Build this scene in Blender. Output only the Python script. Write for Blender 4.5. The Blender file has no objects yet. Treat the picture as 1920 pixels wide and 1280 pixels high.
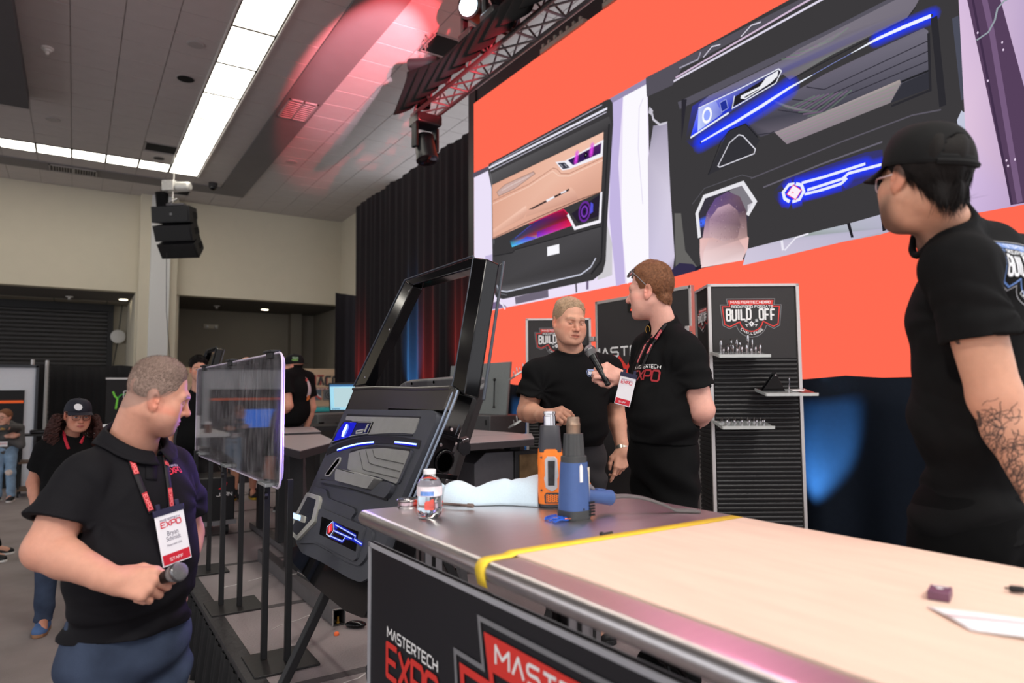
import bpy, bmesh, math, random
import numpy as np
from mathutils import Vector, Matrix
from mathutils.geometry import tessellate_polygon
import openvdb as vdb

random.seed(7)
RNG = np.random.default_rng(7)
SC = bpy.context.scene
COL = SC.collection
PI = math.pi

# ------------------------------------------------------------------ camera
YAW, PITCH, ROLL, FPX = math.radians(32.76192), math.radians(4.17537), math.radians(-0.39970), 1271.91
CF = np.array([math.sin(YAW)*math.cos(PITCH), math.cos(YAW)*math.cos(PITCH), math.sin(PITCH)])
_r = np.array([math.cos(YAW), -math.sin(YAW), 0.0]); _u = np.cross(_r, CF)
CR = _r*math.cos(ROLL)+_u*math.sin(ROLL); CU = -_r*math.sin(ROLL)+_u*math.cos(ROLL)
CAM = np.array([0.0, 0.0, 1.70])
cam = bpy.data.cameras.new('camera'); camo = bpy.data.objects.new('camera', cam); COL.objects.link(camo)
m = Matrix.Identity(4)
for i in range(3):
    m[i][0] = CR[i]; m[i][1] = CU[i]; m[i][2] = -CF[i]; m[i][3] = CAM[i]
camo.matrix_world = m
cam.sensor_width = 36.0; cam.sensor_fit = 'HORIZONTAL'; cam.lens = FPX*36/1920
cam.clip_start = 0.05; cam.clip_end = 100
cam.dof.use_dof = True; cam.dof.focus_distance = 3.1; cam.dof.aperture_fstop = 2.4
SC.camera = camo

# ------------------------------------------------------------------ world, exposure
w = bpy.data.worlds.new('hall_ambient'); SC.world = w; w.use_nodes = True
bg = w.node_tree.nodes['Background']
bg.inputs[0].default_value = (0.95, 0.95, 1.0, 1); bg.inputs[1].default_value = 1.5
SC.view_settings.view_transform = 'Standard'; SC.view_settings.look = 'None'
SC.view_settings.exposure = 0.0; SC.view_settings.gamma = 1.0; SC.view_settings.use_curve_mapping = False
SC.cycles.max_bounces = 8; SC.cycles.diffuse_bounces = 3; SC.cycles.transparent_max_bounces = 24
SC.cycles.sample_clamp_indirect = 6.0

def lamp(name, kind, loc, target, energy, color, size=0.2, spot=60, blend=0.3):
    l = bpy.data.lights.new(name, kind); l.energy = energy; l.color = color
    if kind == 'AREA': l.size = size
    else: l.shadow_soft_size = size
    if kind == 'SPOT': l.spot_size = math.radians(spot); l.spot_blend = blend
    o = bpy.data.objects.new(name, l); COL.objects.link(o); o.location = loc
    o.rotation_euler = (Vector(target)-Vector(loc)).to_track_quat('-Z', 'Y').to_euler()
    return o

# hall luminaires behind and beside the camera (rows of ceiling panels outside the frame)
for i, (lx, ly, e) in enumerate(((-3.5, 1.0, 330), (-1.0, -4.5, 380), (2.6, -2.5, 240), (-5.0, 9.0, 420))):
    l = lamp('hall_light', 'AREA', (lx, ly, 6.5), (lx, ly, 0), e, (1.0, 0.96, 0.9), 2.6)
# stage wash heads on the truss: violet and magenta wash from the screen side, warm white key spot from the front
lamp('violet_wash', 'SPOT', (3.7, 4.6, 5.5), (0.25, 2.3, 1.5), 900, (0.62, 0.2, 1.0), 0.08, 16, 0.5)
lamp('pink_wash', 'SPOT', (3.7, 3.9, 5.5), (1.2, 1.0, 1.3), 240, (1.0, 0.3, 0.55), 0.08, 45, 0.7)
lamp('front_key', 'SPOT', (-3.2, -0.6, 5.6), (2.0, 2.6, 1.7), 620, (1.0, 0.93, 0.84), 0.25, 50, 0.8)

# ------------------------------------------------------------------ helpers
def ray(px, py): return CR*(px-960)/FPX - CU*(py-640)/FPX + CF
def at(px, py, **k):
    d = ray(px, py)
    if 'd' in k: return CAM + d*k['d']
    a, v = next(iter(k.items())); i = 'xyz'.index(a)
    return CAM + d*(v-CAM[i])/d[i]
def proj(P):
    v = np.array(P)-CAM; z = v@CF
    return 960+FPX*(v@CR)/z, 640-FPX*(v@CU)/z, z
def on_plane(px, py, o, n):
    d = ray(px, py); o = np.array(o); n = np.array(n)
    return CAM + d*((o-CAM)@n)/(d@n)
def lin(c):
    out = []
    for v in c[:3]:
        v = v/255.0
        out.append(v/12.92 if v <= 0.04045 else ((v+0.055)/1.055)**2.4)
    return tuple(out)
def nrm(v):
    v = np.array(v, float); return v/np.linalg.norm(v)

MATS = {}
def mat(name, rgb=(128, 128, 128), rough=0.6, metal=0.0, spec=0.5, var=0.08, scale=30.0, bump=0.0, bscale=None, emit=None, estr=1.0,
        trans=0.0, alpha=1.0, stretch=None, aniso=0.0, sheen=0.0, attr=None, sss=0.0, ior=1.45, rvar=0.0):
    if name in MATS: return MATS[name]
    m = bpy.data.materials.new(name); m.use_nodes = True; nt = m.node_tree; N = nt.nodes; L = nt.links
    b = N['Principled BSDF']; c = lin(rgb)
    b.inputs['Roughness'].default_value = rough; b.inputs['Metallic'].default_value = metal
    b.inputs['Specular IOR Level'].default_value = spec; b.inputs['Base Color'].default_value = (*c, 1); b.inputs['IOR'].default_value = ior
    b.inputs['Transmission Weight'].default_value = trans; b.inputs['Alpha'].default_value = alpha
    if sheen: b.inputs['Sheen Weight'].default_value = sheen
    if aniso: b.inputs['Anisotropic'].default_value = aniso
    if sss:
        b.inputs['Subsurface Weight'].default_value = sss; b.inputs['Subsurface Radius'].default_value = (0.012, 0.005, 0.003); b.inputs['Subsurface Scale'].default_value = 1.0
    tc = N.new('ShaderNodeTexCoord'); src = tc.outputs['Object']
    if stretch:
        mp = N.new('ShaderNodeMapping'); mp.inputs['Scale'].default_value = stretch; L.new(src, mp.inputs[0]); src = mp.outputs[0]
    nz = N.new('ShaderNodeTexNoise'); nz.inputs['Scale'].default_value = scale; nz.inputs['Detail'].default_value = 4; L.new(src, nz.inputs['Vector'])
    base = None
    if attr:
        a = N.new('ShaderNodeAttribute'); a.attribute_name = attr; base = a.outputs['Color']
    if var:
        hs = N.new('ShaderNodeHueSaturation'); mr = N.new('ShaderNodeMapRange')
        mr.inputs[1].default_value = 0.25; mr.inputs[2].default_value = 0.75; mr.inputs[3].default_value = 1-var; mr.inputs[4].default_value = 1+var
        L.new(nz.outputs['Fac'], mr.inputs[0]); L.new(mr.outputs[0], hs.inputs['Value']); hs.inputs['Color'].default_value = (*c, 1)
        if base is not None: L.new(base, hs.inputs['Color'])
        base = hs.outputs['Color']
    if base is not None: L.new(base, b.inputs['Base Color'])
    if rvar:
        mr2 = N.new('ShaderNodeMapRange'); mr2.inputs[1].default_value = 0.3; mr2.inputs[2].default_value = 0.7
        mr2.inputs[3].default_value = max(0, rough-rvar); mr2.inputs[4].default_value = min(1, rough+rvar); L.new(nz.outputs['Fac'], mr2.inputs[0]); L.new(mr2.outputs[0], b.inputs['Roughness'])
    if bump:
        nb = N.new('ShaderNodeTexNoise'); nb.inputs['Scale'].default_value = bscale or scale; nb.inputs['Detail'].default_value = 3; L.new(src, nb.inputs['Vector'])
        bp = N.new('ShaderNodeBump'); bp.inputs['Strength'].default_value = bump; bp.inputs['Distance'].default_value = 0.01
        L.new(nb.outputs['Fac'], bp.inputs['Height']); L.new(bp.outputs[0], b.inputs['Normal'])
    if emit is not None:
        b.inputs['Emission Color'].default_value = (*lin(emit), 1); b.inputs['Emission Strength'].default_value = estr
    MATS[name] = m; return m

def color_mat(name, emission=0.0, rough=0.5):
    """flat print or screen pixels: colour from the mesh attribute Col, alpha lets soft print edges blend into what lies under it"""
    if name in MATS: return MATS[name]
    m = bpy.data.materials.new(name); m.use_nodes = True; nt = m.node_tree; N = nt.nodes; L = nt.links
    b = N['Principled BSDF']; out = N['Material Output']
    a = N.new('ShaderNodeAttribute'); a.attribute_name = 'Col'
    if emission:
        e = N.new('ShaderNodeEmission'); e.inputs[1].default_value = emission; L.new(a.outputs['Color'], e.inputs[0]); sh = e.outputs[0]
    else:
        L.new(a.outputs['Color'], b.inputs['Base Color']); b.inputs['Roughness'].default_value = rough; sh = b.outputs[0]
    t = N.new('ShaderNodeBsdfTransparent'); mx = N.new('ShaderNodeMixShader')
    L.new(a.outputs['Alpha'], mx.inputs[0]); L.new(t.outputs[0], mx.inputs[1]); L.new(sh, mx.inputs[2]); L.new(mx.outputs[0], out.inputs[0])
    MATS[name] = m; return m

def tag(o, label=None, cat=None, group=None, kind=None):
    if label: o['label'] = label
    if cat: o['category'] = cat
    if group: o['group'] = group
    if kind: o['kind'] = kind
    return o
def thing(name, label, cat, loc=(0, 0, 0), group=None):
    o = bpy.data.objects.new(name, None); COL.objects.link(o); o.location = [float(v) for v in loc]; o.empty_display_size = 0.1
    return tag(o, label, cat, group)
def link(name, me, parent=None, material=None, smooth=None):
    o = bpy.data.objects.new(name, me); COL.objects.link(o)
    if material is not None and not me.materials: me.materials.append(material)
    if smooth is not None:
        me.shade_smooth()
        if smooth < 180: me.set_sharp_from_angle(angle=math.radians(smooth))
    if parent is not None:
        o.parent = parent
        if parent.type == 'EMPTY': o.matrix_parent_inverse = parent.matrix_basis.inverted()
    return o

def frame_of(axis):
    a = nrm(axis); t = np.array([0, 0, 1.0]) if abs(a[2]) < 0.9 else np.array([1.0, 0, 0])
    u = nrm(np.cross(t, a)); return u, np.cross(a, u), a

class MB:
    """collects primitives in world coordinates, builds them as ONE mesh object"""
    def __init__(s): s.v = []; s.f = []; s.n = 0
    def add(s, v, f):
        v = np.asarray(v, float).reshape(-1, 3); s.v.append(v); s.f.extend([tuple(i+s.n for i in q) for q in f]); s.n += len(v); return s
    def box(s, c, size, ax=None):
        c = np.array(c, float); h = np.array(size, float)/2
        ax = np.eye(3) if ax is None else np.array(ax, float)
        P = [c + ax[0]*h[0]*i + ax[1]*h[1]*j + ax[2]*h[2]*k for k in (-1, 1) for j in (-1, 1) for i in (-1, 1)]
        return s.add(P, [(0, 2, 3, 1), (4, 5, 7, 6), (0, 1, 5, 4), (2, 6, 7, 3), (0, 4, 6, 2), (1, 3, 7, 5)])
    def bounds(s, a, b):
        a = np.array(a, float); b = np.array(b, float); return s.box((a+b)/2, np.abs(b-a))
    def cyl(s, a, b, r0, r1=None, n=16, caps=True):
        a = np.array(a, float); b = np.array(b, float); r1 = r0 if r1 is None else r1
        u, v, _ = frame_of(b-a); P = []
        for c, r in ((a, r0), (b, r1)):
            for i in range(n):
                t = 2*PI*i/n; P.append(c+(u*math.cos(t)+v*math.sin(t))*r)
        F = [(i, (i+1) % n, n+(i+1) % n, n+i) for i in range(n)]
        if caps: F += [tuple(range(n-1, -1, -1)), tuple(range(n, 2*n))]
        return s.add(P, F)
    def beam(s, a, b, w, h, up=(0, 0, 1)):
        a = np.array(a, float); b = np.array(b, float); d = nrm(b-a); up = np.array(up, float)
        if abs(d@up) > 0.95: up = np.array([1.0, 0, 0])
        sd = nrm(np.cross(d, up)); u2 = np.cross(sd, d)
        return s.box((a+b)/2, (np.linalg.norm(b-a), w, h), (d, sd, u2))
    def lathe(s, o, axis, prof, n=24, ref=None):
        o = np.array(o, float); u, v, a = frame_of(axis); P = []; m = len(prof)
        for r, h in prof:
            for i in range(n):
                t = 2*PI*i/n; P.append(o+a*h+(u*math.cos(t)+v*math.sin(t))*max(r, 1e-5))
        F = [(j*n+i, j*n+(i+1) % n, (j+1)*n+(i+1) % n, (j+1)*n+i) for j in range(m-1) for i in range(n)]
        F += [tuple(range(n-1, -1, -1)), tuple(range((m-1)*n, m*n))]
        return s.add(P, F)
    def tube(s, path, r, n=8, closed=False):
        path = [np.array(p, float) for p in path]; P = []; m = len(path); u = None
        for j, p in enumerate(path):
            a = path[(j-1) % m] if (closed or j) else p; b = path[(j+1) % m] if (closed or j < m-1) else p
            d = nrm(b-a)
            if u is None: u, v, _ = frame_of(d)
            else: u = nrm(u-d*(u@d)); v = np.cross(d, u)
            rr = r[j] if hasattr(r, '__len__') else r
            for i in range(n):
                t = 2*PI*i/n; P.append(p+(u*math.cos(t)+v*math.sin(t))*rr)
        k = m if closed else m-1
        F = [(j*n+i, j*n+(i+1) % n, ((j+1) % m)*n+(i+1) % n, ((j+1) % m)*n+i) for j in range(k) for i in range(n)]
        if not closed: F += [tuple(range(n-1, -1, -1)), tuple(range((m-1)*n, m*n))]
        return s.add(P, F)
    def prism(s, pts, o, ux, uy, depth, nvec=None):
        """2D polygon PTS on the frame o,ux,uy extruded by DEPTH along ux x uy"""
        o = np.array(o, float); ux = np.array(ux, float); uy = np.array(uy, float); nv = np.cross(ux, uy) if nvec is None else np.array(nvec, float)
        A = [o+ux*x+uy*y for x, y in pts]; B = [p+nv*depth for p in A]; n = len(pts)
        tri = tessellate_polygon([[Vector((x, y, 0)) for x, y in pts]])
        F = [tuple(t) for t in tri]+[tuple(i+n for i in reversed(t)) for t in tri]+[(i, (i+1) % n, n+(i+1) % n, n+i) for i in range(n)]
        return s.add(A+B, F)
    def grid(s, nu, nv, fn):
        P = [fn(i/(nu-1), j/(nv-1)) for j in range(nv) for i in range(nu)]
        return s.add(P, [(j*nu+i, j*nu+i+1, (j+1)*nu+i+1, (j+1)*nu+i) for j in range(nv-1) for i in range(nu-1)])
    def ball(s, c, r, n=16, m=10, ax=None):
        c = np.array(c, float); r = np.array(r if hasattr(r, '__len__') else (r, r, r), float); ax = np.eye(3) if ax is None else np.array(ax)
        def fn(u, v):
            t = 2*PI*u; p = PI*(v-0.5); d = np.array([math.cos(t)*math.cos(p), math.sin(t)*math.cos(p), math.sin(p)])*r
            return c+ax[0]*d[0]+ax[1]*d[1]+ax[2]*d[2]
        return s.grid(n+1, m+1, fn)
    def build(s, name, material, parent=None, smooth=35, bevel=0.0, seg=2, solid=0.0, kind=None, label=None):
        me = bpy.data.meshes.new(name); me.from_pydata(np.concatenate(s.v).tolist(), [], s.f); me.validate()
        bm = bmesh.new(); bm.from_mesh(me); bmesh.ops.remove_doubles(bm, verts=bm.verts, dist=1e-6); bmesh.ops.recalc_face_normals(bm, faces=bm.faces); bm.to_mesh(me); bm.free()
        o = link(name, me, parent, material, smooth)
        if solid:
            md = o.modifiers.new('solid', 'SOLIDIFY'); md.thickness = solid; md.offset = 0
        if bevel:
            md = o.modifiers.new('bevel', 'BEVEL'); md.width = bevel; md.segments = seg; md.limit_method = 'ANGLE'; md.angle_limit = math.radians(40)
        if kind: o['kind'] = kind
        if label: o['label'] = label
        return o
    def shape(s, name, material, smooth=35):
        me = bpy.data.meshes.new(name); me.from_pydata(np.concatenate(s.v).tolist(), [], s.f); me.validate()
        bm = bmesh.new(); bm.from_mesh(me); bmesh.ops.recalc_face_normals(bm, faces=bm.faces); bm.to_mesh(me); bm.free()
        me.materials.append(material); me.shade_smooth(); me.set_sharp_from_angle(angle=math.radians(smooth)); return me

def copy_at(name, me, loc, parent=None, rot=None):
    o = bpy.data.objects.new(name, me); COL.objects.link(o); o.location = [float(v) for v in loc]
    if rot is not None: o.rotation_euler = rot
    if parent is not None:
        o.parent = parent
        if parent.type == 'EMPTY': o.matrix_parent_inverse = parent.matrix_basis.inverted()
    return o

class Flat:
    """coloured flat polygons on one plane (print or screen pixels), each later one a hair proud of the one before"""
    def __init__(s, o, ux, uy, step=0.0003, base=0.001):
        s.o = np.array(o, float); s.ux = np.array(ux, float); s.uy = np.array(uy, float); s.nv = nrm(np.cross(s.ux, s.uy)); s.step = step; s.base = base
        s.P = []; s.F = []; s.C = []; s.k = 0
    def uv(s, p):
        d = np.array(p)-s.o; return float(d@s.ux/(s.ux@s.ux)), float(d@s.uy/(s.uy@s.uy))
    def _v(s, pts): 
        h = s.base+s.k*s.step; n = len(s.P); s.P += [s.o+s.ux*x+s.uy*y+s.nv*h for x, y in pts]; return n
    def poly(s, pts, c, a=1.0, cols=None, same=False):
        if not same: s.k += 1
        n = s._v(pts); c = lin(c) if cols is None else None
        vc = [(*c, a)]*len(pts) if cols is None else [(*lin(q), (q[3] if len(q) > 3 else a)) for q in cols]
        for t in tessellate_polygon([[Vector((x, y, 0)) for x, y in pts]]):
            s.F.append([n+i for i in t]); s.C.append([vc[i] for i in t])
        return s
    def line(s, pts, w, c, a=1.0, closed=False, wid=None, same=False):
        if not same: s.k += 1
        pts = [np.array(p, float) for p in pts]; m = len(pts); c = lin(c); L = []; 
        for j in range(m):
            a0 = pts[j-1] if (j or closed) else pts[j]; b0 = pts[(j+1) % m] if (j < m-1 or closed) else pts[j]
            d1 = pts[j]-a0; d2 = b0-pts[j]
            d1 = d1/np.linalg.norm(d1) if np.linalg.norm(d1) > 1e-12 else None; d2 = d2/np.linalg.norm(d2) if np.linalg.norm(d2) > 1e-12 else None
            if d1 is None: d1 = d2
            if d2 is None: d2 = d1
            n1 = np.array([-d1[1], d1[0]]); n2 = np.array([-d2[1], d2[0]]); nn = n1+n2; q = nn@nn
            nn = n1 if q < 0.2 else nn*2/q
            ww = (wid[j] if wid else w)/2
            L.append((pts[j]+nn*ww, pts[j]-nn*ww))
        for j in range(m if closed else m-1):
            k2 = (j+1) % m; n = s._v([L[j][0], L[k2][0], L[k2][1], L[j][1]])
            s.F.append([n, n+1, n+2, n+3]); s.C.append([(*c, a)]*4)
        return s
    def glow(s, pts, w0, w1, c, a=0.8):
        """soft band: full colour within w0 of the line, fading to nothing at w1"""
        s.k += 1; pts = [np.array(p, float) for p in pts]; c = lin(c); m = len(pts)
        for j in range(m-1):
            p, q = pts[j], pts[j+1]; d = (q-p)/np.linalg.norm(q-p); nn = np.array([-d[1], d[0]])
            for sg in (1, -1):
                n = s._v([p+nn*w0*sg, q+nn*w0*sg, q+nn*w1*sg, p+nn*w1*sg]); s.F.append([n, n+1, n+2, n+3]); s.C.append([(*c, a), (*c, a), (*c, 0), (*c, 0)])
            n = s._v([p+nn*w0, q+nn*w0, q-nn*w0, p-nn*w0]); s.F.append([n, n+1, n+2, n+3]); s.C.append([(*c, a)]*4)
            for e, dd in ((p, -d), (q, d)):
                if (e is p and j) or (e is q and j < m-2): continue
                prev = None
                for t in np.linspace(-PI/2, PI/2, 7):
                    dr = dd*math.cos(t)+nn*math.sin(t)
                    if prev is not None:
                        n = s._v([e+prev*w0, e+dr*w0, e+dr*w1, e+prev*w1]); s.F.append([n, n+1, n+2, n+3]); s.C.append([(*c, a), (*c, a), (*c, 0), (*c, 0)])
                    prev = dr
        return s
    def disc(s, c, r, col, a=1.0, n=24, rx=None, cols=None):
        return s.poly([(c[0]+(rx or r)*math.cos(2*PI*i/n), c[1]+r*math.sin(2*PI*i/n)) for i in range(n)], col, a)
    def text(s, txt, x, y, h, w, c, t=0.16, gap=0.25, a=1.0, fn=None, slant=0.0):
        """stroke lettering: cell height h, letter width w; fn maps (x,y) for arched or leaning words"""
        s.k += 1; c = lin(c); cx = x
        for ch in txt:
            if ch == ' ': cx += w*0.7; continue
            G = GLYPH.get(ch, [])
            wl = w*(0.28 if ch in 'I1!.|:' else 1.28 if ch in 'MW' else 1.0)
            for st in G:
                st = [(cx+px*wl+slant*py*h, y+py*h) for px, py in st]
                hw = t*h/2; m_ = len(st); closed = st[0] == st[-1]
                for i in range(m_-1):
                    (x0, y0), (x1, y1) = st[i], st[i+1]; dx, dy = x1-x0, y1-y0; l = math.hypot(dx, dy) or 1e-9; dx /= l; dy /= l; nx, ny = -dy*hw, dx*hw; q = [(x0+nx, y0+ny), (x1+nx, y1+ny), (x1-nx, y1-ny), (x0-nx, y0-ny)]
                    if fn: q = [fn(*p) for p in q]
                    s.k += 0.02; n = s._v(q); s.F.append([n, n+1, n+2, n+3]); s.C.append([(*c, a)]*4)
                    if i or closed:   # round the joint
                        q = [(x0+hw*math.cos(PI*j/4+PI/8), y0+hw*math.sin(PI*j/4+PI/8)) for j in range(8)]
                        if fn: q = [fn(*p) for p in q]
                        s.k += 0.02; n = s._v(q)
                        for tri in ((0, 1, 2, 3), (0, 3, 4, 7), (4, 5, 6, 7)): s.F.append([n+j for j in tri]); s.C.append([(*c, a)]*4)
            cx += wl+gap*w
        return cx-gap*w
    def build(s, name, material, parent=None, label=None, wrap=None):
        if wrap is not None:   # lay the print on a curved cloth surface
            P2, F2, C2 = [], [], []
            for f, c in zip(s.F, s.C):
                p = [np.array(s.P[i]) for i in f]; c = [np.array(q_) for q_ in c]; L = max(np.linalg.norm(p[i]-p[i-1]) for i in range(len(p))); k = max(1, int(L/.016))
                if len(p) == 3: p.append(p[2]); c.append(c[2])
                bi = lambda A, u, v: (A[0]*(1-u)+A[1]*u)*(1-v)+(A[3]*(1-u)+A[2]*u)*v
                ok = []
                for j in range(k+1):
                    for i in range(k+1):
                        v = bi(p, i/k, j/k); h = float((v-s.o)@s.nv); b0 = v-s.nv*h; r = wrap.ray_cast(Vector(b0+s.nv*.25), Vector(-s.nv), .45); ok.append((np.array(r[0])+s.nv*(.0014+h*.5-s.base*.5)) if r[0] is not None else None)
                for j in range(k):
                    for i in range(k):
                        q4 = [(j*(k+1)+i), (j*(k+1)+i+1), ((j+1)*(k+1)+i+1), ((j+1)*(k+1)+i)]
                        if any(ok[t] is None for t in q4): continue
                        if max(np.linalg.norm(ok[q4[t]]-ok[q4[t-1]]) for t in range(4)) > .06: continue
                        n = len(P2); P2 += [ok[t] for t in q4]; F2.append([n, n+1, n+2, n+3]); C2.append([tuple(bi(c, *uv)) for uv in ((i/k, j/k), ((i+1)/k, j/k), ((i+1)/k, (j+1)/k), (i/k, (j+1)/k))])
            s.P, s.F, s.C = P2, F2, C2
        me = bpy.data.meshes.new(name); me.from_pydata([tuple(p) for p in s.P], [], s.F)
        at_ = me.color_attributes.new('Col', 'FLOAT_COLOR', 'CORNER')
        at_.data.foreach_set('color', np.array([q for f in s.C for q in f], np.float32).ravel())
        o = link(name, me, parent, material)
        if label: o['label'] = label
        return o

GLYPH = {  # stroke letters on a unit cell
 'A': [[(0, 0), (0.5, 1), (1, 0)]], 'B': [[(0, 0), (0, 1), (.85, 1), (1, .88), (1, .65), (.85, .52), (0, .52)], [(.85, .52), (1, .4), (1, .12), (.85, 0), (0, 0)]],
 'C': [[(1, 1), (.15, 1), (0, .85), (0, .15), (.15, 0), (1, 0)]], 'D': [[(0, 0), (0, 1), (.8, 1), (1, .82), (1, .18), (.8, 0), (0, 0)]],
 'E': [[(1, 1), (0, 1), (0, 0), (1, 0)], [(0, .5), (.9, .5)]], 'F': [[(1, 1), (0, 1), (0, 0)], [(0, .5), (.85, .5)]],
 'G': [[(1, 1), (.15, 1), (0, .85), (0, .15), (.15, 0), (1, 0), (1, .5), (.6, .5)]], 'H': [[(0, 0), (0, 1)], [(1, 0), (1, 1)], [(0, .5), (1, .5)]],
 'I': [[(.5, 0), (.5, 1)]], 'J': [[(1, 1), (1, .15), (.85, 0), (.15, 0), (0, .2)]], 'K': [[(0, 0), (0, 1)], [(1, 1), (.1, .5), (1, 0)]], 'L': [[(0, 1), (0, 0), (1, 0)]],
 'M': [[(0, 0), (0, 1), (.5, .4), (1, 1), (1, 0)]], 'N': [[(0, 0), (0, 1), (1, 0), (1, 1)]], 'O': [[(.15, 0), (0, .15), (0, .85), (.15, 1), (.85, 1), (1, .85), (1, .15), (.85, 0), (.15, 0)]],
 'P': [[(0, 0), (0, 1), (.85, 1), (1, .85), (1, .55), (.85, .42), (0, .42)]], 'R': [[(0, 0), (0, 1), (.85, 1), (1, .85), (1, .58), (.85, .45), (0, .45)], [(.5, .45), (1, 0)]],
 'S': [[(1, 1), (.15, 1), (0, .88), (0, .62), (.15, .5), (.85, .5), (1, .38), (1, .12), (.85, 0), (0, 0)]], 'T': [[(0, 1), (1, 1)], [(.5, 1), (.5, 0)]],
 'U': [[(0, 1), (0, .15), (.15, 0), (.85, 0), (1, .15), (1, 1)]], 'V': [[(0, 1), (.5, 0), (1, 1)]], 'X': [[(0, 0), (1, 1)], [(0, 1), (1, 0)]], 'Y': [[(0, 1), (.5, .5), (1, 1)], [(.5, .5), (.5, 0)]],
 'Z': [[(0, 1), (1, 1), (0, 0), (1, 0)]], '3': [[(0, 1), (.85, 1), (1, .85), (1, .62), (.8, .5), (.3, .5)], [(.8, .5), (1, .38), (1, .12), (.85, 0), (0, 0)]], '-': [[(.2, .5), (.8, .5)]],
}
def text_obj(name, txt, o, ux, uy, size, material, parent=None, align='LEFT', xs=1.0, bold=0.0, lift=0.001):
    cu = bpy.data.curves.new(name, 'FONT'); cu.body = txt; cu.size = size; cu.align_x = align; cu.offset = bold
    t = bpy.data.objects.new('tmp', cu); COL.objects.link(t)
    dg = bpy.context.evaluated_depsgraph_get(); me = bpy.data.meshes.new_from_object(t.evaluated_get(dg)); bpy.data.objects.remove(t)
    o = np.array(o, float); ux = nrm(ux); uy = nrm(uy); nv = np.cross(ux, uy)
    for v in me.vertices: v.co = Vector(o+ux*v.co.x*xs+uy*v.co.y+nv*lift)
    me.materials.clear(); return link(name, me, parent, material)

ORD = 'first second third fourth fifth sixth seventh eighth ninth tenth eleventh twelfth thirteenth fourteenth fifteenth sixteenth seventeenth eighteenth'.split()
BLACKMETAL = mat('black_powdercoat', (24, 24, 26), 0.45, 0.0, var=0.1)
# ------------------------------------------------------------------ the hall
CZ = 6.70                         # ceiling height
CARPET = mat('grey_carpet', (150, 141, 138), 0.95, spec=0.15, var=0.16, scale=2.2, bump=0.4, bscale=260)
WALLP = mat('beige_wall_paint', (206, 198, 178), 0.8, spec=0.25, var=0.02, scale=3, bump=0.05, bscale=120)
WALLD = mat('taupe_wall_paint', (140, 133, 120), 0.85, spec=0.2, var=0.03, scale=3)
TILE = mat('acoustic_tile', (196, 190, 188), 0.95, spec=0.1, var=0.03, scale=4, bump=0.25, bscale=180)
GYP = mat('grey_gypsum_band', (132, 128, 128), 0.95, spec=0.1, var=0.03, scale=3)
TBAR = mat('ceiling_grid', (168, 163, 162), 0.6, var=0)
BLACKHOLE = mat('dark_void', (8, 8, 9), 0.9, var=0)
TROFFER = mat('lit_diffuser', (250, 250, 245), 0.5, var=0, emit=(255, 249, 236), estr=8)
WHITEP = mat('white_painted_metal', (225, 223, 218), 0.5, var=0.03)
def struct(o): o['kind'] = 'structure'; return o

b = MB(); b.bounds((-14, -8, -0.2), (7.2, 23, 0)); floor = struct(b.build('floor', CARPET))
# ceiling: slab over the tiles, tiles and luminaires as pieces of it
b = MB(); b.bounds((-14, -8, CZ+0.035), (7.2, 19.6, CZ+0.25)); ceil = struct(b.build('ceiling', TILE))
G = 0.6095; X0, Y0 = 1.61-12*G, 17.45-40*G
tb = MB(); tb.bounds((-G/2+0.008, -G/2+0.008, 0), (G/2-0.008, G/2-0.008, 0.012)); tb.box((0, 0, 0.018), (G-0.03, G-0.03, 0.012))
tile_me = tb.shape('ceiling_tile', TILE)
lb = MB(); lb.bounds((-G/2+0.02, -G/2+0.02, 0.0), (G/2-0.02, G-G/2+G/2-0.02+G/2-G/2, 0.02))
def seen(x, y):
    px, py, d = proj((x, y, CZ)); return d > 1 and -60 < px < 1980 and -60 < py < 700
HOLES = [(1.02, 14.99, 1.63, 15.51), (1.66, 18.12, 2.26, 18.64), (4.08, 8.24, 4.66, 8.8)]
def hole(x, y): return any(a-0.3 < x < c+0.1 and bb-0.1 < y < d+0.3 and a < x < c for a, bb, c, d in HOLES)
for ix in range(-6, 22):
    for iy in range(12, 45):
        x = X0+(ix+0.5)*G; y = Y0+(iy+0.5)*G
        if y > 19.25 or x > 6.4: continue
        if 2.83 < x < 3.45 and y < 18.05: continue              # gypsum band
        if 17.45 < y < 18.05 and x < 3.45: continue
        if x < -0.81 and y < 13.7: continue                     # plain soffit
        if 1.61 < x < 2.22 and y < 16.84: continue              # luminaires
        if 16.23 < y < 16.84 and x < 2.2: continue
        if seen(x, y) and not hole(x, y): copy_at('ceiling_tile', tile_me, (x, y, CZ), ceil)
g = MB()
for ix in range(-6, 22):
    x = X0+ix*G
    if x < 6.4: g.bounds((x-0.012, 6.0, CZ+0.006), (x+0.012, 19.3, CZ+0.03))
for iy in range(18, 45):
    y = Y0+iy*G
    if y < 19.3: g.bounds((-3.2, y-0.012, CZ+0.006), (6.45, y+0.012, CZ+0.03))
g.build('ceiling_grid_bars', TBAR, ceil, kind='stuff')
g = MB(); g.bounds((2.83, -8, CZ-0.02), (3.45, 18.05, CZ+0.034)); g.bounds((-8, 17.45, CZ-0.02), (2.83, 18.05, CZ+0.034)); g.build('gypsum_band', GYP, ceil, smooth=None)
g = MB(); g.bounds((-8, -8, CZ-0.22), (-0.81, 13.7, CZ+0.034)); g.build('dropped_soffit', mat('dark_soffit', (88, 86, 88), 0.95, var=0.03, scale=3), ceil, smooth=None)
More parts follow.
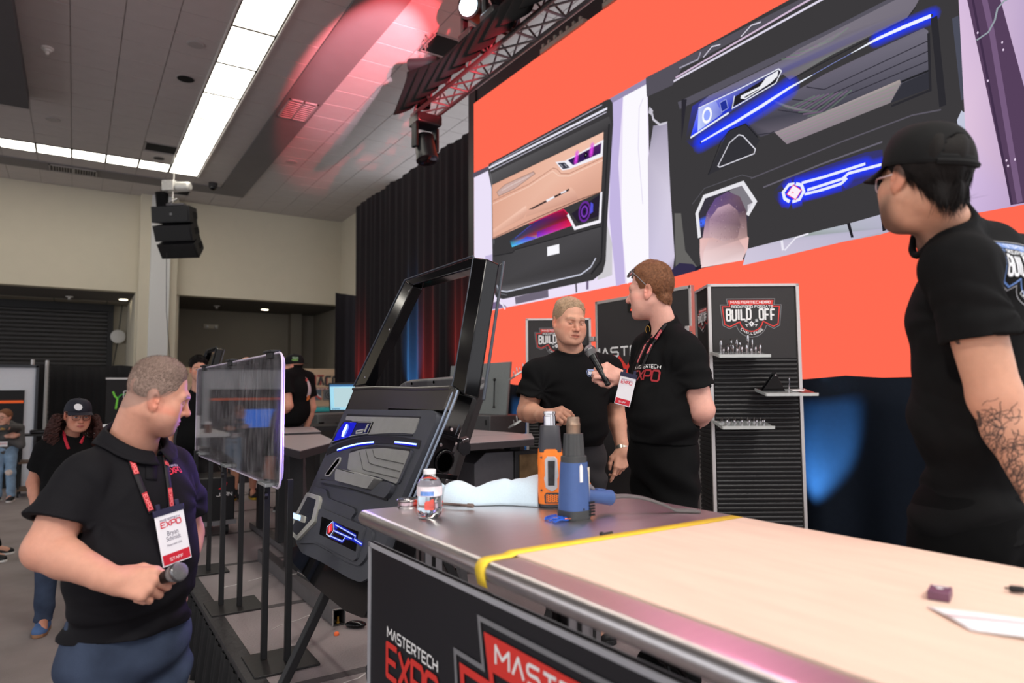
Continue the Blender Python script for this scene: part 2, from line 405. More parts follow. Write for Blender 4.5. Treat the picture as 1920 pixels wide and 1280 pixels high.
# ceiling luminaires
def troffer(x0, y0, x1, y1, label, grp):
    t = thing('ceiling_light', label, 'ceiling light', ((x0+x1)/2, (y0+y1)/2, CZ), grp)
    f = MB(); zz = CZ-0.012
    for a, c in (((x0, y0), (x1, y0+0.026)), ((x0, y1-0.026), (x1, y1)), ((x0, y0), (x0+0.022, y1)), ((x1-0.022, y0), (x1, y1))): f.bounds((*a, zz), (*c, CZ+0.03))
    f.build('frame', mat('troffer_frame', (120, 116, 110), .6, var=0), t, smooth=None)
    d = MB(); d.bounds((x0+0.02, y0+0.02, CZ-0.004), (x1-0.02, y1-0.02, CZ+0.01)); d.build('diffuser', TROFFER, t, smooth=None)
for k in range(18):
    y1 = 16.84-k*1.219
    troffer(1.62, y1-1.219, 2.22, y1, ORD[k]+' bright ceiling panel of the long row, counted from the far corner', 'ceiling panels of the long row')
for k in range(10):
    x1 = 1.61-k*G
    troffer(x1-G, 16.24, x1, 16.84, ORD[k]+' square bright ceiling panel of the cross row, counted from the corner', 'ceiling panels of the cross row')
g = MB(); g.bounds((2.225, -8, CZ-0.03), (2.25, 16.86, CZ+0.03)); g.bounds((1.59, -8, CZ-0.02), (1.615, 16.2, CZ+0.03)); g.build('light_slot_trim', WHITEP, ceil, smooth=None)
# vents, speakers, sensors, hatches
GRILLE = mat('dark_grille', (52, 50, 50), 0.7, var=0.05)
def vent(x0, y0, x1, y1, label, nx, along):
    t = thing('ceiling_vent', label, 'vent', ((x0+x1)/2, (y0+y1)/2, CZ))
    g = MB(); g.bounds((x0, y0, CZ-0.024), (x1, y1, CZ-0.021)); g.build('backing', GRILLE, t, smooth=None)
    f = MB(); wv = 0.03
    for a, c in (((x0, y0), (x1, y0+wv)), ((x0, y1-wv), (x1, y1)), ((x0, y0), (x0+wv, y1)), ((x1-wv, y0), (x1, y1)), (((x0+x1)/2-wv/2, y0), ((x0+x1)/2+wv/2, y1))): f.bounds((*a, CZ-0.04), (*c, CZ-0.02))
    f.build('frame', TBAR, t, smooth=None)
    s = MB(); L = (x1-x0) if along == 'x' else (y1-y0)
    if along == 'x': s.box((0, 0, 0), (0.012, y1-y0-0.06, 0.02))
    else: s.box((0, 0, 0), (x1-x0-0.06, 0.012, 0.02))
    me = s.shape('slat', TBAR, 30)
    for i in range(nx):
        q = (i+0.5)/nx
        copy_at('slat', me, (x0+q*L, (y0+y1)/2, CZ-0.03) if along == 'x' else ((x0+x1)/2, y0+q*L, CZ-0.03), t)
vent(2.9, 11.42, 3.4, 12.28, 'square louvred vent set in the grey band beside the long light row', 10, 'y')
vent(-0.64, 17.52, 0.26, 18.0, 'wide slotted vent in the grey band near the far wall', 18, 'x')
for hx0, hy0, hx1, hy1, lb_ in ((1.02, 14.99, 1.61, 15.51, 'open black rigging hatch in the ceiling beside the light corner'), (1.66, 18.1, 2.26, 18.64, 'open black hatch in the ceiling above the hanging speakers'), (4.08, 8.24, 4.66, 8.8, 'open black rigging hatch above the end of the lighting truss')):
    g = MB(); g.bounds((hx0, hy0, CZ-0.008), (hx1, hy1, CZ-0.004)); t = thing('ceiling_hatch', lb_, 'hatch', ((hx0+hx1)/2, (hy0+hy1)/2, CZ)); g.build('opening', BLACKHOLE, t, smooth=None)
    f = MB()
    for a, c in (((hx0, hy0), (hx1, hy0+0.02)), ((hx0, hy1-0.02), (hx1, hy1)), ((hx0, hy0), (hx0+0.02, hy1)), ((hx1-0.02, hy0), (hx1, hy1))): f.bounds((*a, CZ-0.015), (*c, CZ))
    f.build('rim', TBAR, t, smooth=None)
for x, y, r, mm, lb_ in ((1.30, 10.36, 0.12, TBAR, 'pale round ceiling speaker cover nearest the camera beside the light row'), (1.32, 11.6, 0.14, BLACKHOLE, 'black round hole in a ceiling tile beside the light row'), (-0.5, 14.65, 0.12, TBAR, 'pale round ceiling speaker cover far out on the left side'),
                       (1.34, 15.93, 0.12, GRILLE, 'grey round ceiling cover next to the rigging hatch'), (3.8, 14.71, 0.12, TBAR, 'pale round ceiling cover right of the grey band')):
    t = thing('ceiling_speaker', lb_, 'ceiling speaker', (x, y, CZ)); g = MB(); g.lathe((x, y, CZ), (0, 0, -1), [(r, 0), (r, 0.006), (r-0.012, 0.012)], 24); g.build('ring', TBAR, t)
    g = MB(); g.lathe((x, y, CZ), (0, 0, -1), [(r-0.014, 0.008), (r-0.016, 0.014), (0.01, 0.016)], 24); g.build('grille', mm, t)
t = thing('smoke_detector', 'small white smoke detector on a ceiling tile', 'smoke detector', (-0.5, 11.6, CZ)); g = MB(); g.lathe((-0.5, 11.6, CZ), (0, 0, -1), [(0.08, 0), (0.08, 0.02), (0.055, 0.03), (0.05, 0.055), (0.02, 0.06)], 20); g.build('base', WHITEP, t)
g = MB(); g.cyl((-0.5, 11.6, CZ-0.06), (-0.5, 11.6, CZ-0.1), 0.03, 0.02); g.build('sensor', WHITEP, t)
t = thing('dome_camera', 'black dome security camera under the ceiling near the grey band', 'security camera', (2.61, 17.2, CZ)); g = MB(); g.lathe((2.61, 17.2, CZ), (0, 0, -1), [(0.1, 0), (0.1, 0.09), (0.085, 0.1)], 24); g.build('housing', GRILLE, t)
g = MB(); g.ball((2.61, 17.2, CZ-0.1), 0.082); g.build('dome', mat('black_gloss', (10, 10, 12), 0.12, var=0), t)

# far wall: bulkhead over two alcoves, column between
BZ = 4.24
b = MB(); b.bounds((-14, 19.3, BZ), (6.6, 19.6, CZ+0.1)); b.bounds((-14, 22.55, -0.1), (7.2, 22.8, BZ+0.4)); b.bounds((6.45, 14.6, 0), (6.7, 19.6, CZ+0.1)); wfar = struct(b.build('wall_far', WALLP, smooth=None))
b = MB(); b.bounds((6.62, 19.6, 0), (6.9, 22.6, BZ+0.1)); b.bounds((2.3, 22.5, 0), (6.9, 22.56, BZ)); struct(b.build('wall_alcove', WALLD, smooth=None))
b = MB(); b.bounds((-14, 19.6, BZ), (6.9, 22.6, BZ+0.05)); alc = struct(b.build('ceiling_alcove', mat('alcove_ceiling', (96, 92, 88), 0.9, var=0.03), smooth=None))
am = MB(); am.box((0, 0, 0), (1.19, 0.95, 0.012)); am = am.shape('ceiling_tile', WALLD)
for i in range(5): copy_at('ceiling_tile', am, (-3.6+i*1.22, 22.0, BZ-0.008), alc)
b = MB(); b.bounds((1.24, 19.02, 0), (2.10, 19.7, CZ)); b.bounds((1.2, 19.3, 0), (1.3, 22.6, BZ)); b.bounds((2.1, 19.4, 0), (2.2, 22.6, BZ)); struct(b.build('pillar', WALLP, bevel=0.01, smooth=None))
b = MB(); b.bounds((1.48, 18.9, 0), (1.92, 19.03, CZ-0.02)); struct(b.build('trim_pillar', mat('pale_column_cladding', (214, 214, 212), 0.7, var=0.02), bevel=0.008, smooth=None))
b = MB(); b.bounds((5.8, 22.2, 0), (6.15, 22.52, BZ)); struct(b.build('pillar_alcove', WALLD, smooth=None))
# roller shutter
b = MB(); b.bounds((0.72, 22.28, 0), (0.86, 22.5, BZ)); shut = struct(b.build('door_1', mat('shutter_guide', (30, 30, 31), 0.5), smooth=None))
sb = MB(); sb.prism([(0, -0.055), (0.018, -0.045), (0.03, -0.02), (0.03, 0.02), (0.018, 0.045), (0, 0.055)], (-5.5, 22.45, 0), (0, -1, 0), (0, 0, 1), 6.25, nvec=(1, 0, 0)); SHUT = mat('grey_shutter', (76, 75, 74), 0.5, 0.4, var=0.03)
sl = sb.shape('slat', SHUT)
for i in range(36): copy_at('slat', sl, (0, 0, 0.06+i*0.113), shut)
bb = MB(); bb.bounds((-5.5, 22.2, BZ-0.22), (0.86, 22.5, BZ-0.02)); bb.build('shutter_hood', mat('shutter_guide'), shut, smooth=None)
for x, y, lb_ in ((1.02, 20.93, 'small lit downlight in the alcove ceiling left of the pillar'), (4.8, 21.4, 'small lit downlight in the alcove ceiling right of the pillar')):
    t = thing('downlight', lb_, 'downlight', (x, y, BZ)); g = MB(); g.lathe((x, y, BZ), (0, 0, -1), [(0.13, 0), (0.13, 0.008), (0.1, 0.012)], 20); g.build('trim_ring', WHITEP, t)
    g = MB(); g.lathe((x, y, BZ), (0, 0, -1), [(0.1, 0.01), (0.1, 0.016), (0.02, 0.017)], 20); g.build('lens', mat('downlight_lens', (255, 255, 255), emit=(255, 240, 210), estr=9, var=0), t)
for x, y, lb_ in ((-0.2, 21.0, 'white sprinkler fitting in the alcove ceiling above the shutter'), (3.4, 21.2, 'white sprinkler fitting in the alcove ceiling right of the pillar')):
    t = thing('sprinkler', lb_, 'sprinkler', (x, y, BZ)); g = MB(); g.lathe((x, y, BZ), (0, 0, -1), [(0.09, 0), (0.08, 0.02), (0.03, 0.03), (0.03, 0.07), (0.05, 0.08)], 16); g.build('rose', WHITEP, t)
p = at(395, 612, y=22.5); t = thing('emergency_light', 'small white emergency light high on the alcove wall', 'emergency light', p); g = MB(); g.box(p, (0.42, 0.1, 0.13)); g.build('housing', WALLP, t, bevel=0.01)
g = MB(); g.ball(p+np.array([-0.12, -0.07, -0.02]), 0.05); g.ball(p+np.array([0.14, -0.07, -0.02]), 0.05); g.build('lamp', WHITEP, t)
p = at(221, 631, y=22.3); t = thing('cable_reel', 'white cable reel hanging beside the roller shutter', 'cable reel', p); g = MB(); g.lathe(p, (0, -1, 0), [(0.17, 0), (0.19, 0.03), (0.19, 0.08), (0.1, 0.11)], 20); g.build('reel', WHITEP, t)
g = MB(); g.tube([p+np.array([0.02, 0, 0.15]), p+np.array([0.12, -0.02, 1.4]), p+np.array([0.16, 0, 2.5])], 0.012); g.tube([p+np.array([0, 0, -0.15]), p+np.array([-0.12, -0.02, -1.0]), p+np.array([-0.25, 0, -2.0])], 0.012); g.build('cable', BLACKMETAL, t)

# ------------------------------------------------------------------ stage
SZ = 0.40
DECK = mat('scuffed_grey_deck', (140, 131, 132), 0.55, var=0.22, scale=3.0, bump=0.25, bscale=90, rvar=0.15)
SKIRT = mat('black_skirt_cloth', (17, 17, 19), 0.9, var=0.1)
TAPE = mat('black_gaffer_tape', (38, 38, 40), 0.5, var=0.2, scale=12, bump=0.4, bscale=20)
b = MB(); b.bounds((0.70, -3, 0.0), (6.0, 10.4, SZ-0.05)); stage = struct(b.build('stage_floor', SKIRT, smooth=None))
ds = MB(); ds.box((0, 0, 0), (1.21, 1.21, 0.05)); dme = ds.shape('stage_deck', DECK)
for ix in range(5):
    for iy in range(11):
        x = 0.705+0.61+ix*1.22; y = 0.0+iy*1.22-2.95+0.61
        if x < 6.2: copy_at('deck_panel', dme, (x, y, SZ-0.025), stage)
b = MB()
for iy in range(11): 
    y = -2.95+iy*1.22; b.bounds((0.72, y-0.03, SZ), (3.4, y+0.03, SZ+0.0015))
b.build('deck_joint_tape', mat('dark_deck_tape', (74, 70, 72), 0.7, var=0.3, scale=40), stage, smooth=None)
b = MB(); b.bounds((0.69, -3, SZ-0.055), (0.78, 10.4, SZ+0.004)); b.build('edge_tape', TAPE, stage, bevel=0.004)
def skirt(u, v):
    y = -2.5+u*12.9; a = 0.018*math.sin(y*62)+0.01*math.sin(y*31+1.3); return np.array([0.685+a*(0.35+0.65*v)-0.03*v, y, (SZ-0.03)*(1-v)+0.005])
b = MB(); b.grid(1000, 6, skirt); b.build('stage_skirt', SKIRT, stage, smooth=180, solid=0.004)
# worn white scuffs and loose threads on the deck
b = MB(); rr = random.Random(3)
for x0, y0, x1, y1 in ((0.86, 4.95, 1.55, 5.25), (0.95, 3.95, 1.75, 4.35), (1.05, 3.05, 1.6, 3.25), (1.35, 2.75, 1.6, 2.95)):
    n = 14; pts = [np.array([x0+(x1-x0)*i/n+rr.uniform(-.008, .008), y0+(y1-y0)*i/n+rr.uniform(-.012, .012), SZ+0.002]) for i in range(n+1)]
    for i in range(n):
        if rr.random() < 0.75: b.beam(pts[i], pts[i+1], rr.uniform(0.003, 0.009), 0.0012)
b.build('white_scuff_marks', mat('white_scuff', (205, 200, 200), 0.8, var=0.1), stage, smooth=None)

# ------------------------------------------------------------------ drapes
def drape(name, label, x0, y0, x1, y1, z0, z1, material, amp=0.05, wl=0.17, seed=1, top=0.4):
    L = math.hypot(x1-x0, y1-y0); n = int(L/0.018); d = np.array([(x1-x0)/L, (y1-y0)/L]); nn = np.array([-d[1], d[0]]); q = random.Random(seed)
    ph = [q.uniform(0, 6.28) for _ in range(4)]
    def fn(u, v):
        s = u*L; a = amp*(math.sin(s*2*PI/wl+ph[0]+1.6*math.sin(s*1.9+ph[1]))*0.7+0.5*math.sin(s*2*PI/(wl*2.7)+ph[2])); a *= top+(1-top)*(1-v)
        p = d*s+nn*a; zt = z1-0.03*abs(math.sin(s*PI/1.2))
        return np.array([x0+p[0], y0+p[1], z0+(zt-z0)*v])
    b = MB(); b.grid(n, 7, fn); o = b.build(name, material, None, smooth=180, solid=0.006); return tag(o, label, 'curtain')
VELV = mat('black_velour', (28, 25, 28), 0.85, spec=0.1, var=0.12, sheen=0.05, scale=14)
drape('stage_curtain', 'tall black pleated stage curtain left of the video wall', 5.25, 9.05, 5.25, 14.75, 0, 5.93, VELV, 0.06, 0.30, 5)
o = drape('side_curtain', 'shorter black drape with a red lit top beside the tall stage curtain', 4.9, 15.0, 5.6, 15.0, 0, 3.95, VELV, 0.04, 0.2, 6)
drape('screen_skirt_curtain', 'dark blue lit curtain hanging under the video wall', 4.95, 0.6, 4.95, 8.95, SZ, 1.80, mat('navy_velour', (18, 24, 34), 0.8, spec=.1, var=0.1), 0.06, 0.5, 8)
for y, c, e in ((9.6, (1, .06, .05), 260), (10.9, (1, .05, .05), 150), (11.5, (.08, .4, 1), 260), (12.5, (1, .05, .05), 200), (13.4, (.08, .4, 1), 180), (14.2, (1, .06, .06), 160)):
    lamp('curtain_uplight', 'SPOT', (4.55, y, 0.5), (5.3, y+.05, 2.3), e*9, c, 0.04, 26, 1.0)
for y, e in ((3.3, 110), (7.6, 90), (5.6, 30), (0.9, 40)):
    lamp('blue_uplight', 'SPOT', (4.5, y, 0.45), (5.0, y-0.12, 1.3), e*11, (.14, .5, 1), 0.04, 34, 0.95)

# ------------------------------------------------------------------ video wall
LX = 5.0; LY0, LY1, LZ0, LZ1 = 1.31, 8.81, 1.78, 6.10
wall_led = thing('video_wall', 'huge orange video wall showing two car door panels', 'video wall', (LX, 5.06, LZ0))
ORANGE = bpy.data.materials.new('orange_led_pixels'); ORANGE.use_nodes = True
_n = ORANGE.node_tree.nodes; _l = ORANGE.node_tree.links; _n.remove(_n['Principled BSDF'])
_e = _n.new('ShaderNodeEmission'); _e.inputs[0].default_value = (*lin((255, 104, 80)), 1); _e.inputs[1].default_value = 1.05; _l.new(_e.outputs[0], _n['Material Output'].inputs[0])
pb = MB(); pb.box((0, 0, 0), (0.08, 0.6235, 0.6155)); pme = pb.shape('led_panel', ORANGE, 30)
for i in range(12):
    for j in range(7): copy_at('led_panel', pme, (LX+0.04, LY0+(i+0.5)*0.625, LZ0+(j+0.5)*0.6171), wall_led)
b = MB(); b.bounds((LX+0.085, LY0-0.02, LZ0-0.02), (LX+0.2, LY1+0.02, LZ1+0.02)); b.bounds((LX+0.03, LY1+0.005, LZ0-0.05), (LX+0.25, LY1+0.22, LZ1+0.24)); b.bounds((LX+0.05, LY0, LZ1+0.01), (LX+0.25, LY1+0.22, LZ1+0.24)); b.build('backing_frame', BLACKMETAL, wall_led, smooth=None)
for i, (y0, y1) in enumerate(((6.1, 7.0), (5.15, 5.75), (3.6, 4.6))):
    b = MB(); b.bounds((LX-0.03, y0, LZ1-0.01), (LX+0.05, y1, LZ1+0.05))
    for k in range(7): b.box((LX-0.02, y0+(k+0.5)*(y1-y0)/7, LZ1+0.07), (0.03, 0.035, 0.05))
    b.build('hanging_bracket', mat('galvanised_bracket', (165, 165, 155), 0.5, 0.5), wall_led, smooth=None)
# ------------------------------------------------------------------ pictures shown on the video wall (flat lit pixels on its face)
PIX = color_mat('lit_screen_pixels', emission=1.0)
class Pic(Flat):
    ws = 0.55; ds = 0.42
    def line(s, pts, w, c, a=1.0, closed=False, wid=None, same=False): return Flat.line(s, pts, w*s.ws, c, a, closed, [x*s.ws for x in wid] if wid else None, same)
    def glow(s, pts, w0, w1, c, a=0.8): return Flat.glow(s, pts, w0*s.ws, w1*s.ws, c, a)
    def disc(s, c, r, col, a=1.0, n=24, rx=None): return Flat.disc(s, c, r*s.ds, col, a, n, rx*s.ds if rx else None)
S = Pic((LX, 0, 0), (0, -1, 0), (0, 0, 1), step=0.00012, base=0.001)
def q(px, py): p = at(px, py, x=LX); return (-p[1], p[2])
def mapper(ox, oy, s): return lambda L: [q(ox+x*s, oy+y*s) for x, y in L]
A = mapper(880, 120, .375); B3 = mapper(1280, 0, 1/3); B2 = mapper(1200, 220, .26567); PXL = mapper(0, 0, 1)
zb, zt = 2.856, 5.0
ML, MR, MM = -8.805, -1.33, -5.078
S.poly([(ML, zb), (MM, zb), (MM, zt), (ML, zt)], (236, 226, 248))
S.poly([(MM, zb), (MR, zb), (MR, zt), (MM, zt)], (60, 58, 60))
# left picture: tan door panel
S.poly(A([(770, 140), (888, 70), (900, 985), (790, 1100), (760, 800)]), (252, 249, 255))
S.poly(A([(712, 180), (770, 150), (745, 500), (780, 1095), (735, 1110), (700, 760)]), (196, 182, 226))
S.poly(A([(700, 175), (888, 70), (888, 100), (705, 200)]), (150, 140, 175))
S.poly(A([(20, 545), (95, 510), (100, 530), (20, 570)]), (90, 84, 100))
S.poly(A([(80, 960), (115, 950), (118, 1150), (75, 1210)]), (198, 186, 224))
S.line(A([(870, 170), (850, 220), (845, 420), (868, 700)]), .02, (225, 218, 240))
S.poly(A([(640, 1080), (715, 1055), (715, 900), (690, 800)]), (206, 203, 208))
S.poly(A([(228, 1165), (395, 1125), (397, 1165), (232, 1200)]), (112, 104, 120))
S.poly(A([(530, 1095), (538, 1095), (540, 1140), (532, 1142)]), (90, 80, 95)); S.poly(A([(585, 1085), (597, 1082), (597, 1125), (585, 1128)]), (120, 105, 135))
S.poly(A([(80, 1230), (100, 1195), (150, 1185), (190, 1215), (80, 1232)]), (120, 104, 140)); S.line(A([(140, 1185), (165, 1200), (180, 1225)]), .05, (240, 236, 250))
S.poly(A([(98, 500), (690, 178), (705, 176), (718, 195), (720, 300), (692, 760), (683, 985), (668, 1040), (620, 1080), (170, 1175), (135, 1166), (118, 1130), (112, 620), (95, 540)]), (60, 58, 60))
S.line(A([(98, 520), (690, 222)]), .05, (238, 236, 250)); S.line(A([(110, 505), (665, 205)]), .022, (170, 165, 185)); S.line(A([(104, 535), (688, 240)]), .02, (196, 192, 210))
S.poly(A([(107, 550), (700, 262), (712, 300), (672, 335), (112, 603)]), None, cols=[(92, 90, 92), (76, 74, 76), (66, 64, 66), (62, 60, 62), (80, 78, 80)])
S.line(A([(700, 300), (672, 760), (660, 985), (610, 1050)]), .05, (42, 41, 44)); S.line(A([(104, 540), (118, 620), (124, 900)]), .03, (120, 118, 122))
S.poly(A([(115, 605), (672, 340), (668, 470), (660, 640), (540, 690), (118, 875)]), None, cols=[(224, 166, 142), (244, 196, 174), (236, 182, 160), (214, 160, 138), (214, 160, 140), (226, 172, 150)])
S.line(A([(118, 685), (300, 600), (420, 520), (440, 525), (460, 548), (500, 548), (668, 468)]), .014, (170, 112, 96)); S.line(A([(118, 700), (300, 612), (418, 535), (450, 560), (500, 560), (668, 482)]), .016, (250, 214, 196))
S.poly(A([(138, 640), (180, 603), (322, 538), (330, 548), (230, 622), (148, 660)]), (205, 172, 165)); S.line(A([(138, 640), (180, 603), (322, 538), (330, 548), (230, 622), (148, 660)]), .012, (120, 90, 82), closed=True)
S.line(A([(165, 632), (200, 612), (300, 560)]), .012, (240, 226, 222))
S.poly(A([(432, 490), (480, 484), (672, 378), (668, 462), (500, 526), (465, 532)]), (244, 240, 248)); S.poly(A([(442, 495), (478, 492), (505, 518), (470, 526)]), (62, 62, 76))
S.line(A([(455, 500), (470, 516)]), .012, (190, 190, 200)); S.line(A([(475, 500), (490, 514)]), .012, (190, 190, 200))
S.poly(A([(494, 482), (662, 394), (658, 446), (520, 506)]), None, cols=[(44, 30, 74), (84, 40, 100), (60, 28, 90), (52, 34, 92)])
for cx, cy in ((548, 470), (624, 432)): S.glow(A([(cx-8, cy-24), (cx-14, cy+18)]), .015, .09, (226, 70, 230), .95)
S.disc(A([(584, 455)])[0], .075, (16, 14, 20)); S.disc(A([(584, 455)])[0], .03, (60, 58, 66)); S.disc(A([(584, 455)])[0], .01, (230, 230, 240))
S.poly(A([(118, 830), (285, 708), (292, 735), (272, 770), (125, 850)]), None, cols=[(240, 190, 168), (250, 206, 186), (222, 170, 150), (214, 162, 142), (224, 172, 152)])
S.poly(A([(286, 735), (510, 615), (535, 640), (545, 675), (285, 765)]), None, cols=[(226, 172, 152), (240, 190, 168), (226, 174, 154), (206, 152, 134), (216, 164, 144)])
S.poly(A([(296, 728), (500, 622), (502, 632), (320, 725)]), (54, 44, 46)); S.poly(A([(385, 680), (425, 660), (428, 668), (390, 690)]), (246, 244, 250)); S.poly(A([(458, 642), (486, 630), (486, 638), (460, 650)]), (236, 232, 240))
S.line(A([(118, 872), (290, 790), (545, 680), (660, 640)]), .02, (120, 84, 74))
S.poly(A([(205, 884), (330, 790), (470, 722), (500, 760), (520, 806), (215, 915)]), None, cols=[(40, 70, 96), (66, 40, 110), (170, 20, 60), (120, 20, 40), (230, 30, 60), (70, 200, 240)])
S.poly(A([(215, 905), (290, 862), (340, 868), (280, 892), (216, 915)]), None, cols=[(70, 160, 240), (60, 60, 200), (120, 70, 230), (90, 90, 240), (90, 220, 245)])
S.poly(A([(340, 840), (500, 775), (520, 806), (340, 868)]), None, cols=[(90, 40, 150), (190, 20, 60), (240, 40, 80), (140, 60, 230)])
S.line(A([(300, 800), (430, 742), (475, 728), (495, 750)]), .02, (226, 40, 90)); S.line(A([(230, 872), (310, 805)]), .012, (90, 90, 200))
S.line(A([(494, 752), (530, 822), (655, 786), (662, 640)]), .07, (246, 242, 250)); S.poly(A([(512, 748), (655, 652), (650, 760), (548, 796)]), (40, 34, 48))
c = A([(578, 738)])[0]; S.disc(c, .30, (104, 44, 150), rx=.27); S.disc(c, .235, (40, 26, 60), rx=.21); S.disc(c, .17, (128, 62, 190), rx=.15); S.disc(c, .12, (50, 30, 80), rx=.105); S.disc(c, .05, (22, 20, 26), rx=.04)
S.poly(A([(610, 690), (622, 700), (620, 740), (605, 750)]), (90, 90, 235), .8)
S.poly(A([(124, 962), (220, 945), (232, 930), (660, 815), (662, 965), (608, 1042), (170, 1140), (128, 1110)]), None, cols=[(64, 62, 64), (70, 68, 70), (74, 72, 74), (76, 74, 77), (60, 58, 60), (72, 70, 74), (110, 108, 112), (70, 68, 70)])
S.line(A([(124, 960), (218, 943), (232, 928), (660, 812)]), .018, (30, 30, 33)); S.poly(A([(392, 915), (452, 900), (453, 946), (392, 960)]), (250, 249, 255))
S.line(A([(140, 1105), (150, 1132), (190, 1138), (560, 1052), (610, 1015), (635, 970)]), .03, (206, 208, 224)); S.line(A([(133, 1100), (145, 1145), (190, 1155)]), .014, (130, 130, 140))
S.ws = 0.45; S.ds = 0.27
# right picture: black door panel with blue light lines
S.poly(PXL([(1216, 300), (1226, 236), (1252, 232), (1258, 360), (1266, 480), (1262, 512), (1218, 524)]), None, cols=[(190, 182, 202), (150, 145, 165), (168, 160, 182), (214, 206, 226), (214, 204, 228), (150, 130, 160), (206, 198, 226)])
S.line(PXL([(1222, 205), (1226, 224), (1238, 234), (1252, 230)]), .05, (206, 202, 214)); S.poly(PXL([(1219, 200), (1226, 208), (1222, 216), (1217, 212)]), (196, 192, 204))
S.poly(PXL([(1266, 400), (1278, 400), (1286, 470), (1308, 500), (1268, 505)]), (104, 102, 100)); S.poly(PXL([(1258, 508), (1275, 493), (1300, 495), (1312, 506), (1258, 521)]), (52, 46, 74))
S.poly(PXL([(1212, 146), (1500, 0), (1560, -32), (1560, -18), (1280, 128), (1262, 160), (1214, 182)]), (86, 82, 92))
S.line(PXL([(1264, 153), (1560, -10)]), .045, (226, 220, 238)); S.line(PXL([(1268, 146), (1560, -24)]), .04, (214, 190, 216)); S.line(PXL([(1320, 108), (1336, 88), (1352, 84)]), .025, (220, 214, 230)); S.line(PXL([(1390, 70), (1410, 48), (1428, 42)]), .025, (220, 214, 230)); S.line(PXL([(1275, 128), (1310, 112), (1315, 98)]), .03, (170, 166, 184))
S.poly(PXL([(1272, 192), (1560, 54), (1700, -18), (1700, -4), (1560, 66), (1276, 205)]), (88, 85, 96))
S.poly(PXL([(1312, 196), (1330, 180), (1470, 112), (1500, 92), (1740, -30), (1717, 14), (1702, 34), (1560, 104), (1482, 150), (1470, 140), (1310, 205)]), None, cols=[(112, 110, 150), (116, 112, 140), (110, 105, 118), (124, 118, 128), (120, 114, 126), (118, 112, 124), (112, 106, 118), (118, 122, 118), (116, 104, 116), (110, 104, 116), (70, 72, 150)])
S.line(PXL([(1480, 152), (1560, 110), (1702, 36), (1718, 14)]), .02, (40, 40, 44))
S.poly(B3([(365, 690), (560, 560), (800, 420), (1000, 325), (1360, 160), (1385, 175), (1392, 500), (1170, 580), (590, 810), (520, 745), (440, 772)]), None, cols=[(70, 68, 80), (94, 90, 104), (104, 98, 112), (106, 102, 116), (108, 104, 120), (112, 108, 122), (70, 70, 80), (84, 80, 92), (110, 102, 112), (100, 94, 106), (74, 72, 82)])
S.poly(B3([(522, 745), (900, 590), (1225, 450), (1232, 470), (1172, 580), (590, 812)]), None, cols=[(160, 146, 152), (170, 158, 160), (170, 158, 154), (150, 142, 142), (138, 130, 134), (140, 128, 138)])
for k in range(7):  # woven stripe of the insert fabric
    t = k/7; S.line(B3([(540+t*40, 752+t*50), (900+t*30, 610+t*42), (1200-t*20, 480+t*90)]), .012, ((126, 150, 132), (166, 130, 160))[k % 2], .45)
S.poly(B3([(1172, 582), (1240, 470), (1392, 405), (1392, 500)]), (52, 52, 60)); S.line(B3([(1235, 462), (1392, 398)]), .035, (36, 36, 40))
for L in ([(700, 490), (800, 505), (1385, 232)], [(620, 560), (745, 575), (1385, 290)], [(540, 620), (680, 640), (1385, 345)], [(365, 690), (420, 760), (500, 750), (520, 740)]): S.line(B3(L), .018, (52, 50, 60))
for k in range(9):  # faint pixel banding seen over the grey inserts
    x = 560+k*26; S.line(B3([(x, 335+k*-10), (x+70, 330-k*12), (x+170, 270-k*14)]), .03, ((120, 146, 124), (150, 116, 152))[k % 2], .4); S.line(B3([(x-60, 560+k*12), (x+40, 610+k*3), (x+190, 540-k*4)]), .03, ((120, 146, 124), (150, 116, 152))[k % 2], .35)
strip = [(110, 800), (300, 690), (450, 598), (600, 500), (735, 425)]; strip2 = [(955, 302), (1100, 222), (1250, 155), (1403, 92)]
S.poly(B3([(20, 790), (60, 600), (140, 540), (330, 470), (480, 520), (300, 700), (60, 830)]), None, cols=[(20, 30, 150, 0), (40, 60, 255, .3), (60, 70, 220, .0), (60, 60, 160, .0), (40, 50, 200, .0), (30, 50, 255, .75), (20, 30, 170, .5)])
S.glow(B3(strip[:4]), .04, .26, (34, 62, 255), .95); S.glow(B3(strip2[1:]), .03, .16, (30, 60, 255), .95)
S.line(B3(strip), .05, (236, 240, 255), wid=[.03, .06, .07, .05, .015]); S.line(B3([(735, 425), (850, 360), (955, 302)]), .012, (130, 140, 200)); S.line(B3(strip2), .05, (240, 244, 255), wid=[.012, .05, .06, .06])
S.poly(B3([(50, 775), (95, 610), (545, 388), (562, 400), (530, 472), (270, 635)]), None, cols=[(30, 60, 255), (130, 140, 255), (58, 56, 62), (44, 42, 46), (40, 38, 44), (60, 70, 160)])
S.poly(B3([(95, 612), (190, 565), (230, 640), (90, 740)]), None, cols=[(190, 200, 255), (150, 160, 240), (110, 120, 210), (200, 215, 255)])
S.poly(B3([(215, 580), (250, 560), (262, 610), (225, 632)]), (36, 50, 150)); S.line(B3([(215, 580), (250, 560), (262, 610), (225, 632)]), .012, (170, 180, 240), closed=True)
S.poly(B3([(275, 612), (300, 545), (548, 400), (525, 465)]), (36, 34, 38))
S.line(B3([(95, 610), (330, 500), (545, 390), (562, 402), (530, 470), (285, 612), (298, 540)]), .022, (236, 238, 250)); S.line(B3([(50, 776), (265, 636)]), .04, (240, 244, 255))
S.disc(B3([(143, 650)])[0], .29, (255, 255, 255), rx=.22); S.disc(B3([(143, 650)])[0], .19, (150, 170, 255), rx=.145)
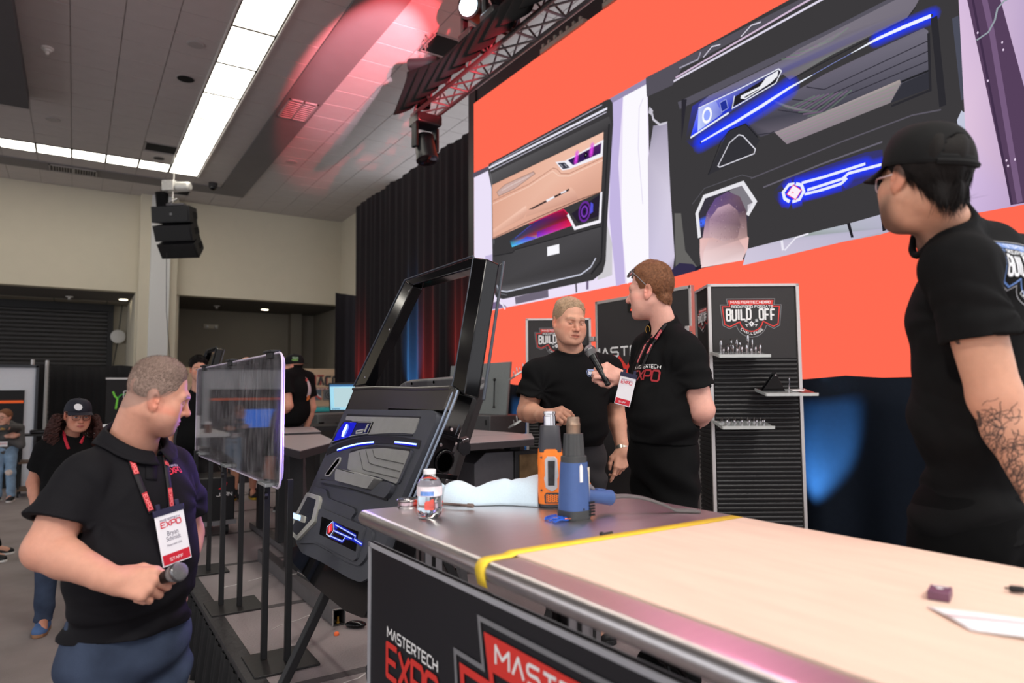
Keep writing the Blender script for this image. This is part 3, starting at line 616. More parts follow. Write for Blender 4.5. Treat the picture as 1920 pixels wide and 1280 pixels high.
S.poly(B3([(475, 440), (545, 398), (540, 432), (500, 470), (360, 560), (332, 556), (335, 540), (440, 488)]), (238, 238, 244)); S.poly(B3([(352, 548), (438, 500), (432, 508), (358, 553)]), (50, 48, 54))
S.poly(B3([(0, 560), (30, 560), (0, 800)]), (44, 42, 50))
S.poly(B3([(150, 985), (260, 740), (360, 700), (440, 790), (380, 880)]), (52, 51, 56)); S.line(B3([(150, 985), (220, 800), (270, 735), (360, 698), (430, 775)]), .02, (34, 34, 38))
S.line(B3([(205, 935), (270, 805), (322, 760), (345, 765), (416, 842), (408, 866), (216, 941)]), .022, (222, 220, 230), closed=True)
S.line(B3([(390, 1005), (900, 800), (1300, 650), (1460, 620)]), .025, (92, 88, 98)); S.line(B3([(60, 1150), (130, 1060), (340, 985), (400, 1000)]), .014, (92, 90, 98)); S.line(B3([(460, 1055), (800, 920), (1130, 800)]), .03, (104, 100, 112))
S.line(B3([(1420, 100), (1470, 600)]), .10, (44, 43, 48)); S.line(B3([(1390, 190), (1400, 510), (1180, 600)]), .04, (44, 43, 48)); S.line(B3([(1540, 100), (1592, 560)]), .09, (76, 78, 92))
S.poly(B3([(1550, 680), (1575, 625), (1598, 640), (1610, 760), (1560, 740)]), (196, 200, 220))
# blue lit emblem lines
S.poly(B2([(940, 540), (1030, 440), (1600, 250), (1720, 230), (1730, 400), (1450, 520), (1010, 640)]), None, cols=[(20, 25, 120, 0), (40, 40, 190, .5), (30, 40, 190, .3), (30, 40, 190, .2), (24, 40, 200, .3), (24, 30, 170, .3), (60, 30, 190, .5)])
lines = ([(1150, 465), (1300, 425), (1600, 330)], [(1190, 515), (1300, 480), (1440, 435), (1480, 398), (1715, 335)], [(1170, 545), (1290, 515), (1430, 470), (1470, 430)])
for L in lines: S.glow(B2(L), .03, .15, (36, 60, 255), .9)
S.glow(B2([(1030, 560), (1030, 520), (1090, 475), (1140, 480)]), .04, .16, (36, 60, 255), .9); S.glow(B2([(1040, 580), (1080, 595), (1150, 570), (1170, 530)]), .04, .16, (36, 60, 255), .9)
for L in lines: S.line(B2(L), .05, (232, 236, 255))
S.line(B2([(1100, 472), (1060, 478), (1020, 530), (1030, 575), (1065, 597)]), .06, (236, 240, 255)); S.line(B2([(1085, 598), (1135, 580), (1165, 525), (1150, 480), (1110, 470)]), .06, (236, 240, 255))
S.poly(B2([(1045, 545), (1092, 478), (1150, 515), (1108, 583)]), (252, 240, 250)); S.line(B2([(1045, 545), (1092, 478), (1150, 515), (1108, 583)]), .016, (226, 40, 130), closed=True); S.line(B2([(1080, 540), (1085, 528), (1095, 535)]), .012, (240, 90, 120))
# bright floor strip below the door and the camera operator's head
S.poly(B2([(765, 930), (1030, 862), (1130, 838), (1330, 787), (1480, 752), (1700, 690), (1900, 640), (1900, 770), (1700, 830), (1440, 880), (1000, 985), (735, 1045)]), None, cols=[(206, 198, 218), (190, 186, 206), (150, 162, 156), (176, 182, 190), (180, 182, 196), (186, 184, 204), (180, 176, 200), (180, 176, 200), (176, 176, 190), (180, 170, 188), (204, 196, 216), (210, 202, 222)])
S.poly(B2([(1470, 752), (1492, 746), (1518, 848), (1500, 852)]), (34, 32, 38)); S.poly(B2([(1708, 690), (1730, 684), (1748, 798), (1722, 806)]), (34, 32, 38)); S.line(B2([(1030, 940), (1110, 850), (1200, 822)]), .03, (236, 232, 244)); S.line(B2([(1010, 870), (1020, 940)]), .05, (236, 232, 244))
S.poly(B2([(420, 720), (470, 560), (735, 470), (815, 600), (760, 760), (430, 850)]), (58, 54, 66)); S.poly(B2([(640, 520), (730, 480), (810, 598), (770, 690), (740, 640)]), (128, 124, 132)); S.poly(B2([(770, 620), (815, 600), (770, 690)]), (210, 206, 214)); S.glow(B2([(445, 745), (470, 735)]), .03, .12, (70, 110, 255), .95)
S.line(B2([(430, 850), (412, 680), (464, 562), (735, 466), (822, 598), (768, 692)]), .085, (232, 230, 236))
S.poly(B2([(442, 1062), (432, 960), (432, 860), (452, 850), (480, 680), (540, 575), (630, 525), (715, 560), (760, 660), (768, 840), (778, 850), (770, 930), (735, 1000), (738, 1010)]), None,
       cols=[(240, 214, 216), (232, 196, 196), (236, 190, 186), (206, 170, 178), (110, 86, 140), (96, 74, 128), (104, 80, 118), (110, 86, 100), (92, 72, 84), (170, 138, 136), (232, 186, 180), (230, 190, 188), (226, 196, 196), (238, 214, 216)])
S.poly(B2([(500, 840), (500, 720), (560, 640), (640, 610), (700, 660), (720, 760), (700, 850), (600, 880)]), None, cols=[(204, 172, 178), (168, 136, 158), (206, 172, 188), (196, 160, 176), (140, 112, 122), (112, 88, 96), (150, 120, 124), (200, 170, 174)], a=.85)
S.poly(B2([(460, 950), (500, 850), (600, 880), (700, 850), (750, 930), (735, 1008), (450, 1060)]), None, cols=[(236, 206, 206), (204, 172, 178, .2), (200, 170, 174, .3), (150, 120, 124, .2), (214, 184, 184), (238, 214, 216), (242, 218, 220)])
hr = random.Random(5)
for k in range(110):  # short cropped hair on the head in the picture
    x, y = hr.uniform(490, 745), hr.uniform(560, 870); cx = (x-615)/135; cy = (y-720)/170
    if cx*cx+cy*cy > 1: continue
    S.line(B2([(x, y), (x+cx*10+hr.uniform(-3, 3), y+cy*16+hr.uniform(-4, 4))]), .008, hr.choice([(96, 72, 84), (226, 196, 206), (130, 104, 120)]), .55, same=True)
S.poly(B2([(400, 1062), (445, 1040), (440, 1070), (400, 1080)]), (36, 34, 46))
# floor right of the door in the picture
S.poly(PXL([(1797, -60), (1935, -60), (1935, 382), (1823, 402), (1818, 330), (1812, 230)]), None, cols=[(214, 188, 222), (190, 168, 204), (186, 160, 196), (206, 182, 222), (212, 188, 226), (224, 196, 222)])
S.poly(PXL([(1803, -60), (1862, -60), (1930, 190), (1930, 380), (1899, 385)]), (86, 64, 92)); S.line(PXL([(1835, -60), (1862, 60), (1915, 380)]), .07, (118, 92, 126)); S.line(PXL([(1815, -60), (1900, 385)]), .03, (66, 48, 74))
S.line(PXL([(1834, 77), (1856, 62), (1868, 40), (1873, 18), (1885, 4), (1905, -6)]), .025, (150, 160, 168))
for x, y in ((1836, 63), (1855, 153), (1882, 81), (1884, 95), (1890, 302), (1893, 312), (1906, 300)): S.disc(q(x, y), .03, (226, 206, 232), rx=.02)
scr = S.build('screen_picture', PIX, wall_led)

# ------------------------------------------------------------------ lighting truss above the video wall
ALU = mat('dull_aluminium', (120, 118, 120), 0.4, 0.8, var=0.05)
TX0, TX1, TZ0, TZ1 = 3.72, 4.02, 5.43, 5.73
truss = thing('lighting_truss', 'aluminium box truss hung high in front of the video wall', 'truss', (3.8, 4, TZ0))
for x in (TX0, TX1):
    for z in (TZ0, TZ1):
        b = MB(); b.cyl((x, -1, z), (x, 8.25, z), 0.025, n=10); b.build('chord', ALU, truss)
rung = MB(); rung.cyl((TX0, 0, 0), (TX1, 0, 0), 0.014, n=8); rme = rung.shape('cross_rung', ALU)
for k in range(19):
    y = 8.2-k*0.5
    for z in (TZ0, TZ1): copy_at('cross_rung', rme, (0, y, z), truss)
    b = MB()
    for x in (TX0, TX1):
        b.cyl((x, y, TZ0), (x, y-0.25, TZ1), 0.012, n=6); b.cyl((x, y-0.25, TZ1), (x, y-0.5, TZ0), 0.012, n=6)
    for z in (TZ0,): b.cyl((TX0, y, z), (TX1, y-0.5, z), 0.012, n=6)
    b.build('lattice_brace', ALU, truss)
VAL = mat('black_valance_cloth', (13, 13, 15), 0.9, spec=.15, var=0.08)
def swag(u, v):
    y = 8.3-u*9.0; k = (8.3-y)/0.34; fr = k-math.floor(k); pk = abs(math.sin(k*PI))**0.7; top = 5.80+0.25*max(0, (y-7.3))
    x = TX0-0.05-0.17*pk*v-0.06*math.sin(k*2*PI)*v; return np.array([x, y+0.09*v*math.sin(k*2*PI), top-v*(0.30+0.17*pk+0.2*max(0, y-7.3))])
b = MB(); b.grid(420, 8, swag); tag(b.build('truss_valance', VAL, None, smooth=180, solid=0.006), 'black scalloped cloth valance draped along the truss', 'valance')
def moving_head(label, base, up, aim, lens, estr, body=(20, 20, 23), hang=True):
    base = np.array(base, float); up = nrm(up); aim = nrm(aim); t = thing('moving_head_light', label, 'stage light', base, None)
    bm = mat('stage_light_body', (26, 26, 29), 0.35, var=0.05)
    sx, sy, _ = frame_of(up)
    b = MB(); b.box(base+up*0.07, (0.30, 0.36, 0.14), (sx, sy, up)); b.build('base', bm, t, bevel=0.02)
    hub = base+up*0.42; axis = nrm(np.cross(up, aim)) if np.linalg.norm(np.cross(up, aim)) > 0.05 else sx
    for sg in (-1, 1):
        b = MB(); b.beam(base+up*0.13+axis*0.17*sg, hub+axis*0.17*sg+up*0.04, 0.11, 0.05, up=axis); b.build('yoke_arm', bm, t, bevel=0.012)
    b = MB(); b.lathe(hub-aim*0.2, aim, [(0.06, 0), (0.115, 0.04), (0.135, 0.16), (0.14, 0.30), (0.15, 0.36), (0.15, 0.40), (0.13, 0.405)], 24)
    for k in range(5): b.lathe(hub-aim*(0.15-0.03*k), aim, [(0.12, 0), (0.137, 0.004), (0.137, 0.01), (0.12, 0.014)], 20)
    b.build('head', bm, t)
    b = MB(); b.lathe(hub+aim*0.19, aim, [(0.128, 0), (0.12, 0.015), (0.08, 0.03), (0.01, 0.036)], 24)
    b.build('lens', mat('lens_'+label.split()[0], lens, 0.1, var=0, emit=lens, estr=estr), t); return hub+aim*0.24
p1 = moving_head('white glowing moving head light standing on the truss', (3.86, 6.72, TZ1+0.035), (0, 0, 1), (-0.75, -0.45, -0.12), (215, 240, 255), 5)
p2 = moving_head('red glowing moving head light on the truss at the top edge', (3.86, 6.2, TZ1+0.035), (0, 0, 1), (-0.6, -0.55, 0.25), (255, 70, 40), 5)
moving_head('dark moving head light hanging below the end of the truss', (3.86, 8.12, TZ0-0.03), (0, 0, -1), (0.05, -0.25, -1), (30, 26, 28), 0.0)
# red and pink ceiling beams from added spots in free air below the truss
lamp('red_beam', 'SPOT', (2.85, 3.6, 4.5), (3.85, 9.8, 6.7), 5200, (1, .07, .09), 0.03, 21, 0.25)
lamp('white_beam', 'SPOT', (2.80, 4.2, 4.6), (3.62, 9.6, 6.7), 3000, (1, .66, .80), 0.03, 19, 0.6)
# chain hoist at the truss end
t = thing('chain_hoist', 'black chain hoist above the end of the truss under the hatch', 'chain hoist', (4.0, 8.35, 6.2)); b = MB(); b.lathe((3.78, 8.52, 6.27), (0.8, -0.6, 0), [(0.07, 0), (0.09, 0.03), (0.09, 0.26), (0.1, 0.28), (0.1, 0.42), (0.07, 0.46)], 20); b.build('motor', mat('hoist_black', (30, 30, 32), 0.4), t)
b = MB()
for k in range(22): b.box((3.98+0.02*math.sin(k*1.7), 8.35, 6.68-k*0.03), (0.012, 0.012, 0.034) if k % 2 else (0.026, 0.01, 0.02))
b.build('chain', mat('steel_chain', (170, 165, 160), 0.35, 0.9), t, kind='stuff')
b = MB(); b.grid(14, 6, lambda u, v: np.array([3.95+0.16*math.cos(2*PI*u)*(1-.3*v), 8.4+0.13*math.sin(2*PI*u)*(1-.3*v), 6.15-0.5*v])); b.build('chain_bag', VAL, t, smooth=180)
# hanging line array at the light corner
t = thing('line_array', 'curved black three-box line array hanging in front of the pillar', 'loudspeaker', (1.62, 15.6, 5.0))
SPK = mat('speaker_black', (30, 30, 32), 0.55, var=0.1, scale=80); SPG = mat('speaker_grille', (20, 20, 21), 0.6, var=0.2, scale=300)
fw = nrm((-0.62, -0.78, 0)); rt = nrm((-0.78, 0.62, 0)); z = 5.52; ang = 0.0; base = np.array([1.62, 15.6, 0.0])-fw*0.1; drop = np.array([0, 0, 5.62])
pos = base+drop; 
for k in range(3):
    ang = math.radians(8+15*k); f2 = fw*math.cos(ang)-np.array([0, 0, 1])*math.sin(ang); u2 = fw*math.sin(ang)+np.array([0, 0, 1])*math.cos(ang)
    c = pos-u2*0.17
    b = MB(); b.prism([(-0.42, -0.165), (0.42, -0.165), (0.42, 0.165), (-0.42, 0.165)], c+f2*0.24, rt, u2, -0.02, nvec=f2); b.prism([(-0.42, 0.24), (0.42, 0.24), (0.30, -0.24), (-0.30, -0.24)], c-u2*0.165, rt, f2, 0.33, nvec=u2)
    o = b.build('cabinet', SPK, t, bevel=0.012)
    b = MB(); b.box(c+f2*0.248, (0.78, 0.015, 0.30), (rt, f2, u2)); b.build('grille', SPG, o, bevel=0.004)
    b = MB(); b.box(c+rt*0.362-f2*0.06, (0.012, 0.16, 0.13), (nrm(rt+0.25*f2), f2, u2)); b.box(c-rt*0.362-f2*0.06, (0.012, 0.16, 0.13), (nrm(rt-0.25*f2), f2, u2)); b.build('handle', BLACKHOLE, o)
    pos = pos-u2*0.335+fw*0.03*k*0
    if k == 0: b = MB(); b.box(c+f2*0.258-rt*0.02-u2*0.0, (0.05, 0.004, 0.05), (rt, f2, u2)); b.build('badge', mat('grey_badge', (110, 110, 112), 0.4), o)
    base = base
top = np.array([1.62, 15.6, 5.62])
b = MB(); b.tube([top+fw*0.2, top+np.array([0, 0, .12]), top-fw*0.1+np.array([0, 0, .18])], 0.018); b.box(top+np.array([0, 0, .02]), (0.5, 0.12, 0.04), (rt, fw, np.array([0, 0, 1.0]))); b.build('rigging_frame', ALU, t)
b = MB(); m0 = np.array([1.62, 15.58, 6.02]); b.lathe(m0-rt*0.36+np.array([0, 0, 0.0]), rt, [(0.06, 0), (0.1, 0.03), (0.105, 0.3), (0.06, 0.32), (0.06, 0.4)], 18); b.box(m0+rt*0.1+np.array([0, 0, 0.02]), (0.26, 0.2, 0.22), (rt, fw, np.array([0, 0, 1.0]))); b.build('hoist_motor', mat('pale_hoist', (205, 203, 198), 0.4, 0.3), t, bevel=0.015)
b = MB()
for k in range(30): b.box((1.6, 15.56, 6.68-k*0.02), (0.03, 0.012, 0.014) if k % 2 else (0.012, 0.03, 0.024))
for k in range(6): b.box(m0+fw*0.05-np.array([0, 0, .12+k*0.04]), (0.03, 0.012, 0.03))
b.build('hoist_chain', mat('white_chain', (225, 222, 215), 0.4), t, kind='stuff')
b = MB(); b.grid(16, 6, lambda u, v: m0+rt*0.28*(1-.1*v)+np.array([0.13*math.cos(2*PI*u)*(1-.15*v), 0.13*math.sin(2*PI*u)*(1-.15*v), -0.12-0.38*v])); b.build('chain_bag', VAL, t, smooth=180)
b = MB(); b.tube([(1.5, 15.5, 4.6), (1.53, 15.52, 3.4), (1.66, 15.55, 2.0), (1.72, 15.6, 0.02)], 0.007, 6); b.build('tag_line', BLACKMETAL, t)
# ------------------------------------------------------------------ print: the challenge badge and the show name
PRINT = color_mat('flat_print', rough=0.45)
def badge(F, cx, cy, s, line=(120, 120, 124), acc=(214, 52, 44), txt=(232, 232, 232), banner=True):
    f = lambda X, Y: (cx+(X-455)/222*s, cy+(200-Y)/222*s)
    arc = lambda ox, oy, r, a0, a1, n=14: [(ox+r*math.cos(math.radians(a0+(a1-a0)*i/n)), oy+r*math.sin(math.radians(a0+(a1-a0)*i/n))) for i in range(n+1)]
    out = [(280, 70), (632, 70), (624, 114), (678, 114), (662, 264), (618, 288), (572, 262)]+arc(456, 238, 112, 15, 165)+[(342, 268), (296, 288), (250, 264), (234, 114), (288, 114)]
    red = [(294, 84), (618, 84), (608, 126), (664, 126), (650, 254), (616, 272), (546, 236)]+arc(456, 224, 84, 10, 170)+[(368, 240), (298, 274), (263, 255), (248, 126), (304, 126)]
    F.line([f(*p) for p in out], .022*s, line, closed=True); F.line([f(*p) for p in red], .034*s, acc, closed=True)
    if banner:
        F.poly([f(*p) for p in [(291, 80), (621, 80), (611, 112), (470, 112), (455, 122), (440, 112), (301, 112)]], acc)
        F.text('MASTERTECH', *f(310, 103), .072*s, .076*s, txt, t=.2, gap=.34); F.text('EXPO', *f(536, 103), .072*s, .06*s, txt, t=.24, gap=.2)
    F.text('ROCKFORD FOSGATE', *f(316, 136), .072*s, .068*s, txt, t=.22, gap=.3)
    def lean(x, y):
        X = (x-cx)/s; return (x, cy+(y-cy)*(1+0.10*abs(X))-0.09*abs(X)*s*0.6+0.02*s)
    F.text('BUILD', *f(278, 222), .33*s, .125*s, txt, t=.17, gap=.5, fn=lean); F.text('OFF', *f(516, 222), .33*s, .125*s, txt, t=.17, gap=.5, fn=lean)
    for sg in (-1, 1):
        F.line([f(455+sg*40, 228), f(455-sg*14, 272)], .03*s, line); F.poly([f(455+sg*26, 222), f(455+sg*44, 218), f(455+sg*50, 236), f(455+sg*34, 242)], (190, 190, 192)); F.line([f(455+sg*20, 262), f(455+sg*40, 258), f(455+sg*30, 274)], .02*s, txt)
    F.poly([f(455, 232), f(474, 252), f(455, 275), f(436, 252)], (236, 236, 238)); F.poly([f(455, 243), f(463, 252), f(455, 262), f(447, 252)], (120, 120, 124))
    w = 'CHALLENGE'
    for i, ch in enumerate(w):
        a = math.radians(142-(i+0.5)*104/9); 
        ox, oy = 456, 226; r = 98
        def rot(x, y, a=a, i=i):
            t = PI/2-(math.radians(218+(i+0.5)*104/9)-PI) ; ang = math.radians(218+(i+0.5)*104/9); c0 = f(ox+r*math.cos(ang), oy-r*math.sin(ang)); tx, ty = -math.sin(ang), math.cos(ang); nx, ny = -math.cos(ang), -math.sin(ang)
            return (c0[0]+tx*x+nx*y, c0[1]+ty*x+ny*y)
        F.text(ch, -.032*s, -.036*s, .072*s, .058*s, txt, t=.22, fn=rot)
def showname(F, x, y, w, name=(232, 232, 232), expo=(214, 52, 44), sub=None):
    """MASTERTECH over EXPO, total width w, left baseline x,y of EXPO"""
    F.text('MASTERTECH', x, y+.33*w, .085*w, .072*w, name, t=.2, gap=.32); F.text('EXPO', x+.0*w, y, .27*w, .205*w, expo, t=.19, gap=.22)
    if sub: F.text(sub, x, y-.09*w, .045*w, .036*w, name, t=.2, gap=.3)

# ------------------------------------------------------------------ steel work table
STEEL = mat('brushed_stainless', (214, 210, 210), 0.33, 1.0, var=0.03, scale=14, stretch=(1, 8, 1))
TZ = 1.34; tx0, tx1, ty0, ty1 = 0.762, 1.60, -0.75, 2.02
table = thing('work_table', 'long stainless steel work table with rounded front edge', 'table', (1.18, 0.7, SZ))
prof = [(tx1, TZ), (tx0, TZ), (tx0-.012, TZ-.003), (tx0-.02, TZ-.012), (tx0-.022, TZ-.022), (tx0-.02, TZ-.033), (tx0-.012, TZ-.041), (tx0, TZ-.044), (tx0+.02, TZ-.044), (tx0+.02, TZ-.03), (tx1, TZ-.03)]
b = MB(); b.prism([(p[0], p[1]) for p in prof], (0, ty0, 0), (1, 0, 0), (0, 0, 1), ty1-ty0, nvec=(0, 1, 0)); b.cyl((tx0+.0, ty1, TZ-.022), (tx1, ty1, TZ-.022), .022, n=20); b.ball((tx0, ty1, TZ-.022), .022, 16, 12); b.cyl((tx1, ty0, TZ-.022), (tx1, ty1, TZ-.022), .022, n=16)
b.build('tabletop', STEEL, table, smooth=50)
LEGM = mat('aluminium_profile', (150, 148, 150), 0.35, 0.9, var=0.05)
for x in (0.90, 1.5):
    for y in (1.86, float(at(1070, 1165, x=.9)[1]), -0.6):
        b = MB(); b.bounds((x-.03, y-.03, SZ), (x+.03, y+.03, TZ-.03)); 
        o = b.build('leg', LEGM, table, bevel=0.004)
        b = MB()
        for sx, sy in ((1, 0), (-1, 0), (0, 1), (0, -1)): b.box((x+sx*.0305, y+sy*.0305, (SZ+TZ)/2), (.012 if sx == 0 else .002, .012 if sy == 0 else .002, TZ-SZ-.05))
        b.build('slot', GRILLE, o, smooth=None)
b = MB(); b.bounds((1.48, -.65, TZ-.10), (1.53, 1.9, TZ-.045)); b.bounds((0.9, 1.83, TZ-.1), (1.5, 1.88, TZ-.045)); b.build('apron_rail', LEGM, table, bevel=.004)
# sign board on its front
sg = thing('sign_board', 'black show sign board with silver frame on the front of the steel table', 'sign', (0.80, 0.9, 0.55))
so = np.array([0.7295, 1.90, 0.58]); su = nrm((0.03, -1.0, 0)); sv = np.array([0, 0, 1.0]); sn = np.cross(su, sv); SW, SH = 2.6, 0.69
SIGNBLK = mat('black_sign_vinyl', (23, 22, 27), 0.5, var=0.04)
b = MB(); b.prism([(0, 0), (SW, 0), (SW, SH), (0, SH)], so, su, sv, -.012); b.build('panel', SIGNBLK, sg, smooth=None)
b = MB()
for p0, p1 in (((0, SH-.012), (SW, SH)), ((0, 0), (.014, SH)), ((0, 0), (SW, .012)), ((SW-.014, 0), (SW, SH))): b.prism([p0, (p1[0], p0[1]), p1, (p0[0], p1[1])], so+sn*.004, su, sv, -.02)
b.build('frame', mat('pale_grey_frame', (158, 158, 164), .5, var=.03), sg, bevel=.002)
F = Flat(so, su, sv, base=.0015)
def spx(px, py): return F.uv(on_plane(px, py, so, sn))
x0, y0 = spx(727, 1264); showname(F, x0, y0, .30)
badge(F, 0.745+spx(897, 1139)[0]-spx(796, 1136)[0], 0.343, .50)
F.build('badge_print', PRINT, sg)
# plywood cutting sheet and yellow tape
PLY = mat('pale_plywood', (232, 202, 184), 0.55, var=0.06, scale=5, stretch=(6, 1, 1))
b = MB(); b.prism([(.822, 1.272), (.846, -.7), (1.592, -.7), (1.575, 1.272)], (0, 0, TZ+.0006), (1, 0, 0), (0, 1, 0), .005); tag(b.build('cutting_sheet', PLY, None, bevel=.001), 'pale plywood sheet taped flat on the steel table', 'plywood sheet')
YT = mat('yellow_tape', (250, 214, 60), 0.5, var=0.04)
b = MB(); pr = [(1.57, TZ+.0066), (.825, TZ+.0066), (.81, TZ+.0016), (tx0, TZ+.0012), (tx0-.0135, TZ-.002), (tx0-.0215, TZ-.0115), (tx0-.0235, TZ-.022), (tx0-.0215, TZ-.034), (tx0-.016, TZ-.055)]
for i in range(len(pr)-1):
    (xa, za), (xb, zb_) = pr[i], pr[i+1]; b.add([(xa, 1.262, za), (xa, 1.302, za), (xb, 1.302, zb_), (xb, 1.262, zb_)], [(0, 1, 2, 3)])
tag(b.build('yellow_tape_strip', YT, None, smooth=60, solid=.0005), 'yellow tape strip across the table along the plywood edge', 'tape')
t = thing('bolt', 'small dark bolt lying beside the yellow tape', 'bolt', (1.127, 1.301, TZ)); b = MB(); b.cyl((1.11, 1.318, TZ+.005), (1.145, 1.322, TZ+.005), .0035, n=8); b.build('shank', GRILLE, t); b = MB(); b.cyl((1.105, 1.3175, TZ+.006), (1.111, 1.318, TZ+.006), .006, n=6); b.build('head', GRILLE, t)

# ------------------------------------------------------------------ things on the table
CLEAR = mat('clear_pet', (245, 248, 250), 0.06, trans=1.0, ior=1.3, var=0); WATER = mat('water', (250, 252, 255), 0.0, trans=1.0, ior=1.33, var=0)
def bottle(base, label, H=.132, R=.03, full=.55):
    base = np.array(base, float); t = thing('water_bottle', label, 'water bottle', base); k = H/.132; z = (0, 0, 1)
    ridg = [(R*.62, 0), (R*.85, .003*k), (R*.98, .012*k), (R, .02*k)]+[(R*(1-.035*(i % 2)), (.026+.0055*i)*k) for i in range(6)]+[(R, .060*k), (R*.985, .062*k), (R*.985, .086*k), (R, .088*k), (R*.93, .096*k), (R*.72, .107*k), (R*.45, .115*k), (R*.42, .118*k), (R*.42, .124*k)]
    b = MB(); b.lathe(base, z, ridg, 28); b.build('shell', CLEAR, t, smooth=60)
    b = MB(); b.lathe(base+np.array([0, 0, .0025]), z, [(R*.6, 0), (R*.9, .01*k), (R*.93, .03*k), (R*.93, H*full)], 24); b.build('water', WATER, t, smooth=60)
    b = MB(); b.lathe(base+np.array([0, 0, .119*k]), z, [(R*.47, 0), (R*.49, .001), (R*.49, .012*k), (R*.44, .013*k)], 28); b.build('cap', mat('white_plastic', (240, 240, 242), 0.4, var=0.01), t)
    lab = mat('bottle_label', (235, 222, 228), 0.5, var=0.25, scale=40); b = MB()
    b.grid(28, 3, lambda u, v: base+np.array([R*1.008*math.cos(2*PI*u), R*1.008*math.sin(2*PI*u), (.060+.027*v)*k])); b.build('label', lab, t, smooth=180)
    b = MB(); b.grid(10, 3, lambda u, v: base+np.array([R*1.015*math.cos(3.5+1.1*u), R*1.015*math.sin(3.5+1.1*u), (.062+.012*v)*k])); b.build('label_print', mat('label_blue', (110, 150, 220), 0.5, var=0.3, scale=60), t, smooth=180)
bottle((.875, 1.807, TZ), 'small clear water bottle with white cap on the steel table', .135, .0365)
p = (.884, 1.985, TZ); t = thing('solder_tin', 'round shiny tin lying flat beside the water bottle', 'tin', p)
b = MB(); b.lathe(p, (0, 0, 1), [(.03, 0), (.031, .002), (.031, .006), (.025, .008), (.025, .02), (.031, .022), (.032, .026), (.030, .0275), (.022, .0265), (.012, .025), (.01, .02)], 32); b.build('spool', mat('bright_tin', (200, 196, 196), 0.2, 1.0, var=0.05), t)
b = MB(); b.lathe(p, (0, 0, 1), [(.0255, .009), (.028, .01), (.028, .019), (.0255, .02)], 28); b.build('foil_band', mat('tin_foil', (215, 190, 196), 0.25, 0.9, var=0.2, scale=120), t)
# screwdriver
h0, h1, h2 = np.array([.915, 1.985, TZ+.015]), np.array([.97, 1.92, TZ+.013]), np.array([1.10, 1.84, TZ+.008]); d = nrm(h1-h0); t = thing('screwdriver', 'red and black screwdriver lying behind the water bottle', 'screwdriver', h0)
b = MB(); b.lathe(h0, d, [(.006, 0), (.013, .004), (.014, .03), (.012, .05), (.0135, .075), (.009, .088)], 12); b.build('handle', mat('red_grip', (226, 66, 40), 0.4), t); b = MB(); b.lathe(h0-d*.028, d, [(.010, 0), (.0145, .006), (.0148, .03)], 12); b.build('black_cap', mat('black_rubber', (28, 28, 30), 0.6), t)
b = MB(); b.cyl(h0+d*.085, h0+d*.17, .004, n=10); b.lathe(h0+d*.17, d, [(.004, 0), (.0065, .002), (.0065, .02), (.003, .024)], 10); b.build('shaft', mat('brown_steel', (120, 104, 98), 0.4, 0.8), t)
# towel
def towel(u, v):
    a, c = np.array([1.03, 2.0]), np.array([1.26, 1.80]); s = u; p = a+(c-a)*s*1.0; w = (v-.5)*(.14+.05*s); nx = nrm((c-a)[[1, 0]]*np.array([-1, 1])); r = .030+.022*math.sin(s*3.0+.3)+.012*math.sin(s*11+1)
    if s > .7: r += .05*math.sin((s-.7)/.3*PI*.55)
    th = PI*(v*1.0); q = p+nx*(math.cos(th))*(.055+.012*math.sin(7*s))
    return np.array([q[0], q[1], TZ+.002+max(0, math.sin(th))*r*1.25+.003*math.sin(23*s+9*v)*math.sin(th)])
b = MB(); b.grid(60, 22, towel); tag(b.build('towel', mat('pale_blue_terry', (206, 226, 240), 0.95, var=0.06, scale=300, bump=0.15, bscale=900, sheen=0.4), None, smooth=180, solid=.004), 'pale blue cloth towel bunched up beside the orange heat gun', 'towel')
b = MB(); b.grid(16, 8, lambda u, v: np.array([.985+.05*u-.012*v, 2.03-.05*u+.02*v, TZ+.006+.045*math.sin(PI*.5*v)+.02*math.sin(3*u)*v])); o = b.build('towel_corner', mat('pale_blue_terry'), bpy.data.objects['towel'], smooth=180, solid=.003)
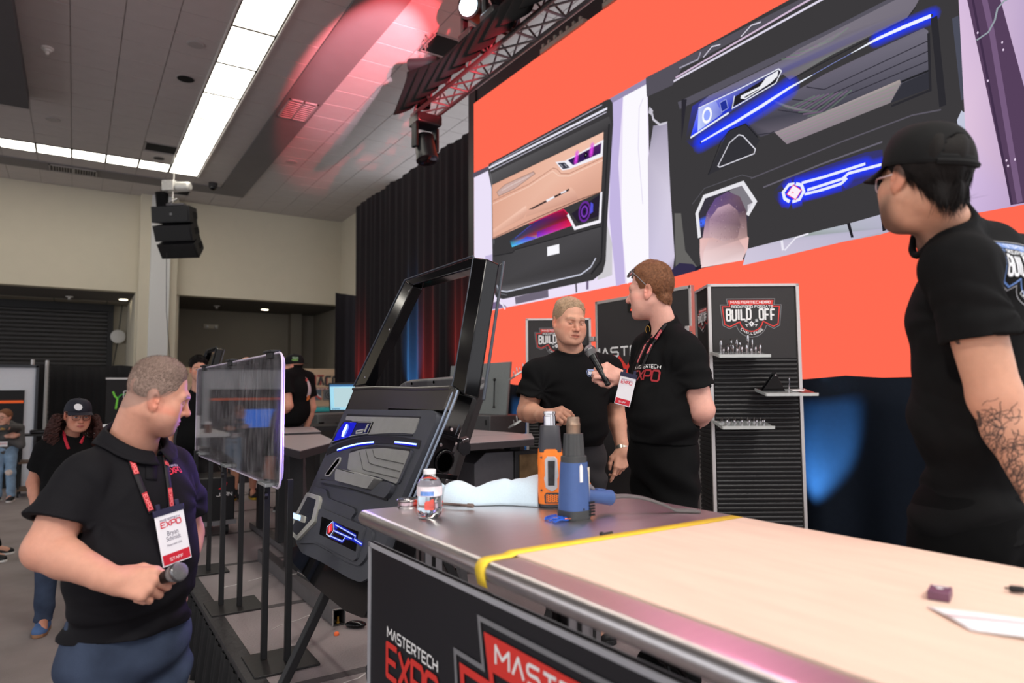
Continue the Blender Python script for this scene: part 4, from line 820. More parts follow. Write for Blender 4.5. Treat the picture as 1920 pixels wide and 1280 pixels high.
# heat guns
def heat_gun(name, label, base, yaw, kind):
    base = np.array(base, float); t = thing(name, label, 'heat gun', base); c, s_ = math.cos(yaw), math.sin(yaw); fx = np.array([c, s_, 0]); fy = np.array([s_, -c, 0]); fz = np.array([0, 0, 1.0])   # fx = handle side, fy = left flank
    M = {'orange': ((246, 128, 40), (58, 58, 64)), 'blue': ((66, 92, 146), (62, 64, 66))}[kind]
    body = mat(kind+'_gun_shell', M[0], 0.45, var=0.05, scale=60); dark = mat(kind+'_gun_dark', M[1], 0.5, var=0.06)
    def loft(secs, mm, nm, par=t, n=28, p=2.6, bev=0):
        b = MB(); P = []
        for z, rx, ry, ox in secs:
            for i in range(n):
                a = 2*PI*i/n; ca, sa = math.cos(a), math.sin(a); e = 2/p
                P.append(base+fx*(ox+rx*math.copysign(abs(ca)**e, ca))+fy*(ry*math.copysign(abs(sa)**e, sa))+fz*z)
        m_ = len(secs); Fc = [(j*n+i, j*n+(i+1) % n, (j+1)*n+(i+1) % n, (j+1)*n+i) for j in range(m_-1) for i in range(n)]+[tuple(range(n-1, -1, -1)), tuple(range((m_-1)*n, m_*n))]
        b.add(P, Fc); return b.build(nm, mm, par, smooth=40)
    if kind == 'orange':
        loft([(0, .033, .033, 0), (.004, .037, .037, 0), (.012, .0375, .0375, 0)], dark, 'rear_cap')
        loft([(.012, .0385, .0385, 0), (.05, .040, .040, 0), (.08, .0385, .0385, 0), (.12, .0385, .0385, 0), (.135, .040, .040, 0), (.165, .0385, .0385, 0), (.18, .037, .037, 0)], body, 'housing')
        loft([(.17, .0365, .0365, 0), (.185, .0365, .036, 0), (.21, .0335, .0335, 0), (.248, .031, .031, 0), (.252, .028, .028, 0)], dark, 'nozzle_collar', p=3.2)
        b = MB(); b.lathe(base+fz*.25, fz, [(.0195, 0), (.0195, .03), (.018, .032), (.018, .036), (.0195, .038), (.019, .045), (.016, .0455), (.015, .03)], 28); b.build('nozzle', mat('chrome', (210, 208, 210), 0.12, 1.0, var=0.02), t)
        for i, ang in enumerate((0,)):
            o = fy*.0385+fx*.012
            b = MB(); b.prism([(-.017, .062), (.002, .05), (.019, .062), (.019, .09), (.023, .098), (.019, .15), (.012, .158), (-.012, .158), (-.019, .148), (-.019, .1), (-.022, .092)][::-1], base+fy*.0365, fx, fz, .006, nvec=fy); b.build('badge_plate', mat('silver_plastic', (196, 196, 200), 0.35, 0.4), t, bevel=.002)
            b = MB(); b.prism([(-.010, .07), (.010, .07), (.012, .145), (-.010, .145)], base+fy*.0428, fx, fz, .0012, nvec=fy); o2 = b.build('badge_label', mat('label_dark', (44, 44, 46), 0.4, var=0.5, scale=90), t)
            b = MB(); b.prism([(-.02, .016), (.022, .016), (.026, .022), (.026, .042), (.021, .048), (-.016, .048), (-.022, .04)], base+fy*.0385, fx, fz, .003, nvec=fy); b.build('vent_frame', dark, t, bevel=.001)
            b = MB()
            b.prism([(-.016, .02), (.02, .02), (.022, .042), (-.016, .043)], base+fy*.0412, fx, fz, .0015, nvec=fy); vo = b.build('vent_screen', body, t)
            b = MB()
            for a in range(6):
                for k in range(4): q_ = base+fy*.0428+fx*(-.0125+a*.0063)+fz*(.023+k*.0055+(a % 2)*.0027); b.cyl(q_, q_+fy*.0006, .0019, n=6)
            b.build('vent_hole', dark, vo, kind='stuff')
            for hx, hz in ((-.03, .055), (-.03, .155)): b = MB(); q_ = base+fy*.0335+fx*hx+fz*hz; b.cyl(q_, q_+fy*.004, .003, n=10); b.build('screw', dark, t)
        hd = nrm(fx*.93+fz*.16); h0 = base+fx*.03+fz*.035
        b = MB(); b.tube([h0, h0+hd*.05, h0+hd*.1], [.02, .018, .021], 14); b.build('grip', body, t)
        b = MB(); b.tube([h0+fz*.018+hd*.02, h0+fz*.03+hd*.045, h0+fz*.018+hd*.06], [.008, .011, .007], 10); b.build('trigger', dark, t)
    else:
        loft([(0, .038, .036, 0), (.006, .041, .039, 0), (.026, .042, .040, 0)], dark, 'rear_cap', p=4)
        loft([(.026, .0415, .0395, 0), (.07, .040, .038, 0), (.12, .037, .036, 0), (.158, .0345, .0345, 0)], body, 'housing', p=3)
        loft([(.158, .0345, .0345, 0), (.174, .034, .034, 0), (.176, .032, .032, 0)], dark, 'collar_ring')
        b = MB(); n = 48
        P = [base+(fx*math.cos(2*PI*i/n)+fy*math.sin(2*PI*i/n))*(r*(1-.045*((i//2) % 2)))+fz*z for z, r in ((.176, .0315), (.21, .0295), (.238, .0275), (.2385, .021)) for i in range(n)]
        b.add(P, [(j*n+i, j*n+(i+1) % n, (j+1)*n+(i+1) % n, (j+1)*n+i) for j in range(3) for i in range(n)]); b.build('ribbed_collar', dark, t, smooth=20)
        b = MB(); b.lathe(base+fz*.236, fz, [(.0195, 0), (.0195, .026), (.0205, .028), (.0185, .032), (.0178, .047), (.016, .049), (.014, .03)], 28); b.build('nozzle', mat('heat_stained_steel', (150, 128, 112), 0.45, 0.7, var=0.25, scale=50), t)
        b = MB(); b.prism([(-.005, .105), (.005, .105), (.005, .148), (0, .155), (-.005, .148)], base+fy*.0355-fx*.006, fx, fz, .002, nvec=nrm(fy-fz*.06)); b.build('slide_window', mat('white_plastic'), t)
        b = MB(); b.prism([(.012, .06), (.036, .06), (.036, .143), (.018, .143)], base+fy*.0352+fx*.0, nrm(fx-fy*.35), fz, .004, nvec=nrm(fy+fx*.35)); b.build('rating_label', mat('cream_label', (216, 206, 186), 0.6, var=0.2, scale=90), t)
        b = MB()
        for a in range(3):
            for k in range(5): b.box(base+fy*.034+fx*(.022+a*.007)+fz*(.012+k*.0085)+nrm(fy+fx*.3)*.006, (.0045, .006, .005), (fx, fy, fz))
        b.build('vent_slots', mat('black_rubber'), t, kind='stuff')
        b = MB(); q_ = base+fy*.039+fz*.03; b.cyl(q_, q_+fy*.001, .003, n=10); b.build('screw', mat('black_rubber'), t)
        hd = nrm(fx*.97-fz*.16+fy*.0); h0 = base+fx*.03+fz*.062
        b = MB(); b.tube([h0, h0+hd*.04, h0+hd*.09, h0+hd*.115, h0+hd*.118], [.021, .019, .021, .023, .016], 18); gr = b.build('grip', body, t)
        b = MB(); b.tube([h0+fz*.016+hd*.01, h0+fz*.032+hd*.02, h0+fz*.02+hd*.045], [.008, .010, .006], 10); b.build('trigger', mat('grey_trigger', (120, 116, 122), 0.5), t)
        b = MB(); b.box(h0+hd*.075+fz*.02, (.035, .016, .008), (hd, fy, np.cross(hd, fy))); b.build('grip_switch', body, gr, bevel=.003)
        e = h0+hd*.118; pts = [e, e+hd*.02+fz*.002, e+np.array([.06, -.03, .004]), e+np.array([.12, -.09, -.015]), e+np.array([.17, -.13, -.05]), e+np.array([.23, -.2, -.12])]
        b = MB(); b.tube([pts[0], pts[1]], [.008, .005], 10); b.build('cord_sleeve', mat('violet_rubber', (130, 110, 140), 0.5), t)
        # smooth cord
        cs = []
        for i in range(len(pts)-1):
            for k in range(5): cs.append(pts[i]*(1-k/5)+pts[i+1]*(k/5))
        cs = [np.mean(cs[max(0, i-3):i+4], axis=0) for i in range(len(cs))]; cs = [np.array([p_[0], p_[1], max(p_[2], TZ+.005)]) if p_[0] < 1.615 else p_ for p_ in cs]
        b = MB(); b.tube(cs, .0042, 8); b.build('power_cord', mat('grey_cord', (96, 92, 92), 0.5), t)
        cs2 = [p_+np.array([0, .012, .003]) for p_ in cs[2:]]; b = MB(); b.tube(cs2, .0042, 8); b.build('power_cord', mat('grey_cord'), t)
heat_gun('heat_gun', 'orange heat gun with grey collar standing upright on the table', (1.262, 1.745, TZ), math.radians(-32), 'orange')
heat_gun('heat_gun', 'blue heat gun with brown nozzle standing upright on the table', (1.2, 1.545, TZ), math.radians(5), 'blue')
# orient: flanks fy must face the camera, so mirror them by yaw
t = thing('blue_wire_coil', 'small tangle of blue wire on the table by the blue gun', 'wire', (1.135, 1.55, TZ)); rw = random.Random(2)
b = MB(); pts = []
for i in range(70):
    a = i*.5; pts.append(np.array([1.135+(.028*math.cos(a*.9+rw.uniform(-.2, .2))), 1.545-.030*math.sin(a*.31)+.010*math.sin(a), TZ+.004+.006*(1+math.sin(a*1.7))*.5]))
b.tube(pts, .0018, 6); b.build('strand', mat('blue_wire', (34, 92, 200), 0.4), t)
b = MB(); b.tube([(1.15, 1.53, TZ+.006), (1.165, 1.515, TZ+.008), (1.172, 1.51, TZ+.022)], .0014, 6); b.build('copper_end', mat('copper', (184, 110, 80), 0.35, 0.9), t)
# paper, purple box, black clip
t = thing('hole_saw_box', 'small purple product box lying on the plywood sheet', 'box', (1.24, .59, TZ+.006)); bx = nrm((.35, -1, 0)); by = np.array([-bx[1], bx[0], 0]); q0 = np.array([1.245, .60, TZ+.0135])
b = MB(); b.box(q0, (.032, .05, .014), (bx, by, np.array([0, 0, 1.0]))); b.build('carton', mat('purple_card', (112, 74, 96), 0.5, var=0.15, scale=60), t, bevel=.001)
F = Flat(q0+np.array([0, 0, .007]), bx, by, base=.0004); F.poly([(-.012, .013), (.012, .013), (.012, .021), (-.012, .021)], (196, 186, 196)); F.disc((0, .002), .0055, (240, 236, 240)); F.build('box_print', PRINT, t)
def paper(u, v): return np.array([1.17+.10*u+.02*v, .585-.24*u*1.0-.04*v, TZ+.008+.012*v*(1-v)*2*(.4+u)+.010*math.sin(3*u+1)*u])+np.array([-.09*v*.9, -.05*v, 0])
b = MB(); b.grid(20, 10, paper); o = tag(b.build('paper_sheet', mat('white_paper', (238, 236, 240), 0.8, var=0.03), None, smooth=180, solid=.0012), 'crumpled white printed paper sheet on the plywood', 'paper')
b = MB(); b.grid(20, 2, lambda u, v: paper(u, .45+.08*v)+np.array([0, 0, .0014])); b.build('print_stripe', mat('pink_print', (232, 190, 196), 0.7), o, smooth=180, solid=.0003)
t = thing('pencil_stub', 'tiny black marker stub on the plywood near the paper', 'marker', (1.38, .54, TZ+.006)); b = MB(); b.lathe((1.376, .55, TZ+.012), (.2, -1, .1), [(.003, 0), (.006, .003), (.006, .02), (.003, .026)], 10); b.build('barrel', BLACKMETAL, t); b = MB(); b.cyl((1.376, .552, TZ+.012), (1.3755, .556, TZ+.0118), .003, .001, n=8); b.build('tip', GRILLE, t)

# ------------------------------------------------------------------ slat towers with the badge
SLATM = mat('black_slatwall', (30, 29, 30), 0.35, var=0.08, scale=20); TALU = mat('silver_edge_trim', (188, 182, 180), 0.35, 0.7, var=0.04)
CARD = mat('dark_sign_card', (38, 35, 36), 0.55, var=0.04)
def tower(label, FL, FR, depth, ztop, hd=.525, side=True):
    FL = np.array([*FL, SZ]); FR = np.array([*FR, SZ]); ux = nrm(FR-FL); W = np.linalg.norm(FR-FL); uy = np.array([0, 0, 1.0]); nv = np.cross(ux, uy); H = ztop-SZ; back = -nv
    t = thing('slat_tower', label, 'display tower', (FL+FR)/2+back*depth/2)
    b = MB(); b.prism([(.012, 0), (W-.012, 0), (W-.012, H-.01), (.012, H-.01)], FL+back*.02, ux, uy, depth-.04, nvec=back); b.build('core', CARD, t, smooth=None)
    b = MB()
    for x in (0, W-.022):
        for dd in (0, depth-.022): b.prism([(x, 0), (x+.022, 0), (x+.022, H), (x, H)], FL+back*dd, ux, uy, .022, nvec=back)
    for dd in (0, depth-.022): b.prism([(0, H-.018), (W, H-.018), (W, H), (0, H)], FL+back*dd, ux, uy, .022, nvec=back)
    b.prism([(0, 0), (depth, 0), (depth, .018), (0, .018)], FL+uy*(H-.018), back, uy, .022, nvec=ux); b.prism([(0, 0), (depth, 0), (depth, .018), (0, .018)], FL+uy*(H-.018)+ux*(W-.022), back, uy, .022, nvec=ux)
    b.build('edge_frame', TALU, t, bevel=.002)
    b = MB(); b.prism([(.03, H-hd), (W-.03, H-hd), (W-.03, H-.022), (.03, H-.022)], FL+back*.012, ux, uy, .01, nvec=back); b.build('header_card', CARD, t, smooth=None)
    F = Flat(FL+back*.011, ux, uy, base=.0006); badge(F, W*.47, H-hd*.5+.03, W*.335); F.build('badge_print', PRINT, t)
    s = MB(); s.prism([(0, -.013), (.010, -.011), (.014, -.004), (.014, .004), (.010, .011), (0, .013)], (0, 0, 0), nv, uy, W-.06, nvec=ux); sme = s.shape('slat', SLATM, 50)
    n = int((H-hd)/.031)
    for k in range(n): copy_at('slat', sme, FL+ux*.03+back*.018+uy*(H-hd-.018-k*.031), t)
    if side:
        sl_ = -ux; o = FL+back*(depth-.03); F = Flat(FL+back*depth+ux*.011, -back, uy, base=.0006)
        b = MB(); b.prism([(.025, H-hd), (depth-.025, H-hd), (depth-.025, H-.022), (.025, H-.022)], FL+back*depth+ux*.012, -back, uy, .008, nvec=ux); b.build('side_card', CARD, t, smooth=None)
        badge(F, depth*.5, H-hd*.5+.03, depth*.38); F.build('side_badge_print', PRINT, t)
        s = MB(); s.prism([(0, -.013), (.010, -.011), (.014, 0), (.010, .011), (0, .013)], (0, 0, 0), -ux, uy, depth-.05, nvec=back); sme = s.shape('side_slat', SLATM, 50)
        for k in range(n): copy_at('side_slat', sme, FL+back*.025+ux*.016+uy*(H-hd-.018-k*.031), t)
    return t, FL, ux, uy, nv, W, H
TR = tower('right slat tower with white shelves of router bits and the badge header', (3.74, 3.25), (4.28, 2.90), .36, 2.445)
TL = tower('left slat tower behind the man with slicked back hair', (3.89, 5.78), (4.45, 5.41), .36, 2.445)
# wide centre panel with the show name
CP = thing('centre_panel', 'wide dark panel with the show name between the two slat towers', 'display panel', (4.45, 4.7, SZ)); co = np.array([4.43, 5.30, SZ]); cu = np.array([0, -1.0, 0]); cv = np.array([0, 0, 1.0])
b = MB(); b.prism([(0, 0), (1.26, 0), (1.26, 2.19), (0, 2.19)], co, cu, cv, -.03); b.build('board', CARD, CP, smooth=None)
b = MB()
for p0, p1 in (((0, 2.17), (1.26, 2.2)), ((-.01, 0), (.018, 2.2)), ((1.242, 0), (1.27, 2.2))): b.prism([p0, (p1[0], p0[1]), p1, (p0[0], p1[1])], co+np.array([-.006, 0, 0]), cu, cv, -.045)
b.build('edge_frame', TALU, CP, bevel=.002)
b = MB(); b.box(co+np.array([-.02, .03, 1.82]), (.05, .07, .05)); b.box(co+np.array([-.02, -1.25, 1.82]), (.05, .05, .05)); b.build('clamp', TALU, CP, bevel=.004)
F = Flat(co, cu, cv, base=.0012)
ax, ay = F.uv(at(1151, 668, x=4.43)); bx_, by_ = F.uv(at(1206, 664, x=4.43)); lw = (bx_-ax)/3.5
F.text('MASTERTECH', ax-2*lw*1.36-.28*lw, ay, .085, lw*.92, (232, 232, 232), t=.2, gap=.3)
ex, ey = F.uv(at(1160, 716, x=4.43)); F.text('EXPO', ex-.29, ey, .24, .235, (222, 52, 40), t=.2, gap=.24)
sx_, sy_ = F.uv(at(1168, 728, x=4.43)); F.text('SYMPOSIUM', sx_+.06, sy_, .035, .03, (225, 225, 225), t=.2)
F.build('name_print', PRINT, CP)
t = thing('timer_clock', 'black digital timer clock with red digits on the centre panel', 'clock', at(1195, 572, x=4.40)); p = at(1205, 570, x=4.39); b = MB(); b.box(p, (.05, .36, .125)); b.build('case', mat('black_gloss'), t, bevel=.004)
F = Flat(p+np.array([-.025, 0, 0]), (0, -1, 0), (0, 0, 1), base=.001); F.text('3', -.135, -.042, .084, .05, (255, 70, 40), t=.2); F.text('O', -.05, -.042, .084, .05, (255, 70, 40), t=.2); F.build('digits', color_mat('lit_red_digits', emission=2.0), t)
# shelves of the right tower
PLATE = mat('clear_acrylic_plate', (190, 196, 196), 0.15, trans=0.5, var=0.04); CHROME = mat('chrome'); BRASS = mat('brass', (190, 150, 70), 0.3, 0.9)
_, FLo, ux, uy, nv, W, H = TR
def shelf(label, u0, z0, w, d=.21, tilt=.16):
    o = FLo+ux*u0; o[2] = z0; dz = nrm(nv-uy*tilt*1.0); up = np.cross(dz, ux)*1.0; up = up if up[2] > 0 else -up
    t = thing('tray_shelf', label, 'shelf', o+ux*w/2); b = MB(); b.prism([(0, 0), (w, 0), (w, d), (0, d)], o+nv*.02, ux, dz, .014, nvec=up); b.build('plate', PLATE, t, bevel=.002)
    b = MB(); b.prism([(0, d-.002), (w, d-.002), (w, d+.006), (0, d+.006)], o+nv*.02, ux, dz, .02, nvec=up); b.prism([(-.004, 0), (0, 0), (0, d), (-.004, d)], o+nv*.02, ux, dz, .02, nvec=up); b.build('front_lip', mat('pale_edge', (206, 210, 208), 0.25, 0.3), t)
    for a, c in ((.012, .015), (w-.012, .015), (.012, d-.015), (w-.012, d-.015), (w/2, d-.015)):
        q_ = o+nv*.02+ux*a+dz*c+up*.014; b = MB(); b.lathe(q_, up, [(.007, 0), (.006, .003), (.002, .004)], 10); b.build('corner_screw', CHROME, t)
    return lambda a, c, h=0: o+nv*.02+ux*a+dz*c+up*(.0145+h), up, dz
def uz(px, py): p_ = on_plane(px, py, FLo, nv); return float((p_-FLo)@ux), p_[2]
u1, z1 = uz(1331, 664); sf, up, dz = shelf('upper tray shelf of router bits on the right slat tower', u1, z1-.0, .34)
rb = random.Random(4)
def bit(p, h, r, nm, label, grp, up):
    t = thing(nm, label, 'router bit', p, grp); b = MB(); b.lathe(p, up, [(r*.8, 0), (r*.8, h*.55), (r, h*.56), (r*1.05, h*.8), (r*.7, h)], 10); b.build('shank', CHROME, t); b = MB(); b.lathe(p+up*h, up, [(r*.7, 0), (r*1.3, .002), (r*1.3, .010), (r*.4, .012)], 10); b.build('cutter', mat('dark_steel', (96, 92, 90), 0.3, 0.9), t)
for i, (a, c, h, r) in enumerate(((.055, .05, .085, .008), (.10, .05, .05, .006), (.125, .05, .085, .007), (.16, .06, .09, .007), (.185, .05, .07, .007), (.24, .05, .12, .007), (.27, .05, .09, .006))): bit(sf(a, c), h, r, 'router_bit', ORD[i]+' router bit from the left in the back row of the upper tray', 'router bits in the back row of the upper tray', up)
for i in range(9): bit(sf(.05+i*.031, .13), .035+.012*(i % 3), .007, 'router_bit', ORD[i]+' short router bit from the left in the front row of the upper tray', 'router bits in the front row of the upper tray', up)
u2, z2 = uz(1414, 733); sf, up, dz = shelf('middle tray shelf with black triangle jig sticking past the tower edge', u2, z2, .345)
t = thing('triangle_jig', 'glossy black triangular jig on the middle tray shelf', 'jig', sf(.09, .1)); b = MB(); q_ = sf(.09, .1)
for s_ in (0, .012): b.prism([(-.085, 0), (.075, 0), (.005, .135)], q_-dz*(.03-s_*3), ux, up, .008, nvec=dz)
b.build('plates', mat('black_gloss'), t, bevel=.002); b = MB(); b.cyl(q_+up*.115-dz*.04, q_+up*.115+dz*.03, .006, n=10); b.build('pin', CHROME, t)
bit(sf(.215, .05), .085, .004, 'brass_rod', 'thin brass rod standing on the middle tray shelf', None, up)
b = MB(); b.box(sf(.25, .10, .006), (.075, .05, .004), (ux, dz, up)); t = tag(b.build('white_card', mat('white_paper'), None), 'small white card lying on the middle tray shelf', 'card')
b = MB(); b.box(sf(.29, .14, .003), (.08, .09, .004), (ux, dz, up)); tag(b.build('red_card', mat('dark_red_card', (120, 50, 52), 0.4), None), 'dark red card on the right end of the middle tray shelf', 'card')
u3, z3 = uz(1336, 792); sf, up, dz = shelf('lower tray shelf of round cutters on the right slat tower', u3, z3, .345)
for i in range(7):
    p = sf(.04+i*.044, .06); t = thing('round_cutter', ORD[i]+' round cutter from the left on the lower tray', 'cutter', p, 'round cutters on the lower tray'); r = .02-.0015*i; b = MB(); b.lathe(p, up, [(r, 0), (r, .01), (r*.6, .012), (r*.55, .006)], 16); b.build('ring', CHROME, t); b = MB(); b.lathe(p, up, [(r*.4, 0), (r*.4, .03), (r*.2, .034)], 10); b.build('stem', mat('dark_steel'), t)
for i in range(6): bit(sf(.05+i*.05, .14), .03, .007, 'router_bit', ORD[i]+' short router bit from the left on the lower tray', 'router bits on the lower tray', up)
# the left tower's two trays seen end on
_, FLo, ux, uy, nv, W, H = TL
for lb_, px, py in (('upper tray shelf on the edge of the left slat tower', 975, 700), ('lower tray shelf on the edge of the left slat tower', 975, 790)):
    p = at(px-2, py, d=6.85); t = thing('tray_shelf', lb_, 'shelf', p); a1 = nrm(-ux*.8+nv*.35-uy*.5); a2 = nrm(nv); b = MB(); b.box(p, (.19, .22, .016), (a1, nrm(np.cross(np.cross(a1, a2), a1)), nrm(np.cross(a1, a2)))); b.build('plate', mat('pale_edge'), t, bevel=.002)
    for k in range(4):
        b = MB(); q_ = p+a1*(.06-.04*k)+a2*.02; b.cyl(q_, q_+np.array([-.01, .0, .05+.02*(k % 2)]), .006, n=8); b.build('router_bit', CHROME, t)
# ------------------------------------------------------------------ car door on its easel
LEAN = math.radians(14.7); DO = np.array([.95, 3.42, .89]); DU = np.array([0, -1.0, 0]); DV = np.array([math.sin(LEAN), 0, math.cos(LEAN)]); DN = np.cross(DU, DV)
def dp(px, py, h=0.0):
    p = on_plane(px, py, DO+DN*h, DN); d = p-DO; return (float(d@DU), float(d@DV))
def c2(L, h=0.0): return [dp(540+x*.1875, 700+y*.1875, h) for x, y in L]
def c3(L, h=0.0): return [dp(530+x*.2967, 900+y*.2967, h) for x, y in L]
def c1(L, h=0.0): return [dp(530+x*.21875, 460+y*.21875, h) for x, y in L]
PANEL = mat('charcoal_soft_trim', (66, 68, 75), 0.62, var=0.06, scale=14, bump=0.15, bscale=400); FABRIC = mat('grey_suede', (122, 122, 120), 0.95, var=0.10, scale=25, bump=0.3, bscale=500, sheen=0.3)
GLOSSB = mat('gloss_black_paint', (11, 11, 13), 0.10, var=0.0); SATIN = mat('satin_black_sheet', (84, 81, 78), 0.34, 0.7, var=0.05, scale=5); RECESS = mat('dark_recess', (18, 18, 21), 0.6, var=0.02)
SILV = mat('satin_silver', (176, 176, 168), 0.5, 0.2, var=0.03); BLUEL = mat('blue_white_light', (190, 215, 255), 0.3, var=0, emit=(150, 190, 255), estr=2.2); BLUEG = mat('blue_lit_gloss', (20, 26, 190), 0.12, var=0, emit=(16, 26, 200), estr=0.45)
door = thing('car_door', 'black car door with blue lit trim panel leaning on an easel', 'car door', (1.05, 2.95, .89))
def pr(pts, h0, h1, material, name, parent=None, bevel=0.0, smooth=40, seg=2):
    b = MB(); b.prism(pts, DO+DN*h0, DU, DV, h1-h0, nvec=DN); return b.build(name, material, parent or door, smooth=smooth, bevel=bevel, seg=seg)
def rounded(pts, r, n=4):
    out = []; m = len(pts)
    for i in range(m):
        a, p, c = (np.array(pts[(i+k) % m]) for k in (-1, 0, 1)); d1 = a-p; d2 = c-p; l1, l2 = np.linalg.norm(d1), np.linalg.norm(d2); rr_ = min(r, l1*.45, l2*.45); s_, e = p+d1/l1*rr_, p+d2/l2*rr_
        for k in range(n+1): t = k/n; out.append(tuple((1-t)**2*s_+2*t*(1-t)*p+t*t*e))
    return out
def P(L, h=0.0): return [dp(x, y, h) for x, y in L]
# shell: outer skin and thick inner frame
sh = P([(662, 728), (849, 727), (838, 760), (764, 945), (708, 1120), (690, 1158), (655, 1142), (590, 1090), (558, 1055), (552, 1025), (556, 990), (575, 930), (612, 850), (645, 770)], -.03)
pr(rounded(sh, .02), -.125, -.035, GLOSSB, 'door_shell', bevel=.012, seg=3)
sk = P([(655, 1000), (700, 1040), (708, 1120), (690, 1160), (655, 1146), (592, 1096), (556, 1056), (550, 1028)], -.03); pr(rounded(sk, .02), -.06, -.012, GLOSSB, 'sill_flange', bevel=.01)
belt = P([(663, 729), (846, 727), (830, 769), (651, 767)], -.01); pr(rounded(belt, .01), -.05, -.01, SATIN, 'belt_sheet', bevel=.009, seg=3)
b = MB(); e0, e1 = (np.array(v) for v in (dp(663, 729, -.012), dp(845, 727, -.012))); L3 = lambda uv, h: DO+DU*uv[0]+DV*uv[1]+DN*h
b.tube([L3(e0, -.012), L3(e0*.72+e1*.28+np.array([0, .004]), -.012), L3(e0*.3+e1*.7-np.array([0, .003]), -.012), L3(e1, -.012)], .009, 10); b.build('belt_roll', SATIN, door)
# window frame: A pillar, header, B pillar as square tube pieces
def bar(a, c, wdt, h0, h1, name, material=GLOSSB):
    a = np.array(a); c = np.array(c); d = (c-a)/np.linalg.norm(c-a); n = np.array([-d[1], d[0]])*wdt; return pr([tuple(a), tuple(c), tuple(c+n), tuple(a+n)], h0, h1, material, name, bevel=.006, seg=2)
ap0, ap1 = dp(668, 727, -.06), dp(764.5, 528, -.06); hd1 = dp(893, 484, -.06)
ai0, ai1, hi1 = dp(690, 722, -.06), dp(779, 536, -.06), dp(890, 505, -.06)
pr([ap0, ai0, ai1, ap1], -.10, -.045, GLOSSB, 'a_pillar', bevel=.006); pr([ap1, ai1, hi1, hd1], -.10, -.045, GLOSSB, 'window_header', bevel=.006)
b0, b1, b2, b3 = dp(853, 725, -.06), dp(892, 484, -.06), dp(917, 487, -.06), dp(876, 742, -.06); pr([b0, b3, b2, b1], -.11, -.045, GLOSSB, 'b_pillar', bevel=.006)
SEAL = mat('seal_rubber', (66, 72, 82), 0.28, var=0.03)
b = MB(); sp = [np.array(x) for x in (ap0, ap1, hd1)]; b.tube([L3(x+np.array([0, .004]), -.043) for x in (sp[0], sp[1], sp[2])], .0035, 8); b.build('frame_seal', SEAL, door)
for off, hh in ((0, -.047), (.022, -.075), (.035, -.11)):
    b = MB(); x = np.array([off, 0]); b.tube([L3(np.array(b1)+x*.55+np.array([.005, .0]), hh), L3(np.array(b0)+x*.9+np.array([.004, .02]), hh), L3(np.array(dp(826, 792, -.05))+x, hh), L3(np.array(dp(762, 942, -.05))+x, hh), L3(np.array(dp(712, 1090, -.05))+x, hh)], .0045, 8); b.build('edge_seal', SEAL, door)
b = MB(); b.tube([L3(np.array(b2), -.12), L3(np.array(b2)+np.array([.012, .012]), -.12), L3(np.array(b3)+np.array([.02, .0]), -.12)], .006, 8); b.build('outer_seal', SEAL, door)
for px, py in ((767, 545), (730, 618), (684, 707)):
    b = MB(); q_ = L3(dp(px, py, -.045), -.045); b.lathe(q_, DN, [(.005, 0), (.004, .002), (.001, .003)], 10); b.build('frame_rivet', CHROME, door)
# shut face of the door (faces the camera side): latch, hole, ribs
ye = float(on_plane(800, 850, DO, DN)[1])
ends = [dp(838, 760, -.03), dp(764, 945, -.03)]
def endp(px, py): # point on the sloping end face of the shell
    a = L3(ends[0], -.03); c = L3(ends[1], -.03); n = nrm(np.cross(c-a, DN)); n = n if n[1] < 0 else -n; return on_plane(px, py, a+n*.004, n), n
qe, ne = endp(832, 864); t1_ = nrm(np.cross(ne, (0, 0, 1.0))); t2_ = np.cross(t1_, ne)
def endshape(pts, depth, name, material, bevel=.002):
    Q = [endp(x, y)[0] for x, y in pts]; o_ = Q[0]; b = MB(); b.prism([(float((v-o_)@t1_), float((v-o_)@t2_)) for v in Q], o_, t1_, t2_, depth, nvec=ne); return b.build(name, material, door, bevel=bevel)
ring = lambda cx, cy, rx, ry, k=0, n=16: [(cx+rx*math.cos(2*PI*i/n)+k*math.sin(2*PI*i/n), cy+ry*math.sin(2*PI*i/n)) for i in range(n)]
endshape(ring(833, 864, 18, 22, -4), .006, 'lock_hole_rim', GLOSSB, .003); endshape(ring(833, 865, 14, 18, -3), .009, 'lock_hole', mat('hole_black', (2, 2, 2), 0.95, spec=0, var=0))
endshape([(858, 826), (872, 818), (880, 832), (878, 846), (866, 852), (855, 842)], .02, 'latch_box', mat('latch_black', (30, 30, 33), 0.3, var=0.05), .004)
endshape([(862, 820), (874, 816), (875, 822), (864, 826)], .026, 'latch_jaw', CHROME, .002)
endshape([(820, 808), (862, 822), (862, 830), (819, 815)], .008, 'pressed_rib', GLOSSB, .003); endshape([(815, 885), (858, 890), (856, 900), (812, 893)], .006, 'pressed_rib', GLOSSB, .003)
for x, y in ((826, 833), (837, 900), (846, 804)): endshape(ring(x, y, 3, 3.4, 0, 10), .006, 'end_bolt', CHROME, .001)
# double seal lip by the shut face, blue-lit sheen put into its pale colour
LIP = mat('seal_lip', (150, 164, 184), 0.25, 0.3, var=0.02)
for dx_ in (0, 9):
    b = MB(); b.tube([L3(dp(x+dx_, y, -.022), -.022) for x, y in ((849, 731), (845, 745), (829, 786), (797, 862), (765, 938), (738, 1000))], .0042, 8); b.build('seal_lip', LIP, door)
